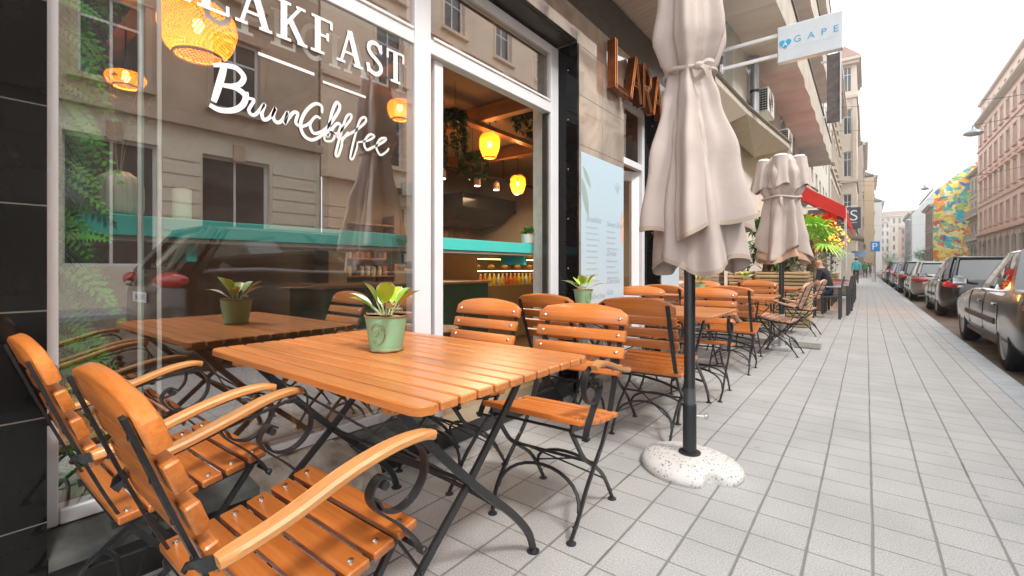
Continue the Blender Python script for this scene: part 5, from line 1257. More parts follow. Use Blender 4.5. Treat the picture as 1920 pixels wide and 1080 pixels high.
# ------------------------------------------------------------------ slatted planters and palms
BAM = wood('split_bamboo', (.36, .24, .11), (.66, .50, .28), 'x', .6, coat=0); BAMY = wood('split_bamboo_side', (.36, .24, .11), (.62, .47, .26), 'y', .6, coat=0)
def planter(x0, x1, y0, y1, h, label):
    t_ = thing('slatted_planter', label, 'planter', ((x0 + x1) / 2, y0, 0), group='split wood planter boxes on the terrace'); rr = random.Random(int(x0 * 100)); n = int(h / .062)
    mb = MB()
    for k in range(n):
        z = .03 + k * .062
        mb.use(BAM); mb.box(((x0 + x1) / 2 + rr.uniform(-.01, .01), y0 + rr.uniform(-.006, .006), z), (x1 - x0 + .04, .03, .050), M=Matrix.Rotation(rr.uniform(-.012, .012), 3, 'Y'), bev=.012)
        mb.use(BAMY); mb.box((x1 + rr.uniform(-.006, .006), (y0 + y1) / 2, z + .012), (.03, y1 - y0, .050), M=Matrix.Rotation(rr.uniform(-.012, .012), 3, 'X'), bev=.012); mb.box((x0 + rr.uniform(-.006, .006), (y0 + y1) / 2, z + .012), (.03, y1 - y0, .050), bev=.012)
    mb.build('slats', None, t_, smooth=False)
    MB().span(x0 + .03, x1 - .03, y0 + .03, y1 - .03, .02, h - .06).build('soil', SOIL, t_, smooth=False)
    mb = MB()
    for xx in (x0 + .045, x1 - .03): mb.span(xx - .02, xx + .02, y0 + .016, y0 + .05, .0, h - .03)
    mb.build('post', BAM, t_, smooth=False)
planter(-1.62, -.80, 9.45, 10.2, 1.03, 'pale slatted planter box at the street end of the first terrace')
planter(-2.0 + .03, -1.70, 9.0, 10.0, 1.05, 'pale slatted planter box against the wall behind the fourth table')
planter(-1.55, -.85, 21.5, 22.3, .9, 'distant slatted planter box beyond the seated man')
PALM = leafmat('palm_green', (.16, .46, .03), (.50, .76, .09), .4); PALMD = leafmat('palm_dark_green', (.02, .10, .015), (.08, .26, .04), .4); TRUNKM = mat('palm_trunk', (.16, .10, .06), .9, var=.4, vscale=20, bump=.8)  # PALMD is a darker leaf green for some palms and a shrub
def fan_palm(x, y, z0, h, n, L, label, seed, m=PALM):
    t_ = thing('fan_palm', label, 'palm', (x, y, z0), group='fan palms in the terrace planters'); rr = random.Random(seed)
    mb = MB().use(TRUNKM); P = smooth_path([(x, y, z0), (x + .02, y, z0 + h * .5), (x, y + .02, z0 + h)], 6); mb.tube(P, [.05 + .008 * math.sin(k * 2.1) for k in range(len(P))], 10); mb.build('trunk', None, t_)
    mb = MB().use(m); top = Vector((x, y, z0 + h))
    for k in range(n):
        a = 2 * math.pi * (k * .382) + rr.uniform(-.2, .2); el = rr.uniform(-.35, 1.25); d = Vector((math.cos(a) * math.cos(el), math.sin(a) * math.cos(el), math.sin(el))); st = L * rr.uniform(.35, .65); c_ = top + d * st
        mb.tube([top, top + d * st * .5 + Vector((0, 0, .02)), c_], .006, 4, cap=False)
        side = d.cross(Vector((0, 0, 1))).normalized(); upv = side.cross(d).normalized(); up2 = (upv + d * .3).normalized()
        for j in range(17):
            b = R(-115 + 230 * j / 16); dd = (d * math.cos(b) + side * math.sin(b) + upv * .15).normalized(); ll = L * (.55 + .2 * math.cos(b)) * rr.uniform(.85, 1.1)
            mb.leaf(c_, dd, up2, ll, .035, .35 + .25 * rr.random(), 4, .3)
    mb.build('crown', None, t_, smooth=False)
fan_palm(-.80, 9.8, .98, .58, 20, .56, 'bright green fan palm rising right of the second umbrella', 2)
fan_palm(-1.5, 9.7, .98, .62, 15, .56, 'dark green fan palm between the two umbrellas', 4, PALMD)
fan_palm(-1.0, 12.3, .3, 1.40, 12, .56, 'fan palm with long pale blades under the red awning edge', 9)
fan_palm(-1.55, 10.0, .98, .35, 10, .34, 'low dark green palm in the first planter behind the umbrella cloth', 12, PALMD)
def shrub(name, label, c, r, n, m, ls=.09, group=None, stems=5, z0=0):
    t_ = thing(name, label, 'plant', (c[0], c[1], z0), group=group); rr = random.Random(int(c[1] * 77 + c[0] * 13)); mb = MB().use(TRUNKM)
    for k in range(stems): mb.tube([(c[0] + rr.uniform(-.05, .05), c[1], z0), (c[0] + rr.uniform(-.5, .5) * r[0], c[1] + rr.uniform(-.5, .5) * r[1], c[2])], .008, 5)
    mb.build('stem', None, t_)
    mb = MB().use(m); cl = [(Vector((rr.gauss(0, .5), rr.gauss(0, .5), rr.gauss(0, .5))), rr.uniform(.3, .6)) for _ in range(9)]
    for k in range(n):
        q, s = cl[k % 9]; v = q + Vector((rr.gauss(0, 1), rr.gauss(0, 1), rr.gauss(0, 1))) * s * .55
        p = Vector((c[0] + v.x * r[0], c[1] + v.y * r[1], c[2] + v.z * r[2])); mb.leaf(p, (rr.uniform(-1, 1), rr.uniform(-1, 1), rr.uniform(-.4, 1)), (0, 0, 1), ls * rr.uniform(.6, 1.3), ls * .35, .3, 3)
    mb.build('foliage', None, t_, smooth=False)
OLIVE = leafmat('olive_leaf', (.07, .12, .06), (.22, .30, .18))
shrub('terrace_shrub', 'grey green shrub in a brown pot behind the seated man', (-1.0, 13.6, 1.2), (.36, .36, .36), 700, OLIVE, .12, z0=.5)
t_ = thing('terracotta_pot', 'brown earthenware pot behind the seated man', 'pot', (-1.0, 13.6, 0)); mb = MB(); mb.lathe([(.2, 0), (.22, .02), (.28, .45), (.31, .5), (.31, .55), (.26, .55)], (-1.0, 13.6, 0), 20); mb.build('body', mat('earthenware', (.26, .13, .07), .7), t_)
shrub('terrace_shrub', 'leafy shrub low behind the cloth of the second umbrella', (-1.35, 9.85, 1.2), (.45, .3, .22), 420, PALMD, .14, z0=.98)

# ------------------------------------------------------------------ red awning with lights
RED = mat('red_awning_cloth', (.62, .02, .012), .75, var=.08, vscale=4); REDB = mat('pole_white', (.6, .6, .62), .4)
def awning(y0, y1, xo, zi, zo, m, label, valance=.22, mb2=None):
    t_ = thing('awning', label, 'awning', (-2.0, (y0 + y1) / 2, zi))
    mb = MB().use(m); mb.prism([(-1.99, y0, zi), (xo, y0, zo), (xo, y0, zo - .012), (-1.99, y0, zi - .012)], (0, y1 - y0, 0)); mb.build('cloth', None, t_, smooth=False)
    mb = MB().use(m); n = 40; o = 0
    for i in range(n + 1):
        y = y0 + (y1 - y0) * i / n; w_ = .02 * math.sin(i * 1.9); mb.v += [(xo + .004, y, zo - .002), (xo + .004 + w_, y, zo - valance + .03 * math.cos(i * 1.57))]
    for i in range(n): mb.face((2 * i, 2 * i + 1, 2 * i + 3, 2 * i + 2))
    mb.quad((-1.99, y0 - .002, zi - .02), (xo, y0 - .002, zo - .014), (xo, y0 - .002, zo - valance), (-1.99, y0 - .002, zi - valance * 1.4)); mb.build('valance', None, t_, smooth=False)
    mb = MB().use(REDB); mb.tube([(xo, y0 + .05, zo - .02), (xo, y0 + .05, 1.0 if m is RED else zo - .05)], .022, 8)
    mb.tube([(-1.99, y0 + .06, zo + .1), (xo, y0 + .06, zo - .03)], .015, 6); mb.tube([(-1.99, y1 - .06, zo + .1), (xo, y1 - .06, zo - .03)], .015, 6); mb.build('awning_arm', None, t_)
    return t_
awning(13.2, 19.5, -.38, 3.6, 2.50, RED, 'bright red awning sloping over the neighbouring terrace', .30)
MB_ = MB(); 
t_ = thing('red_drop_curtain', 'deep red cloth hanging at the back of the terrace under the red awning', 'curtain', (-1.3, 16.5, 1.5))
mb = MB(); n = 60
for i in range(n + 1): x = -1.95 + 1.25 * i / n; w_ = .03 * math.sin(i * 1.3); mb.v += [(x, 17.0 + w_, 1.55), (x, 17.0 + w_ * .5, 2.75)]
for i in range(n): mb.face((2 * i, 2 * i + 2, 2 * i + 3, 2 * i + 1))
mb.build('cloth', RED, t_)
GLOW = emis('warm_string_light', (1, .36, .04), 1.5)
t_ = thing('string_lights', 'strings of warm glowing bulbs looped under the red awning and among the palms', 'string lights', (-.9, 13, 2.0)); rr = random.Random(17); mb = MB(); mg = MB().use(GLOW)
for (y0, y1, x0, x1, z) in ((11.2, 18.5, -.50, -.42, 2.05), (11.2, 18.5, -.62, -.5, 1.88), (11.0, 17.5, -1.2, -.7, 2.1), (10.6, 15.5, -.66, -.5, 1.76)):
    P = []
    for k in range(61):
        u = k / 60; P.append(Vector((x0 + (x1 - x0) * u, y0 + (y1 - y0) * u, z - .13 * abs(math.sin(u * math.pi * 4)) + rr.uniform(-.01, .01))))
    mb.tube(P, .004, 4)
    for k in range(2, 60, 3): mg.ico(P[k] - Vector((0, 0, .03)), (.017, .017, .022), sub=1)
mb.build('cable', CORD, t_); mg.build('bulbs', None, t_)
l = bpy.data.lights.new('string_glow', 'POINT'); l.energy = 60; l.color = (1, .5, .15); l.shadow_soft_size = .5; lo = bpy.data.objects.new('string_glow', l); COL.objects.link(lo); lo.parent = t_; lo.location = (-.3, 1.5, -.1)
BROWN = mat('brown_awning_cloth', (.12, .07, .055), .8); MAUVE = mat('mauve_awning_cloth', (.34, .25, .22), .8)
awning(24.5, 29, -.35, 3.7, 3.0, BROWN, 'dark brown awning beyond the red one', .25)
awning(30, 36, -.1, 3.1, 2.7, MAUVE, 'low greyish awning farthest along the left pavement', .12)
t_ = thing('hanging_sign', 'dark grey hanging sign with white letter beyond the red awning', 'sign', (-1.2, 23.5, 4)); q0 = onY(1588, 424, 23.5); q1 = onY(1614, 388, 23.5)
SLATE = mat('slate_sign', (.075, .08, .10), .5)
MB().span(-2.0, q1.x, 23.45, 23.55, q0.z - .1, q1.z, bev=.01).build('board', SLATE, t_, smooth=False)
text_obj('US', .62, face_y(q0.x - .35, 23.445, q0.z + .22), VINYL, 'lettering', t_)
mb = MB(); mb.span(q0.x - .2, q1.x - .12, 23.44, 23.448, q0.z + .80, q0.z + .83); mb.span(q0.x - .2, q1.x - .12, 23.44, 23.448, q0.z + .12, q0.z + .14); mb.build('rule', VINYL, t_, smooth=False)
# blue parking sign
c_ = onY(1641, 462, 46); t_ = thing('parking_sign', 'blue square parking sign with white letter P on a grey post', 'sign', (c_.x, 46, 0))
MB().span(c_.x - .30, c_.x + .30, 45.97, 46, c_.z - .40, c_.z + .40, bev=.01).build('plate', mat('road_sign_blue', (.02, .25, .62), .4), t_, smooth=False)
text_obj('P', .72, face_y(c_.x - .22, 45.965, c_.z - .24), VINYL, 'lettering', t_); mb = MB(); mb.tube([(c_.x, 46.04, 0), (c_.x, 46.04, c_.z + .4)], .04, 8); mb.build('post', PIPE, t_)
c_ = onY(1617, 476, 34); t_ = thing('shop_sign', 'small pale blue shop sign over the pavement before the parking sign', 'sign', (c_.x, 34, 0)); MB().span(c_.x - .5, c_.x + .2, 33.97, 34.03, c_.z - .18, c_.z + .18, bev=.01).build('board', mat('pale_blue_sign', (.30, .52, .72), .5), t_, smooth=False); mb = MB(); mb.span(-2, c_.x - .502, 33.98, 34.02, c_.z - .02, c_.z + .02); mb.build('arm', PIPE, t_, smooth=False)
c_ = onY(1592, 480, 27.5); t_ = thing('shop_sign', 'small white shop sign on a bracket under the brown awning', 'sign', (c_.x, 27.5, 0)); MB().span(c_.x - .35, c_.x + .2, 27.47, 27.53, c_.z - .13, c_.z + .13, bev=.01).build('board', VINYL, t_, smooth=False); mb = MB(); mb.span(-2, c_.x - .352, 27.48, 27.52, c_.z - .02, c_.z + .02); mb.build('arm', PIPE, t_, smooth=False)
# row of dark terrace chairs along the rail
BLK = mat('charcoal_chair', (.05, .055, .062), .5)
def dark_chair(label):
    r = thing('terrace_chair', label, 'chair'); mb = MB().span(-.24, .24, -.24, .24, .43, .47, bev=.01); mb.build('seat', BLK, r, smooth=False)
    mb = MB()
    mb.add([Vector(v) for v in [(-.24, -.24, .5), (.24, -.24, .5), (.24, -.31, .88), (-.24, -.31, .88), (-.24, -.22, .5), (.24, -.22, .5), (.24, -.29, .88), (-.24, -.29, .88)]], [(0, 1, 2, 3), (7, 6, 5, 4), (0, 4, 5, 1), (3, 2, 6, 7), (0, 3, 7, 4), (1, 5, 6, 2)]); mb.build('backrest', BLK, r, smooth=False)
    for sx_ in (-1, 1):
        for sy_ in (-1, 1): mb = MB(); mb.box((sx_ * .24, sy_ * .23, .325), (.035, .05, .65)); mb.build('leg', BLK, r, smooth=False)
        mb = MB(); mb.box((sx_ * .24, 0, .665), (.05, .52, .025), bev=.006); mb.build('armrest', mat('chrome_arm', (.5, .5, .52), .2, .9), r, smooth=False)
    return r
D0 = dark_chair('charcoal terrace chair that the seated man sits on'); index_kids(); GD = 'charcoal chairs along the terrace edge'; D0['group'] = GD
D0.location = (-.66, 11.75, 0); D0.rotation_euler = (0, 0, R(90))
for k in range(8): dup(D0, (-.55 + .02 * (k % 2), 12.75 + k * .95, 0), R(90 + rnd(4)), 'charcoal terrace chair in the row beyond the seated man', GD)
#@@PEOPLE
# ------------------------------------------------------------------ people
SKIN = mat('skin', (.55, .30, .21), .5, var=.08, vscale=20)
def skinned(joints, edges, radii, root, sub=2):
    me = bpy.data.meshes.new('tmp'); me.from_pydata([tuple(j) for j in joints], edges, []); o = bpy.data.objects.new('tmp', me); COL.objects.link(o)
    sm_ = o.modifiers.new('s', 'SKIN'); sm_.use_smooth_shade = True
    for i, v in enumerate(me.skin_vertices[0].data): r_ = radii[i]; v.radius = (r_, r_) if not isinstance(r_, tuple) else r_; v.use_root = (i == root)
    ss = o.modifiers.new('u', 'SUBSURF'); ss.levels = sub; ss.render_levels = sub
    bpy.context.view_layer.update(); dg = bpy.context.evaluated_depsgraph_get(); m2 = bpy.data.meshes.new_from_object(o.evaluated_get(dg)); bpy.data.objects.remove(o)
    return m2
def person(label, J, loc, rz, zones, hair=None, face=True, name='person'):
    """J: joint dict in local metres (x right, y forward). zones: list of (material, test(v)) by position"""
    r = thing(name, label, 'person')
    K = ['pelvis', 'waist', 'chest', 'neck', 'head0', 'head1', 'shL', 'elL', 'wrL', 'haL', 'shR', 'elR', 'wrR', 'haR', 'hiL', 'knL', 'anL', 'toL', 'hiR', 'knR', 'anR', 'toR']
    Rr = dict(pelvis=(.15, .11), waist=(.135, .10), chest=(.165, .11), neck=.052, head0=.078, head1=.085, sh=.062, el=.042, wr=.028, ha=.032, hi=.095, kn=.058, an=.04, to=.035)
    E = [('pelvis', 'waist'), ('waist', 'chest'), ('chest', 'neck'), ('neck', 'head0'), ('head0', 'head1')]
    for s in 'LR': E += [('chest', 'sh' + s), ('sh' + s, 'el' + s), ('el' + s, 'wr' + s), ('wr' + s, 'ha' + s), ('pelvis', 'hi' + s), ('hi' + s, 'kn' + s), ('kn' + s, 'an' + s), ('an' + s, 'to' + s)]
    me = skinned([J[k] for k in K], [(K.index(a), K.index(b)) for a, b in E], [Rr.get(k, Rr.get(k[:2])) for k in K], 0)
    me.materials.clear()
    for m, _ in zones: me.materials.append(m)
    for p in me.polygons:
        c_ = p.center
        for i, (m, f) in enumerate(zones):
            if f(c_): p.material_index = i; break
        p.use_smooth = True
    o = bpy.data.objects.new('body', me); COL.objects.link(o); o.parent = r
    h0, h1 = Vector(J['head0']), Vector(J['head1']); up = (h1 - h0).normalized(); fw_ = Vector(J.get('face', (0, 1, 0))).normalized(); sd_ = up.cross(fw_).normalized(); c_ = (h0 + h1) / 2
    mb = MB().use(SKIN)
    mb.ico(c_ + fw_ * .088 - up * .012, (.013, .018, .022), sub=1)
    for s in (-1, 1): mb.ico(c_ + sd_ * s * .085 - up * .01, (.014, .022, .03), sub=1)
    mb.use(mat('eye_dark', (.05, .03, .02), .3))
    for s in (-1, 1): mb.ico(c_ + sd_ * s * .032 + fw_ * .080 + up * .012, .010, sub=1)
    mb.use(mat('lips', (.45, .16, .13), .5)).ico(c_ + fw_ * .084 - up * .055, (.024, .008, .006), sub=1)
    mb.build('face', None, r, world=False)
    # hands with separate fingers
    mb = MB().use(SKIN)
    for s in 'LR':
        w_, h_ = Vector(J['wr' + s]), Vector(J['ha' + s]); d = (h_ - w_).normalized(); sd2 = d.cross(Vector((0, 1, 0)))
        sd2 = sd2.normalized() if sd2.length > .1 else Vector((1, 0, 0)); nn = sd2.cross(d).normalized()
        for k, L in enumerate((.062, .072, .068, .055)):
            b = h_ + d * .02 + sd2 * (-.024 + .016 * k); mb.tube([b, b + d * L * .5 + nn * .004, b + d * L * .85 + nn * .018, b + d * L + nn * .03], [.0085, .008, .007, .005], 6)
        b = w_ + (h_ - w_) * .5 - sd2 * .02; mb.tube([b, b - sd2 * .028 + d * .02, b - sd2 * .034 + d * .052], [.011, .009, .006], 6)
    mb.build('fingers', None, r, world=False)
    if hair:
        mb = MB().use(hair); M_ = Matrix((sd_, fw_, up)).transposed(); mb.ico(c_ + up * .035 - fw_ * .018, (.098, .105, .088), M=M_, sub=2); mb.build('hair', None, r, world=False)
    r.location = loc; r.rotation_euler = (0, 0, rz); return r
def standing(stride=.22, arm=.15, lean=.02):
    J = dict(pelvis=(0, 0, .95), waist=(0, .0, 1.10), chest=(0, lean, 1.34), neck=(0, lean, 1.50), head0=(0, lean + .02, 1.60), head1=(0, lean + .02, 1.68))
    for s, sg in (('L', -1), ('R', 1)):
        J['sh' + s] = (sg * .17, lean, 1.42); J['el' + s] = (sg * .22, -sg * arm * .4, 1.14); J['wr' + s] = (sg * .22, -sg * arm + .08, .92); J['ha' + s] = (sg * .22, -sg * arm + .11, .85)
        J['hi' + s] = (sg * .09, 0, .90); J['kn' + s] = (sg * .095, sg * stride * .45 + .03, .50); J['an' + s] = (sg * .095, sg * stride, .08 if sg > 0 else .12); J['to' + s] = (sg * .10, sg * stride + .15, .035 if sg > 0 else .05)
    return J
def cloth(n_, c): return mat(n_, c, .85, var=.06, vscale=12)
SHOE = mat('dark_shoe', (.04, .035, .03), .5); HAIRB = mat('brown_hair', (.06, .035, .02), .6)
# seated man
J = dict(pelvis=(0, -.05, .52), waist=(0, -.03, .68), chest=(0, .06, .92), neck=(0, .12, 1.07), head0=(0, .15, 1.15), head1=(0, .17, 1.22), shL=(-.18, .08, .98), elL=(-.27, .12, .72), wrL=(-.20, .36, .70), haL=(-.17, .44, .71), shR=(.18, .08, .98), elR=(.29, .05, .72), wrR=(.27, .26, .66), haR=(.25, .34, .67), hiL=(-.10, -.02, .52), knL=(-.14, .42, .53), anL=(-.14, .44, .09), toL=(-.14, .58, .04), hiR=(.10, -.02, .52), knR=(.14, .42, .53), anR=(.14, .40, .09), toR=(.15, .54, .04))
NAVY = cloth('navy_tshirt', (.012, .016, .03)); JEAN = cloth('dark_jeans', (.03, .04, .07))
person('seated man with shaved head and dark t-shirt leaning over his table on the terrace', J, (-.66, 11.75, 0), R(80),
       [(SKIN, lambda v: v.z > 1.055 or (abs(v.x) > .205 and v.z < .80 and v.z > .6) or (v.y > .34 and v.z > .62)), (SHOE, lambda v: v.z < .1), (JEAN, lambda v: v.z < .60), (NAVY, lambda v: True)])
t_ = thing('terrace_table', 'small dark round table in front of the seated man', 'table', (-1.35, 11.8, 0)); mb = MB().use(BLK); mb.lathe([(.001, .70), (.35, .70), (.36, .715), (.35, .73), (.001, .73)], (-1.35, 11.8, 0), 28); mb.build('tabletop', None, t_)
mb = MB().use(BLK); mb.tube([(-1.35, 11.8, .02), (-1.35, 11.8, .70)], .03, 10); mb.lathe([(.22, 0), (.22, .015), (.04, .03)], (-1.35, 11.8, 0), 20); mb.build('base', None, t_)
def onG(px, Y): r_ = rx(px); d = Y / r_[1]; return (d * r_[0], Y, 0)
CY = cloth('turquoise_jacket', (.03, .42, .48)); BLKC = cloth('black_trousers', (.015, .016, .02))
def walker(label, px, Y, top, leg, rz, hair=HAIRB, **k):
    person(label, standing(**k), onG(px, Y), rz, [(SKIN, lambda v: v.z > 1.52 or (abs(v.x) > .19 and v.z < .93 and v.z > .7)), (SHOE, lambda v: v.z < .11), (leg, lambda v: v.z < .93), (top, lambda v: True)], hair)
walker('walking person seen from behind in a turquoise jacket and black trousers', 1605, 38, CY, BLKC, 0)
walker('small distant person in a green top on the left pavement beside the signs', 1622, 62, cloth('green_top', (.05, .25, .10)), BLKC, R(180))
walker('tiny distant person in a pale pink top farther along the pavement', 1634, 80, cloth('pink_top', (.6, .35, .33)), JEAN, R(0))
walker('tiny distant person in dark clothes between the signs and the parked cars', 1628, 72, cloth('dark_coat', (.05, .05, .06)), BLKC, R(10))

# ------------------------------------------------------------------ cars
TYRE = mat('tyre_rubber', (.018, .018, .018), .8, bump=.3); RIM = mat('alloy_rim', (.30, .30, .31), .35, .8); DGL = mat('car_glass', (.02, .025, .028), .03, coat=1, spec=1); LAMPR = mat('tail_lamp_red', (.55, .015, .02), .12, coat=.8); LAMPW = mat('clear_lamp', (.5, .5, .5), .1, coat=.8); TRIM = mat('black_trim', (.03, .03, .032), .55); CHR = mat('chrome', (.7, .7, .72), .12, 1)
def paint(n_, c, met=.45): return mat(n_, c, .28, met, coat=1.0)
def car(label, P, L=4.4, W=1.74, Hh=1.43, loc=(0, 0, 0), kind='sedan', wr=.31, group='cars parked along the kerb', plate=None, detail=True):
    r = thing('parked_car', label, 'car', group=group); hw = W / 2; hl = L / 2; belt = .90 if kind != 'suv' else 1.14; zb = .22 if kind != 'suv' else .30
    fa, ra = hl - .86, -hl + .98
    if kind == 'suv': wr = .36
    # top line of the lower body
    def top(u):
        pts = [(-1, belt - .22), (-.985, belt - .06), (-.95, belt + (.03 if kind == 'sedan' else .02)), (-.62, belt + .05), (-.3, belt + .01), (.3, belt - .01), (.48, belt - .03), (.62, belt - .08), (.85, belt - .15), (.955, belt - .23), (.99, belt - .34), (1, belt - .42)]
        for i in range(len(pts) - 1):
            if pts[i][0] <= u <= pts[i + 1][0]: t = (u - pts[i][0]) / (pts[i + 1][0] - pts[i][0]); return pts[i][1] * (1 - t) + pts[i + 1][1] * t
        return pts[-1][1]
    us = [-1, -.99, -.965, -.93, -.88, -.8, -.7, -.6, -.5, -.35, -.2, 0, .2, .35, .45, .55, .65, .75, .83, .9, .95, .98, 1]
    mb = MB().use(P); secs = []
    for u in us:
        y = u * hl; e = abs(u); pinch = 1 - .34 * max(0, (e - .82) / .18) ** 2.4; h_ = hw * pinch; zt = top(u); zz0 = zb + .10 * max(0, (e - .9) / .1)
        S_ = [(0, zz0), (h_ * .80, zz0), (h_ * .93, zz0 + .03), (h_ * .975, zz0 + .10), (h_ * .995, .42 + (zb - .22)), (h_ * 1.0, .55 + (zb - .22) * .8), (h_ * .985, .55 + (zt - .55) * .55), (h_ * .955, zt - .055), (h_ * .925, zt - .02), (h_ * .87, zt), (h_ * .4, zt + .018), (0, zt + .022)]
        secs.append([(x, y, z) for x, z in S_] + [(-x, y, z) for x, z in S_[-2:0:-1]])
    n = len(secs[0])
    for s_ in secs: mb.v += s_
    for i in range(len(secs) - 1):
        for k in range(n): k2 = (k + 1) % n; mb.face((i * n + k, i * n + k2, (i + 1) * n + k2, (i + 1) * n + k))
    mb.face([k for k in range(n)][::-1]); mb.face([(len(secs) - 1) * n + k for k in range(n)])
    body = mb.build('body', None, r, angle=32, world=False)
    # real wheel arches
    cutm = MB()
    for yy in (fa, ra): cutm.tube([(-hw - .2, yy, wr + .0), (-hw + .30, yy, wr)], wr + .055, 28); cutm.tube([(hw - .30, yy, wr), (hw + .2, yy, wr)], wr + .055, 28)
    cut = cutm.build('tmpcut', TRIM, None); body.data.materials.append(TRIM)
    md = body.modifiers.new('b', 'BOOLEAN'); md.operation = 'DIFFERENCE'; md.solver = 'EXACT'; md.object = cut
    try: md.material_mode = 'TRANSFER'
    except Exception: pass
    bpy.context.view_layer.update(); dg = bpy.context.evaluated_depsgraph_get(); m2 = bpy.data.meshes.new_from_object(body.evaluated_get(dg)); body.modifiers.clear(); body.data = m2; bpy.data.objects.remove(cut)
    # cabin
    if kind == 'sedan': yb0, yb1, yt0, yt1 = -.66, .34, -.40, .06
    elif kind == 'suv': yb0, yb1, yt0, yt1 = -.95, .36, -.80, .10
    else: yb0, yb1, yt0, yt1 = -.93, .36, -.70, .06
    def ring(z, y0, y1, x, rc=.12):
        m = [(-x * .80, y0), (-x * .96, y0 + rc * .45), (-x, y0 + rc * 1.4), (-x, (y0 + y1) / 2), (-x * .99, y1 - rc * 2.4), (-x * .90, y1 - rc * .5), (-x * .72, y1)]
        return [(a, b, z) for a, b in m] + [(-a, b, z) for a, b in m[::-1]]
    rings = []; K = 6
    for k in range(K + 1):
        t = k / K; q = t ** 1.05; z = belt - .03 + (Hh - .055 - belt + .03) * t
        rings.append(ring(z, (yb0 + (yt0 - yb0) * q) * hl, (yb1 + (yt1 - yb1) * q) * hl, hw * (.90 - .19 * t ** 1.25)))
    mb = MB().use(DGL); n = len(rings[0])
    for g_ in rings: mb.v += g_
    for i in range(K):
        for k in range(n): k2 = (k + 1) % n; mb.face((i * n + k, i * n + k2, (i + 1) * n + k2, (i + 1) * n + k))
    mb.build('window_glass', None, r, angle=40, world=False)
    # roof
    t0 = rings[-1]; mb = MB().use(P); o = 0; yc = (t0[0][1] + t0[6][1]) / 2; lay = [(1.0, 0), (1.004, .006), (.97, .028), (.8, .046), (.45, .055)]
    for (q, dz) in lay: mb.v += [(v[0] * q, yc + (v[1] - yc) * q, v[2] + dz) for v in t0]
    for i in range(len(lay) - 1):
        for k in range(n): k2 = (k + 1) % n; mb.face((i * n + k, i * n + k2, (i + 1) * n + k2, (i + 1) * n + k))
    mb.face([(len(lay) - 1) * n + k for k in range(n)]); mb.face([k for k in range(n)][::-1])
    # pillars
    for s in (0, 1):
        idx = lambda k: (k if s == 0 else n - 1 - k)
        for k, w_ in ((5, .035), (1, .07), (0, .045)) + (((2, .045),) if kind != 'sedan' else ()):
            P_ = [Vector(g_[idx(k)]) for g_ in rings]; c0 = Vector((0, yc, 0)); P_ = [p + (Vector((p.x, p.y - yc, 0)).normalized()) * .004 for p in P_]
            mb.tube(P_, [w_ * (1.15 - .4 * i / K) for i in range(K + 1)], 6)
    g0, g1_ = rings[0], rings[-1]
    for g_, w_ in ((g0, .035), (g1_, .03)): mb.tube([Vector(g_[k]) + Vector((0, -.012, .01)) for k in (1, 0, n - 1, n - 2)], w_, 6)
    mb.build('roof', None, r, angle=50, world=False)
    mb = MB().use(TRIM); ym = (g0[0][1] * .8 + g1_[0][1] * .2) - .012; mb.tube([(.0, g0[0][1] - .02, g0[0][2] + .03), (.30, ym, g0[0][2] + .12)], .008, 5); mb.build('wiper', None, r, world=False)
    for s in (-1, 1):
        mb = MB().use(TRIM)
        for yy in ([-.08] if kind == 'sedan' else [-.08, -.52]):
            mb.tube([(s * (hw * (.90 - .19 * (k / K) ** 1.25) + .002), yy * hl - .06 * k / K, belt - .03 + (Hh - .055 - belt + .03) * k / K) for k in range(K + 1)], .022, 6)
        # door shut lines, handles come below; rubbing strip
        for yy in (.33, -.09, -.46): mb = MB().use(TRIM); mb.tube([(s * hw * q, yy * hl + .02 * (z < .5), z) for q, z in ((.988, zb + .14), (1.0, zb + .33), (.99, .72), (.957, belt - .055))], .0055, 5); mb.build('door_seam', None, r, world=False)
        mb = MB().use(TRIM); mb.span(s * (hw * .99 - .002), s * (hw * 1.0 + .012), ra + wr + .12, fa - wr - .1, zb + .26, zb + .335, bev=.008)
        mb.build('rubbing_strip', None, r, smooth=False, world=False); mb = MB().use(TRIM); mb.span(s * (hw * .93), s * (hw * .975 + .004), ra + wr + .09, fa - wr - .09, zb + .015, zb + .075, bev=.01); mb.build('side_skirt', None, r, smooth=False, world=False)
    for s in (-1, 1):
        for yy in (.0, -.38): mb = MB().use(P); mb.box((s * (hw * .985 + .012), yy * hl, belt - .17), (.03, .16, .028), bev=.01); mb.build('handle', None, r, smooth=False, world=False)
        mb = MB().use(TRIM); mb.tube([(s * hw * .90, .30 * hl, belt + .04), (s * (hw + .08), .30 * hl, belt + .06)], .022, 8); mb.use(P).ico((s * (hw + .12), .295 * hl, belt + .085), (.105, .06, .07), sub=2); mb.use(CHR).box((s * (hw + .12), .295 * hl - .057, belt + .085), (.15, .008, .09)); mb.build('wing_mirror', None, r, world=False)
        tl = MB().use(LAMPR); zl_ = belt - .13
        if kind == 'sedan': tl.ico((s * hw * .74, -hl + .055, zl_), (.24, .075, .078), M=RotZ(R(s * 15)), sub=3)
        else: tl.ico((s * hw * .80, -hl + .085, zl_ + .03), (.15 if kind == 'wagon' else .22, .085, .085), M=RotZ(R(s * 24)), sub=3)
        tl.use(LAMPW).box((s * hw * .62, -hl + .022, zl_ - .02), (.10, .10, .06), M=RotZ(R(s * 8)), bev=.02)
        tl.build('tail_lamp', None, r, world=False)
        mb = MB().use(LAMPW).box((s * hw * .70, hl - .10, belt - .26), (.34, .14, .13), M=RotZ(R(-s * 16)), bev=.03); mb.build('headlight', None, r, smooth=False, world=False)
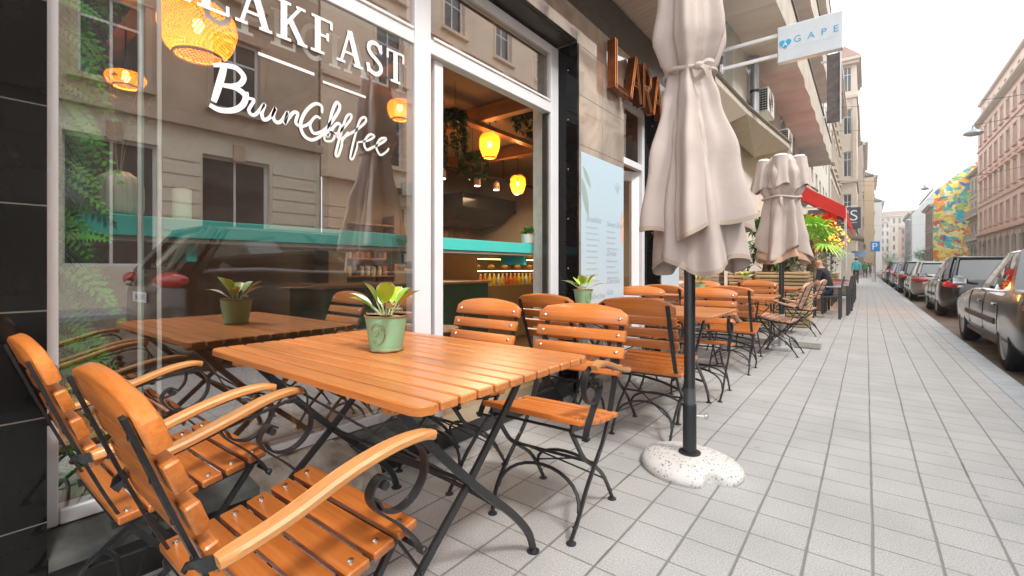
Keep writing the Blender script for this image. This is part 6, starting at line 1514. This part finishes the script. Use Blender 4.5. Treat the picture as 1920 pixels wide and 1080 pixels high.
        for yy in (fa, ra):
            x = s * (hw - .11); mb = MB().use(TYRE); MX = Matrix.Rotation(R(90) * s, 3, 'Y')
            pr = [(wr * .62, -.10), (wr * .88, -.105), (wr * .97, -.085), (wr, -.05), (wr, .05), (wr * .97, .085), (wr * .88, .105), (wr * .64, .10), (wr * .60, .06)]
            mb.lathe(pr, (x, yy, wr), 40, M=MX); ty = mb.build('wheel', None, r, angle=50, world=False)
            mb = MB().use(RIM); mb.lathe([(wr * .66, .088), (wr * .64, .10), (wr * .60, .095), (wr * .57, .06)], (x, yy, wr), 40, M=MX); mb.lathe([(.001, .085), (wr * .14, .085), (wr * .17, .07), (wr * .17, .03)], (x, yy, wr), 20, M=MX)
            for q in range(9):
                a = q * 2 * math.pi / 9; d = Vector((math.cos(a), math.sin(a), 0)); e = Vector((-math.sin(a), math.cos(a), 0)); p0 = [d * wr * .12 + e * .022, d * wr * .62 + e * .034, d * wr * .62 - e * .034, d * wr * .12 - e * .022]
                mb.prism([Vector((x, yy, wr)) + MX @ (v + Vector((0, 0, .078 if i in (0, 3) else .086))) for i, v in enumerate(p0)], MX @ Vector((0, 0, -.02)))
            mb.use(TRIM).lathe([(wr * .60, .035), (.001, .034)], (x, yy, wr), 30, M=MX); mb.build('rim', None, ty, smooth=False, world=False)
    mb = MB().use(TRIM); mb.box((0, -hl + .01, zb + .14), (W * .62, .06, .10), bev=.02); mb.box((0, hl - .01, zb + .12), (W * .6, .06, .12), bev=.02); mb.build('bumper_insert', None, r, smooth=False, world=False)
    mb = MB().use(VINYL); zp = belt - .30 if kind != 'sedan' else belt - .36; mb.box((0, -hl - .012, zp), (.52, .012, .115), bev=.004); pl = mb.build('number_plate', None, r, smooth=False, world=False)
    if plate: text_obj(plate, .10, face_y(-.22, -hl - .0195, zp - .035), TRIM, 'plate_letters', pl)
    r.location = loc; return r
GREYP = paint('graphite_paint', (.06, .065, .075)); BLKP = paint('black_paint', (.012, .012, .014), .2); BEIP = paint('beige_silver_paint', (.30, .27, .24)); SILP = paint('silver_blue_paint', (.24, .27, .31)); PLUM = paint('dark_plum_paint', (.05, .03, .035)); WHP = paint('white_paint', (.6, .6, .6), .0)
RZ = -.119
car('dark graphite saloon nearest the camera on the right, its rear cut by the frame', GREYP, 4.70, 1.76, 1.42, (2.12, 9.00, RZ), 'sedan')
car('black hatchback with a red tail lamp parked just beyond the graphite saloon', BLKP, 4.1, 1.72, 1.46, (2.22, 16.45, RZ), 'wagon')
car('beige silver saloon with long red tail lamps, third from the camera', BEIP, 4.45, 1.74, 1.41, (2.12, 23.4, RZ), 'sedan')
car('dark plum hatchback fourth from the camera behind the beige saloon', PLUM, 4.0, 1.70, 1.50, (2.02, 29.6, RZ), 'wagon')
car('silver blue hatchback farther along the kerb', SILP, 4.2, 1.72, 1.47, (2.05, 37.5, RZ), 'wagon')
car('black van-like car beyond the silver blue hatchback', BLKP, 4.3, 1.78, 1.62, (2.0, 45.0, RZ), 'suv')
car('white car at the far end of the parked row', WHP, 4.2, 1.72, 1.45, (2.0, 53.0, RZ), 'sedan')
car('black sport utility car parked beside the camera, seen only mirrored in the shop window', BLKP, 4.7, 1.86, 1.68, (2.35, 3.85, RZ), 'suv', plate='PWS-543')
#@@OPP
# ------------------------------------------------------------------ right side of the street
rng = random.Random(31)
PEACH = mat('peach_render', (.70, .55, .46), .85, var=.07, vscale=.6, bump=.2); STONE = mat('beige_rusticated_stone', (.50, .42, .35), .85, var=.12, vscale=1.2, bump=.3); TRIMR = mat('coral_trim', (.62, .40, .31), .85); PALEST = mat('pale_stone', (.50, .44, .37), .85, var=.1, vscale=1.5); ROOFM = mat('brown_roof', (.20, .13, .10), .85, var=.2, vscale=3); WFR = mat('dark_window_frame', (.20, .15, .12), .6); CORN = mat('cornice_stone', (.50, .42, .34), .85, var=.08)
def surround(mb, X, a, b, c, d, s, ped):
    mb.span(X + s * .003, X + s * .06, a - .16, a - .01, c, d); mb.span(X + s * .003, X + s * .06, b + .01, b + .16, c, d); mb.span(X + s * .003, X + s * .08, a - .2, b + .2, d + .01, d + .16); mb.span(X + s * .003, X + s * .2, a - .22, b + .22, c - .18, c - .04)
    if ped: mb.prism([(X + s * .003, a - .3, d + .32), (X + s * .003, (a + b) / 2, d + .75), (X + s * .003, b + .3, d + .32)], (s * .22, 0, 0)); mb.span(X + s * .003, X + s * .25, a - .32, b + .32, d + .2, d + .315)
def row_building(label, X, y0, y1, s, floors, base_h, mats, step=3.0, ww=1.2, zt=None, name='town_building', attic=True, arch=True, win=True, frame=WFR, skip=(None, None), depth=.25, back=10, blindp=.25):
    """street facade in plane x=X facing s*x"""
    wm, bm, tm = mats; t_ = thing(name, label, 'building', (X, (y0 + y1) / 2, 0)); n = max(1, int((y1 - y0) / step)); off = ((y1 - y0) - n * step) / 2 + (step - ww) / 2
    ops = []
    for k in range(n):
        a = y0 + off + k * step
        ops.append((a - .3, a + ww + .3, .3 if k % 4 == 1 else 1.1, base_h - 1.0, 'base'))
    z = base_h; fl = []
    for (fh, wh, ped) in floors:
        for k in range(n): a = y0 + off + k * step; ops.append((a, a + ww, z + (fh - wh) * .45, z + (fh - wh) * .45 + wh, ped))
        fl.append(z); z += fh
    H_ = z; mb = MB().use(bm); wall_x(mb, X + s * .08, y0, y1, 0, base_h - .3, [o for o in ops if o[4] == 'base'], depth + .08, s)
    mb.quad((X, y0, base_h - .3), (X + s * .08, y0, base_h - .3), (X + s * .08, y1, base_h - .3), (X, y1, base_h - .3))
    mb.use(wm); wall_x(mb, X, y0, y1, base_h - .3, H_, [o for o in ops if o[4] != 'base'], depth, s)
    for yy, q in ((y0, -1), (y1, 1)): mb.quad((X, yy, 0), (X - s * back, yy, 0), (X - s * back, yy, H_), (X, yy, H_))
    mb.build('wall', None, t_, smooth=False)
    mb = MB().use(bm)     # rusticated courses
    zz = .5
    while zz < base_h - 1.1:
        last = y0 + .02
        for o in sorted([o for o in ops if o[4] == 'base']) + [(y1 - .02, y1, 0, 0, '')]:
            if o[0] - .08 > last: mb.span(X + s * .082, X + s * .12, last, o[0] - .08, zz, zz + .36)
            last = o[1] + .08
        zz += .42
    mb.build('rustication', None, t_, smooth=False)
    mb = MB().use(tm)
    for o in ops:
        if o[4] == 'base': 
            if arch: mb.span(X + s * .085, X + s * .2, (o[0] + o[1]) / 2 - .16, (o[0] + o[1]) / 2 + .16, o[3] - .1, o[3] + .42)
        else: surround(mb, X, o[0], o[1], o[2], o[3], s, o[4])
    mb.span(X + s * .085, X + s * .34, y0, y1, base_h - .3, base_h - .02)
    for zz in fl[1:]: mb.span(X + s * .003, X + s * .12, y0, y1, zz - .1, zz + .08)
    mb.build('window_surround', None, t_, smooth=False)
    mb = MB().use(CORN); mb.span(X - s * .02, X + s * .30, y0, y1, H_ + .002, H_ + .25); mb.span(X - s * .02, X + s * .62, y0, y1, H_ + .252, H_ + .46)
    k = y0 + .3
    while k < y1 - .2: mb.span(X + s * .302, X + s * .56, k, k + .16, H_ + .05, H_ + .251); k += .55
    mb.build('cornice', None, t_, smooth=False)
    if attic:
        mb = MB().use(wm); aops = [(y0 + off + k * step + .1, y0 + off + k * step + ww - .1, H_ + 1.1, H_ + 2.2) for k in range(n)]; wall_x(mb, X - s * .25, y0, y1, H_ + .46, H_ + 2.9, aops, .2, s); mb.use(CORN).span(X - s * .3, X + s * .05, y0, y1, H_ + 2.902, H_ + 3.1); mb.build('attic', None, t_, smooth=False)
        for o in aops: window(t_, X - s * .42, o[0], o[1], o[2], o[3], s, frame, bars=2, frame=.07)
        H_ += 3.1
    else: H_ += .46
    mb = MB().use(ROOFM); mb.prism([(X + s * .1, y0, H_ + .002), (X - s * 4, y0, H_ + 2.2), (X - s * back, y0, H_ + .002)], (0, y1 - y0, 0)); mb.build('roof', None, t_, smooth=False)
    if win:
        for o in ops: window(t_, X - s * depth * .9, o[0], o[1], o[2], o[3], s, frame, bars=3 if o[4] != 'base' else 2, blind=rng.choice((.3, .6)) if (o[4] != 'base' and rng.random() < blindp) else 0, frame=.08)
    return t_
FL = [(3.6, 2.1, False), (3.9, 2.3, True), (3.6, 2.1, False), (3.3, 1.8, False)]
row_building('long peach coloured building with beige stone ground floor and pedimented windows on the right', 12.0, 57, 88, -1, FL, 5.6, (PEACH, STONE, TRIMR), step=2.9, ww=1.2)
gb = row_building('narrow grey stone building with balconies between the peach building and the mural', 13.4, 88.2, 105, -1, [(3.6, 2.2, False), (3.6, 2.2, False), (3.4, 2.0, False)], 5.0, (PALEST, PALEST, PALEST), step=2.9, attic=False)
for z in (5.2, 8.8):
    mb = MB().use(PALEST); mb.span(12.5, 13.3, 93, 104, z, z + .25)
    k = 93
    while k < 104: mb.span(12.52, 12.6, k, k + .1, z + .252, z + 1.0); k += .32
    mb.span(12.48, 12.64, 93, 104, z + 1.002, z + 1.14); mb.build('balcony', None, gb, smooth=False)
# mural gable
MUR = bpy.data.materials.new('painted_mural'); MUR.use_nodes = True; t = MUR.node_tree; p = t.nodes['Principled BSDF']; p.inputs['Roughness'].default_value = .8
tc = N(t, 'ShaderNodeTexCoord'); n1 = N(t, 'ShaderNodeTexNoise'); n1.inputs['Scale'].default_value = .5; n1.inputs['Detail'].default_value = 2; wv = N(t, 'ShaderNodeVectorMath'); wv.operation = 'MULTIPLY_ADD'; wv.inputs[1].default_value = (3.2, 3.2, 3.2)
t.links.new(tc.outputs['Object'], n1.inputs['Vector']); t.links.new(n1.outputs['Color'], wv.inputs[0]); t.links.new(tc.outputs['Object'], wv.inputs[2])
v1 = N(t, 'ShaderNodeTexVoronoi'); v1.inputs['Scale'].default_value = 1.5; t.links.new(wv.outputs[0], v1.inputs['Vector']); sx = N(t, 'ShaderNodeSeparateXYZ'); t.links.new(v1.outputs['Color'], sx.inputs[0])
cr = N(t, 'ShaderNodeValToRGB'); cr.color_ramp.interpolation = 'CONSTANT'; PAL = [(.72, .60, .16), (.05, .34, .46), (.74, .68, .36), (.68, .22, .08), (.10, .42, .40), (.78, .66, .20), (.45, .12, .12), (.70, .66, .50), (.04, .16, .42), (.30, .48, .14), (.72, .40, .12)]
e = cr.color_ramp.elements; e[0].color = (*PAL[0], 1); e[1].position = 1 / 11; e[1].color = (*PAL[1], 1)
for i in range(2, 11): q = e.new(i / 11); q.color = (*PAL[i], 1)
t.links.new(sx.outputs[0], cr.inputs[0])
v2 = N(t, 'ShaderNodeTexVoronoi'); v2.inputs['Scale'].default_value = 3.2; t.links.new(wv.outputs[0], v2.inputs['Vector']); lt = N(t, 'ShaderNodeMath'); lt.operation = 'LESS_THAN'; lt.inputs[1].default_value = .28; t.links.new(v2.outputs['Distance'], lt.inputs[0])
mc = N(t, 'ShaderNodeMixRGB'); hs = N(t, 'ShaderNodeHueSaturation'); hs.inputs['Saturation'].default_value = 1.15; hs.inputs['Value'].default_value = 1.5; cr2 = N(t, 'ShaderNodeValToRGB'); cr2.color_ramp.interpolation = 'CONSTANT'
e = cr2.color_ramp.elements; e[0].color = (.74, .64, .3, 1); e[1].position = .3; e[1].color = (.08, .38, .5, 1); q = e.new(.6); q.color = (.75, .7, .55, 1); q = e.new(.8); q.color = (.7, .25, .1, 1)
s2 = N(t, 'ShaderNodeSeparateXYZ'); t.links.new(v2.outputs['Color'], s2.inputs[0]); t.links.new(s2.outputs[1], cr2.inputs[0]); t.links.new(lt.outputs[0], mc.inputs[0]); t.links.new(cr.outputs[0], mc.inputs[1]); t.links.new(cr2.outputs[0], mc.inputs[2]); t.links.new(mc.outputs[0], hs.inputs['Color']); t.links.new(hs.outputs[0], p.inputs['Base Color'])
GREYB = mat('grey_brown_render', (.34, .28, .24), .85, var=.1)
mt_ = row_building('grey brown building with a colourful painted mural covering its end wall', 9.0, 105.6, 118, -1, [(3.5, 2, False), (3.5, 2, False)], 4.6, (GREYB, GREYB, GREYB), step=2.8, attic=False)
mb = MB(); mb.prism([(9.05, 105.3, 0), (14.4, 105.3, 0), (14.4, 105.3, 18.6), (11.8, 105.3, 16.6), (9.05, 105.3, 13.9)], (0, .28, 0)); mb.build('mural', MUR, mt_, smooth=False)
mb = MB().use(ROOFM); mb.prism([(8.2, 105.2, 13.2), (9.1, 105.2, 14.45), (8.9, 105.2, 14.6), (8.0, 105.2, 13.3)], (0, 13, 0)); mb.build('eave', None, mt_, smooth=False)
PB = mat('pale_blue_grey_wall', (.46, .48, .48), .85, var=.05); PINKW = mat('salmon_wall', (.50, .30, .22), .85, var=.06); YEL = mat('ochre_wall', (.52, .38, .22), .85, var=.06); CRW = mat('cream_wall', (.52, .47, .38), .85, var=.06)
def gable(parent, x0, x1, Y, h0, h1, m):
    mb = MB().use(m); mb.prism([(x0, Y, 0), (x1, Y, 0), (x1, Y, h0), ((x0 + x1) / 2, Y, h1), (x0, Y, h0)], (0, .2, 0)); mb.build('gable', None, parent, smooth=False)
g1 = row_building('pale blue grey building with a plain gable beyond the mural', 8.9, 150, 175, -1, [(3.4, 2, False), (3.4, 2, False), (3.4, 2, False)], 4.4, (PB, PB, PB), step=3.2, attic=False); gable(g1, 9.0, 19, 149.7, 14.6, 21, PB)
g1b = MB(); g1b.span(11.5, 17, 149.6, 149.69, 1, 9.5); g1b.build('painted_panel', mat('faded_blue_panel', (.30, .42, .52), .8), g1, smooth=False)
# far end of the street, where it bends
def block(label, x0, x1, Y, h, m, cols, rows, roof=True, z0=4.2, dep=14):
    t_ = thing('town_building', label, 'building', ((x0 + x1) / 2, Y, 0)); ops = []
    for i in range(cols):
        for j in range(rows): cw = (x1 - x0) / cols; a = x0 + cw * (i + .32); rh = (h - z0) / rows; ops.append((a, a + cw * .36, z0 + rh * (j + .22), z0 + rh * (j + .22) + rh * .56))
    mb = MB().use(m); wall_y(mb, Y, x0, x1, 0, h, ops, .3); mb.quad((x0, Y, 0), (x0, Y, h), (x0, Y + dep, h), (x0, Y + dep, 0)); mb.quad((x1, Y, 0), (x1, Y + dep, 0), (x1, Y + dep, h), (x1, Y, h)); mb.use(WINDARK).quad((x0 + .01, Y + .29, 0), (x1 - .01, Y + .29, 0), (x1 - .01, Y + .29, h), (x0 + .01, Y + .29, h)); mb.build('wall', None, t_, smooth=False)
    mb = MB().use(CORN); mb.span(x0 - .2, x1 + .2, Y - .4, Y - .003, h, h + .4); mb.build('cornice', None, t_, smooth=False); mb = MB()
    if roof: mb.use(ROOFM); mb.prism([(x0 - .2, Y - .3, h + .402), (x1 + .2, Y - .3, h + .402), (x1 - 1.2, Y + 4, h + 2.6), (x0 + 1.2, Y + 4, h + 2.6)], (0, .3, 0)); mb.prism([(x0 - .2, Y - .3, h + .41), (x0 - .2, Y + dep, h + .41), (x0 + 1.5, Y + dep * .5, h + 2.8)], (x1 - x0, 0, 0)); mb.build('roof', None, t_, smooth=False)
    return t_
block('salmon building closing the street where it bends', 9.8, 15.0, 215, 15.5, PINKW, 4, 4, roof=False)
block('cream block behind the salmon building at the end of the street', 4.5, 15, 240, 22, CRW, 6, 5)
block('pale narrow block left of the salmon building at the end of the street', 3.0, 7.2, 228, 19, mat('offwhite_wall', (.55, .52, .47), .85), 3, 5, roof=False)
block('off white building right of the salmon building at the end of the street', 14.2, 22, 205, 17.5, CRW, 5, 4)
# ------------------------------------------------------------------ left side beyond the cafe block
row_building('beige town building with plain windows between the cafe building and the corner tower', -2.0, 39.3, 54, 1, [(3.6, 2.1, False)] * 3, 4.6, (CREAM, CREAM, CORN), step=2.9, attic=False)
tw = thing('corner_tower', 'cream corner tower building with tall windows, small balcony and a pointed roof edge', 'building', (-1.4, 58, 0))
CRT = mat('cream_tower_render', (.56, .48, .40), .85, var=.06, vscale=.7)
ops = [(-1.75, -1.1, 5.8 + k * 4.1, 8.2 + k * 4.1) for k in range(4)]
mb = MB().use(CRT); wall_y(mb, 54.5, -6, -.72, 0, 20.6, ops, .3); wall_x(mb, -.72, 54.5, 63, 0, 20.6, [(55.6 + k * 2.6, 56.8 + k * 2.6, 5.8 + j * 4.1, 8.2 + j * 4.1) for k in range(3) for j in range(4)], .3, 1); mb.build('wall', None, tw, smooth=False)
for o in ops: window(tw, 54.75, o[0], o[1], o[2], o[3], -1, WHITE, bars=3, axis='y')
for k in range(3):
    for j in range(4): window(tw, -.99, 55.6 + k * 2.6, 56.8 + k * 2.6, 5.8 + j * 4.1, 8.2 + j * 4.1, 1, WHITE, bars=3)
mb = MB().use(CORN)
for z in (4.6, 9.3, 17.4): mb.span(-6, -.60, 54.36, 54.497, z, z + .28); mb.span(-.717, -.60, 54.5, 63, z, z + .28)
mb.span(-6, -.5, 54.1, 54.497, 20.6, 20.9); mb.span(-.717, -.5, 54.5, 63, 20.6, 20.9); mb.span(-6, -.35, 53.9, 63, 20.902, 21.2)
for xx in (-2.1, -.88): mb.span(xx - .14, xx + .14, 54.42, 54.497, 9.6, 17.3)
mb.build('cornice', None, tw, smooth=False)
mb = MB().use(CRT); mb.span(-2.3, -.5, 53.4, 54.49, 4.9, 5.2); mb.span(-2.3, -.5, 53.4, 53.55, 5.202, 6.1); mb.prism([(-2.1, 53.6, 4.898), (-.7, 53.6, 4.898), (-1, 54.49, 3.9), (-1.8, 54.49, 3.9)], (0, .0, -.01)); mb.build('balcony', None, tw, smooth=False)
mb = MB().use(ROOFM); mb.add([(-3, 53.9, 21.21), (-.4, 53.9, 21.21), (-.4, 57, 21.21), (-3, 57, 21.21), (-1.7, 55.4, 22.9)], [(0, 1, 4), (1, 2, 4), (2, 3, 4), (3, 0, 4)]); mb.build('roof', None, tw, smooth=False)
row_building('pinkish town building right behind the corner tower', -1.2, 63.5, 84, 1, [(3.5, 2.1, False)] * 4, 4.8, (mat('soft_pink_render', (.56, .40, .32), .85), STONE, CORN), step=2.9, attic=False)
row_building('grey stone town building with bay beyond the pinkish one on the left', -.4, 84.5, 108, 1, [(3.6, 2.1, False)] * 4, 4.8, (PALEST, PALEST, CORN), step=3.2, attic=False)
b6 = row_building('ochre yellow building at the left beyond the grey stone one', 1.2, 112, 132, 1, [(3.5, 2.1, False)] * 4, 4.6, (YEL, YEL, CORN), step=3.4, attic=False); gb2 = MB(); gb2.span(-4, 1.2, 111.7, 111.95, 0, 18.6); gb2.build('gable', YEL, b6, smooth=False)
b7 = row_building('pale grey building farthest on the left side of the street', 3.2, 150, 190, 1, [(3.4, 2.1, False)] * 4, 4.4, (mat('pale_grey_wall', (.44, .43, .40), .85), CRW, CORN), step=3.6, attic=False)
# opposite buildings beside the camera: seen mirrored in the shop glass
TAUPE = mat('taupe_render', (.50, .39, .30), .85, var=.12, vscale=1.0, bump=.2); BEIGE = mat('warm_beige_render', (.76, .62, .50), .85, var=.08, vscale=1.0); BROWNW = mat('brown_shutter_frame', (.14, .08, .05), .6)
row_building('taupe building with brown arched doors across the road, seen mirrored in the shop window', 12.0, -9, 9.0, -1, [(3.6, 2.3, False), (3.5, 2.1, False), (3.4, 2.0, False)], 5.6, (TAUPE, mat('bright_cream_render', (.74, .68, .57), .85, var=.06), TAUPE), step=3.1, ww=1.4, attic=False, frame=WHITE, blindp=.8)
row_building('warm beige building across the road, seen mirrored in the glass beside the hatch', 12.0, 9.1, 31, -1, [(3.7, 2.2, False), (3.7, 2.2, True), (3.4, 2.0, False)], 4.8, (BEIGE, BEIGE, BEIGE), step=3.9, ww=1.4, attic=True, frame=WHITE, blindp=.2)
row_building('beige stone building across the road between the mirrored one and the peach one', 12.0, 31.2, 56.8, -1, [(3.6, 2.1, True)] * 3, 5.2, (PALEST, STONE, CORN), step=3.2, attic=False)
for k, (y, z) in enumerate(((12.6, 4.2), (14.8, 4.0))): ac_unit(y, z, 'air conditioner on the mirrored beige building, %s one' % ('left' if k else 'right'), x=11.66, s=-1, g='air conditioners across the road')
for x_, y_, l_ in ((3.9, 96, 'distant car far down the road'),): pass
# ------------------------------------------------------------------ street lamps, wires, small trees
def street_lamp(c_, r_, label):
    t_ = thing('street_lamp', label, 'lamp', c_, group='lamps hung over the road'); mb = MB(); M_ = None
    mb.lathe([(r_ * .98, -.04), (r_, .0), (r_ * .9, .07), (r_ * .55, .16), (r_ * .3, .22), (.08, .27), (.07, .40), (.02, .44)], c_, 28); mb.build('lamp_hood', mat('lamp_hood_grey', (.30, .33, .36), .35, .6), t_)
    mb = MB(); mb.lathe([(r_ * .9, -.03), (r_ * .8, -.09), (r_ * .4, -.14), (.0, -.15)], c_, 24); mb.build('lamp_glass', mat('lamp_bowl', (.55, .55, .55), .2), t_)
    mb = MB(); mb.tube(smooth_path([(-2.0, c_[1], c_[2] + 1.3), (c_[0] - 2, c_[1], c_[2] + .62), (c_[0], c_[1], c_[2] + .44), (c_[0] + 2, c_[1], c_[2] + .62), (12.0, c_[1], c_[2] + 1.3)], 6), .012, 4); mb.build('suspension_wire', IRON, t_)
street_lamp(tuple(onD(1825, 250, 24)), .40, 'large grey lamp hanging over the road nearest the camera'); street_lamp(tuple(onD(1734, 354, 55)), .42, 'second grey lamp hanging over the road, above the parked cars'); street_lamp(tuple(onD(1703, 413, 95)), .5, 'smallest hanging lamp farthest down the road')
CROWN = leafmat('street_tree_leaf', (.015, .09, .03), (.07, .22, .07))
def street_tree(px, py, d, r_, label, n=900):
    c_ = onD(px, py, d); t_ = thing('street_tree', label, 'tree', (c_.x, c_.y, 0), group='small round trees by the right hand buildings'); mb = MB().use(TRUNKM)
    mb.tube([(c_.x, c_.y, 0), (c_.x + .03, c_.y, c_.z - r_ * .5), (c_.x, c_.y, c_.z)], [.09, .06, .04], 8); rr = random.Random(px)
    for k in range(6): a = k * 1.05; mb.tube([(c_.x, c_.y, c_.z - r_ * .5), (c_.x + math.cos(a) * r_ * .7, c_.y + math.sin(a) * r_ * .7, c_.z + r_ * rr.uniform(-.1, .5))], [.035, .015], 5)
    mb.build('trunk', None, t_); mb = MB().use(CROWN); cl = [Vector((rr.gauss(0, 1), rr.gauss(0, 1), rr.gauss(0, .7))).normalized() * r_ * rr.uniform(.25, .7) for _ in range(16)]
    for k in range(n):
        q = cl[k % 16]; v = q + Vector((rr.gauss(0, 1), rr.gauss(0, 1), rr.gauss(0, .8))) * r_ * .24; mb.leaf(c_ + v, (rr.uniform(-1, 1), rr.uniform(-1, 1), rr.uniform(-.6, .8)), (0, 0, 1), .17 * r_, .09 * r_, .3, 2)
    mb.build('crown', None, t_, smooth=False)
street_tree(1866, 456, 58, 1.5, 'larger round street tree right of the mural'); street_tree(1838, 468, 62, 1.1, 'smaller round street tree close beside the larger one'); street_tree(1731, 478, 100, 2.3, 'round green tree at the foot of the mural building', 700); street_tree(1668, 487, 150, 3.4, 'far pale bushy tree before the salmon building', 700)
mb = MB().use(IRON)
for (Y, z0, z1) in ((30, 9.8, 9.4), (46, 8.2, 8.6), (66, 9, 9.5), (90, 8, 8.4)):
    w_ = MB(); w_.tube(smooth_path([(-1.9, Y, z0), (5, Y, min(z0, z1) - .6), (11.9, Y, z1)], 8), .012, 4); tag(w_.build('overhead_wire', IRON), 'thin black wire spanning the road at %s' % {30: 'the first lamp', 46: 'the parking sign', 66: 'the corner tower', 90: 'the balcony building'}[Y], 'wire')
# white guide posts on the pavement edge
for px, Y in ((1636, 44), (1628, 58)):
    c_ = onG(px, Y); t_ = thing('pavement_post', 'thin pale post on the pavement %s' % ('nearer the parked cars' if Y == 44 else 'beyond the parking sign'), 'post', c_); mb = MB(); mb.tube([c_, (c_[0], c_[1], 1.1)], .045, 8); mb.lathe([(.05, 1.1), (.05, 1.16), (.01, 1.2)], (c_[0], c_[1], 0), 10); mb.build('post', REDB, t_)
bpy.context.view_layer.update()
hz = bpy.data.materials.new('street_haze'); hz.use_nodes = True; t = hz.node_tree; t.nodes.clear(); pv = N(t, 'ShaderNodeVolumePrincipled'); pv.inputs['Color'].default_value = (.97, .97, .98, 1); pv.inputs['Density'].default_value = .0022; pv.inputs['Anisotropy'].default_value = .2; o_ = N(t, 'ShaderNodeOutputMaterial'); t.links.new(pv.outputs[0], o_.inputs['Volume'])
hb = MB().span(-60, 80, -60, 460, -1.6, 34).build('haze', hz, smooth=False); hb['kind'] = 'stuff'
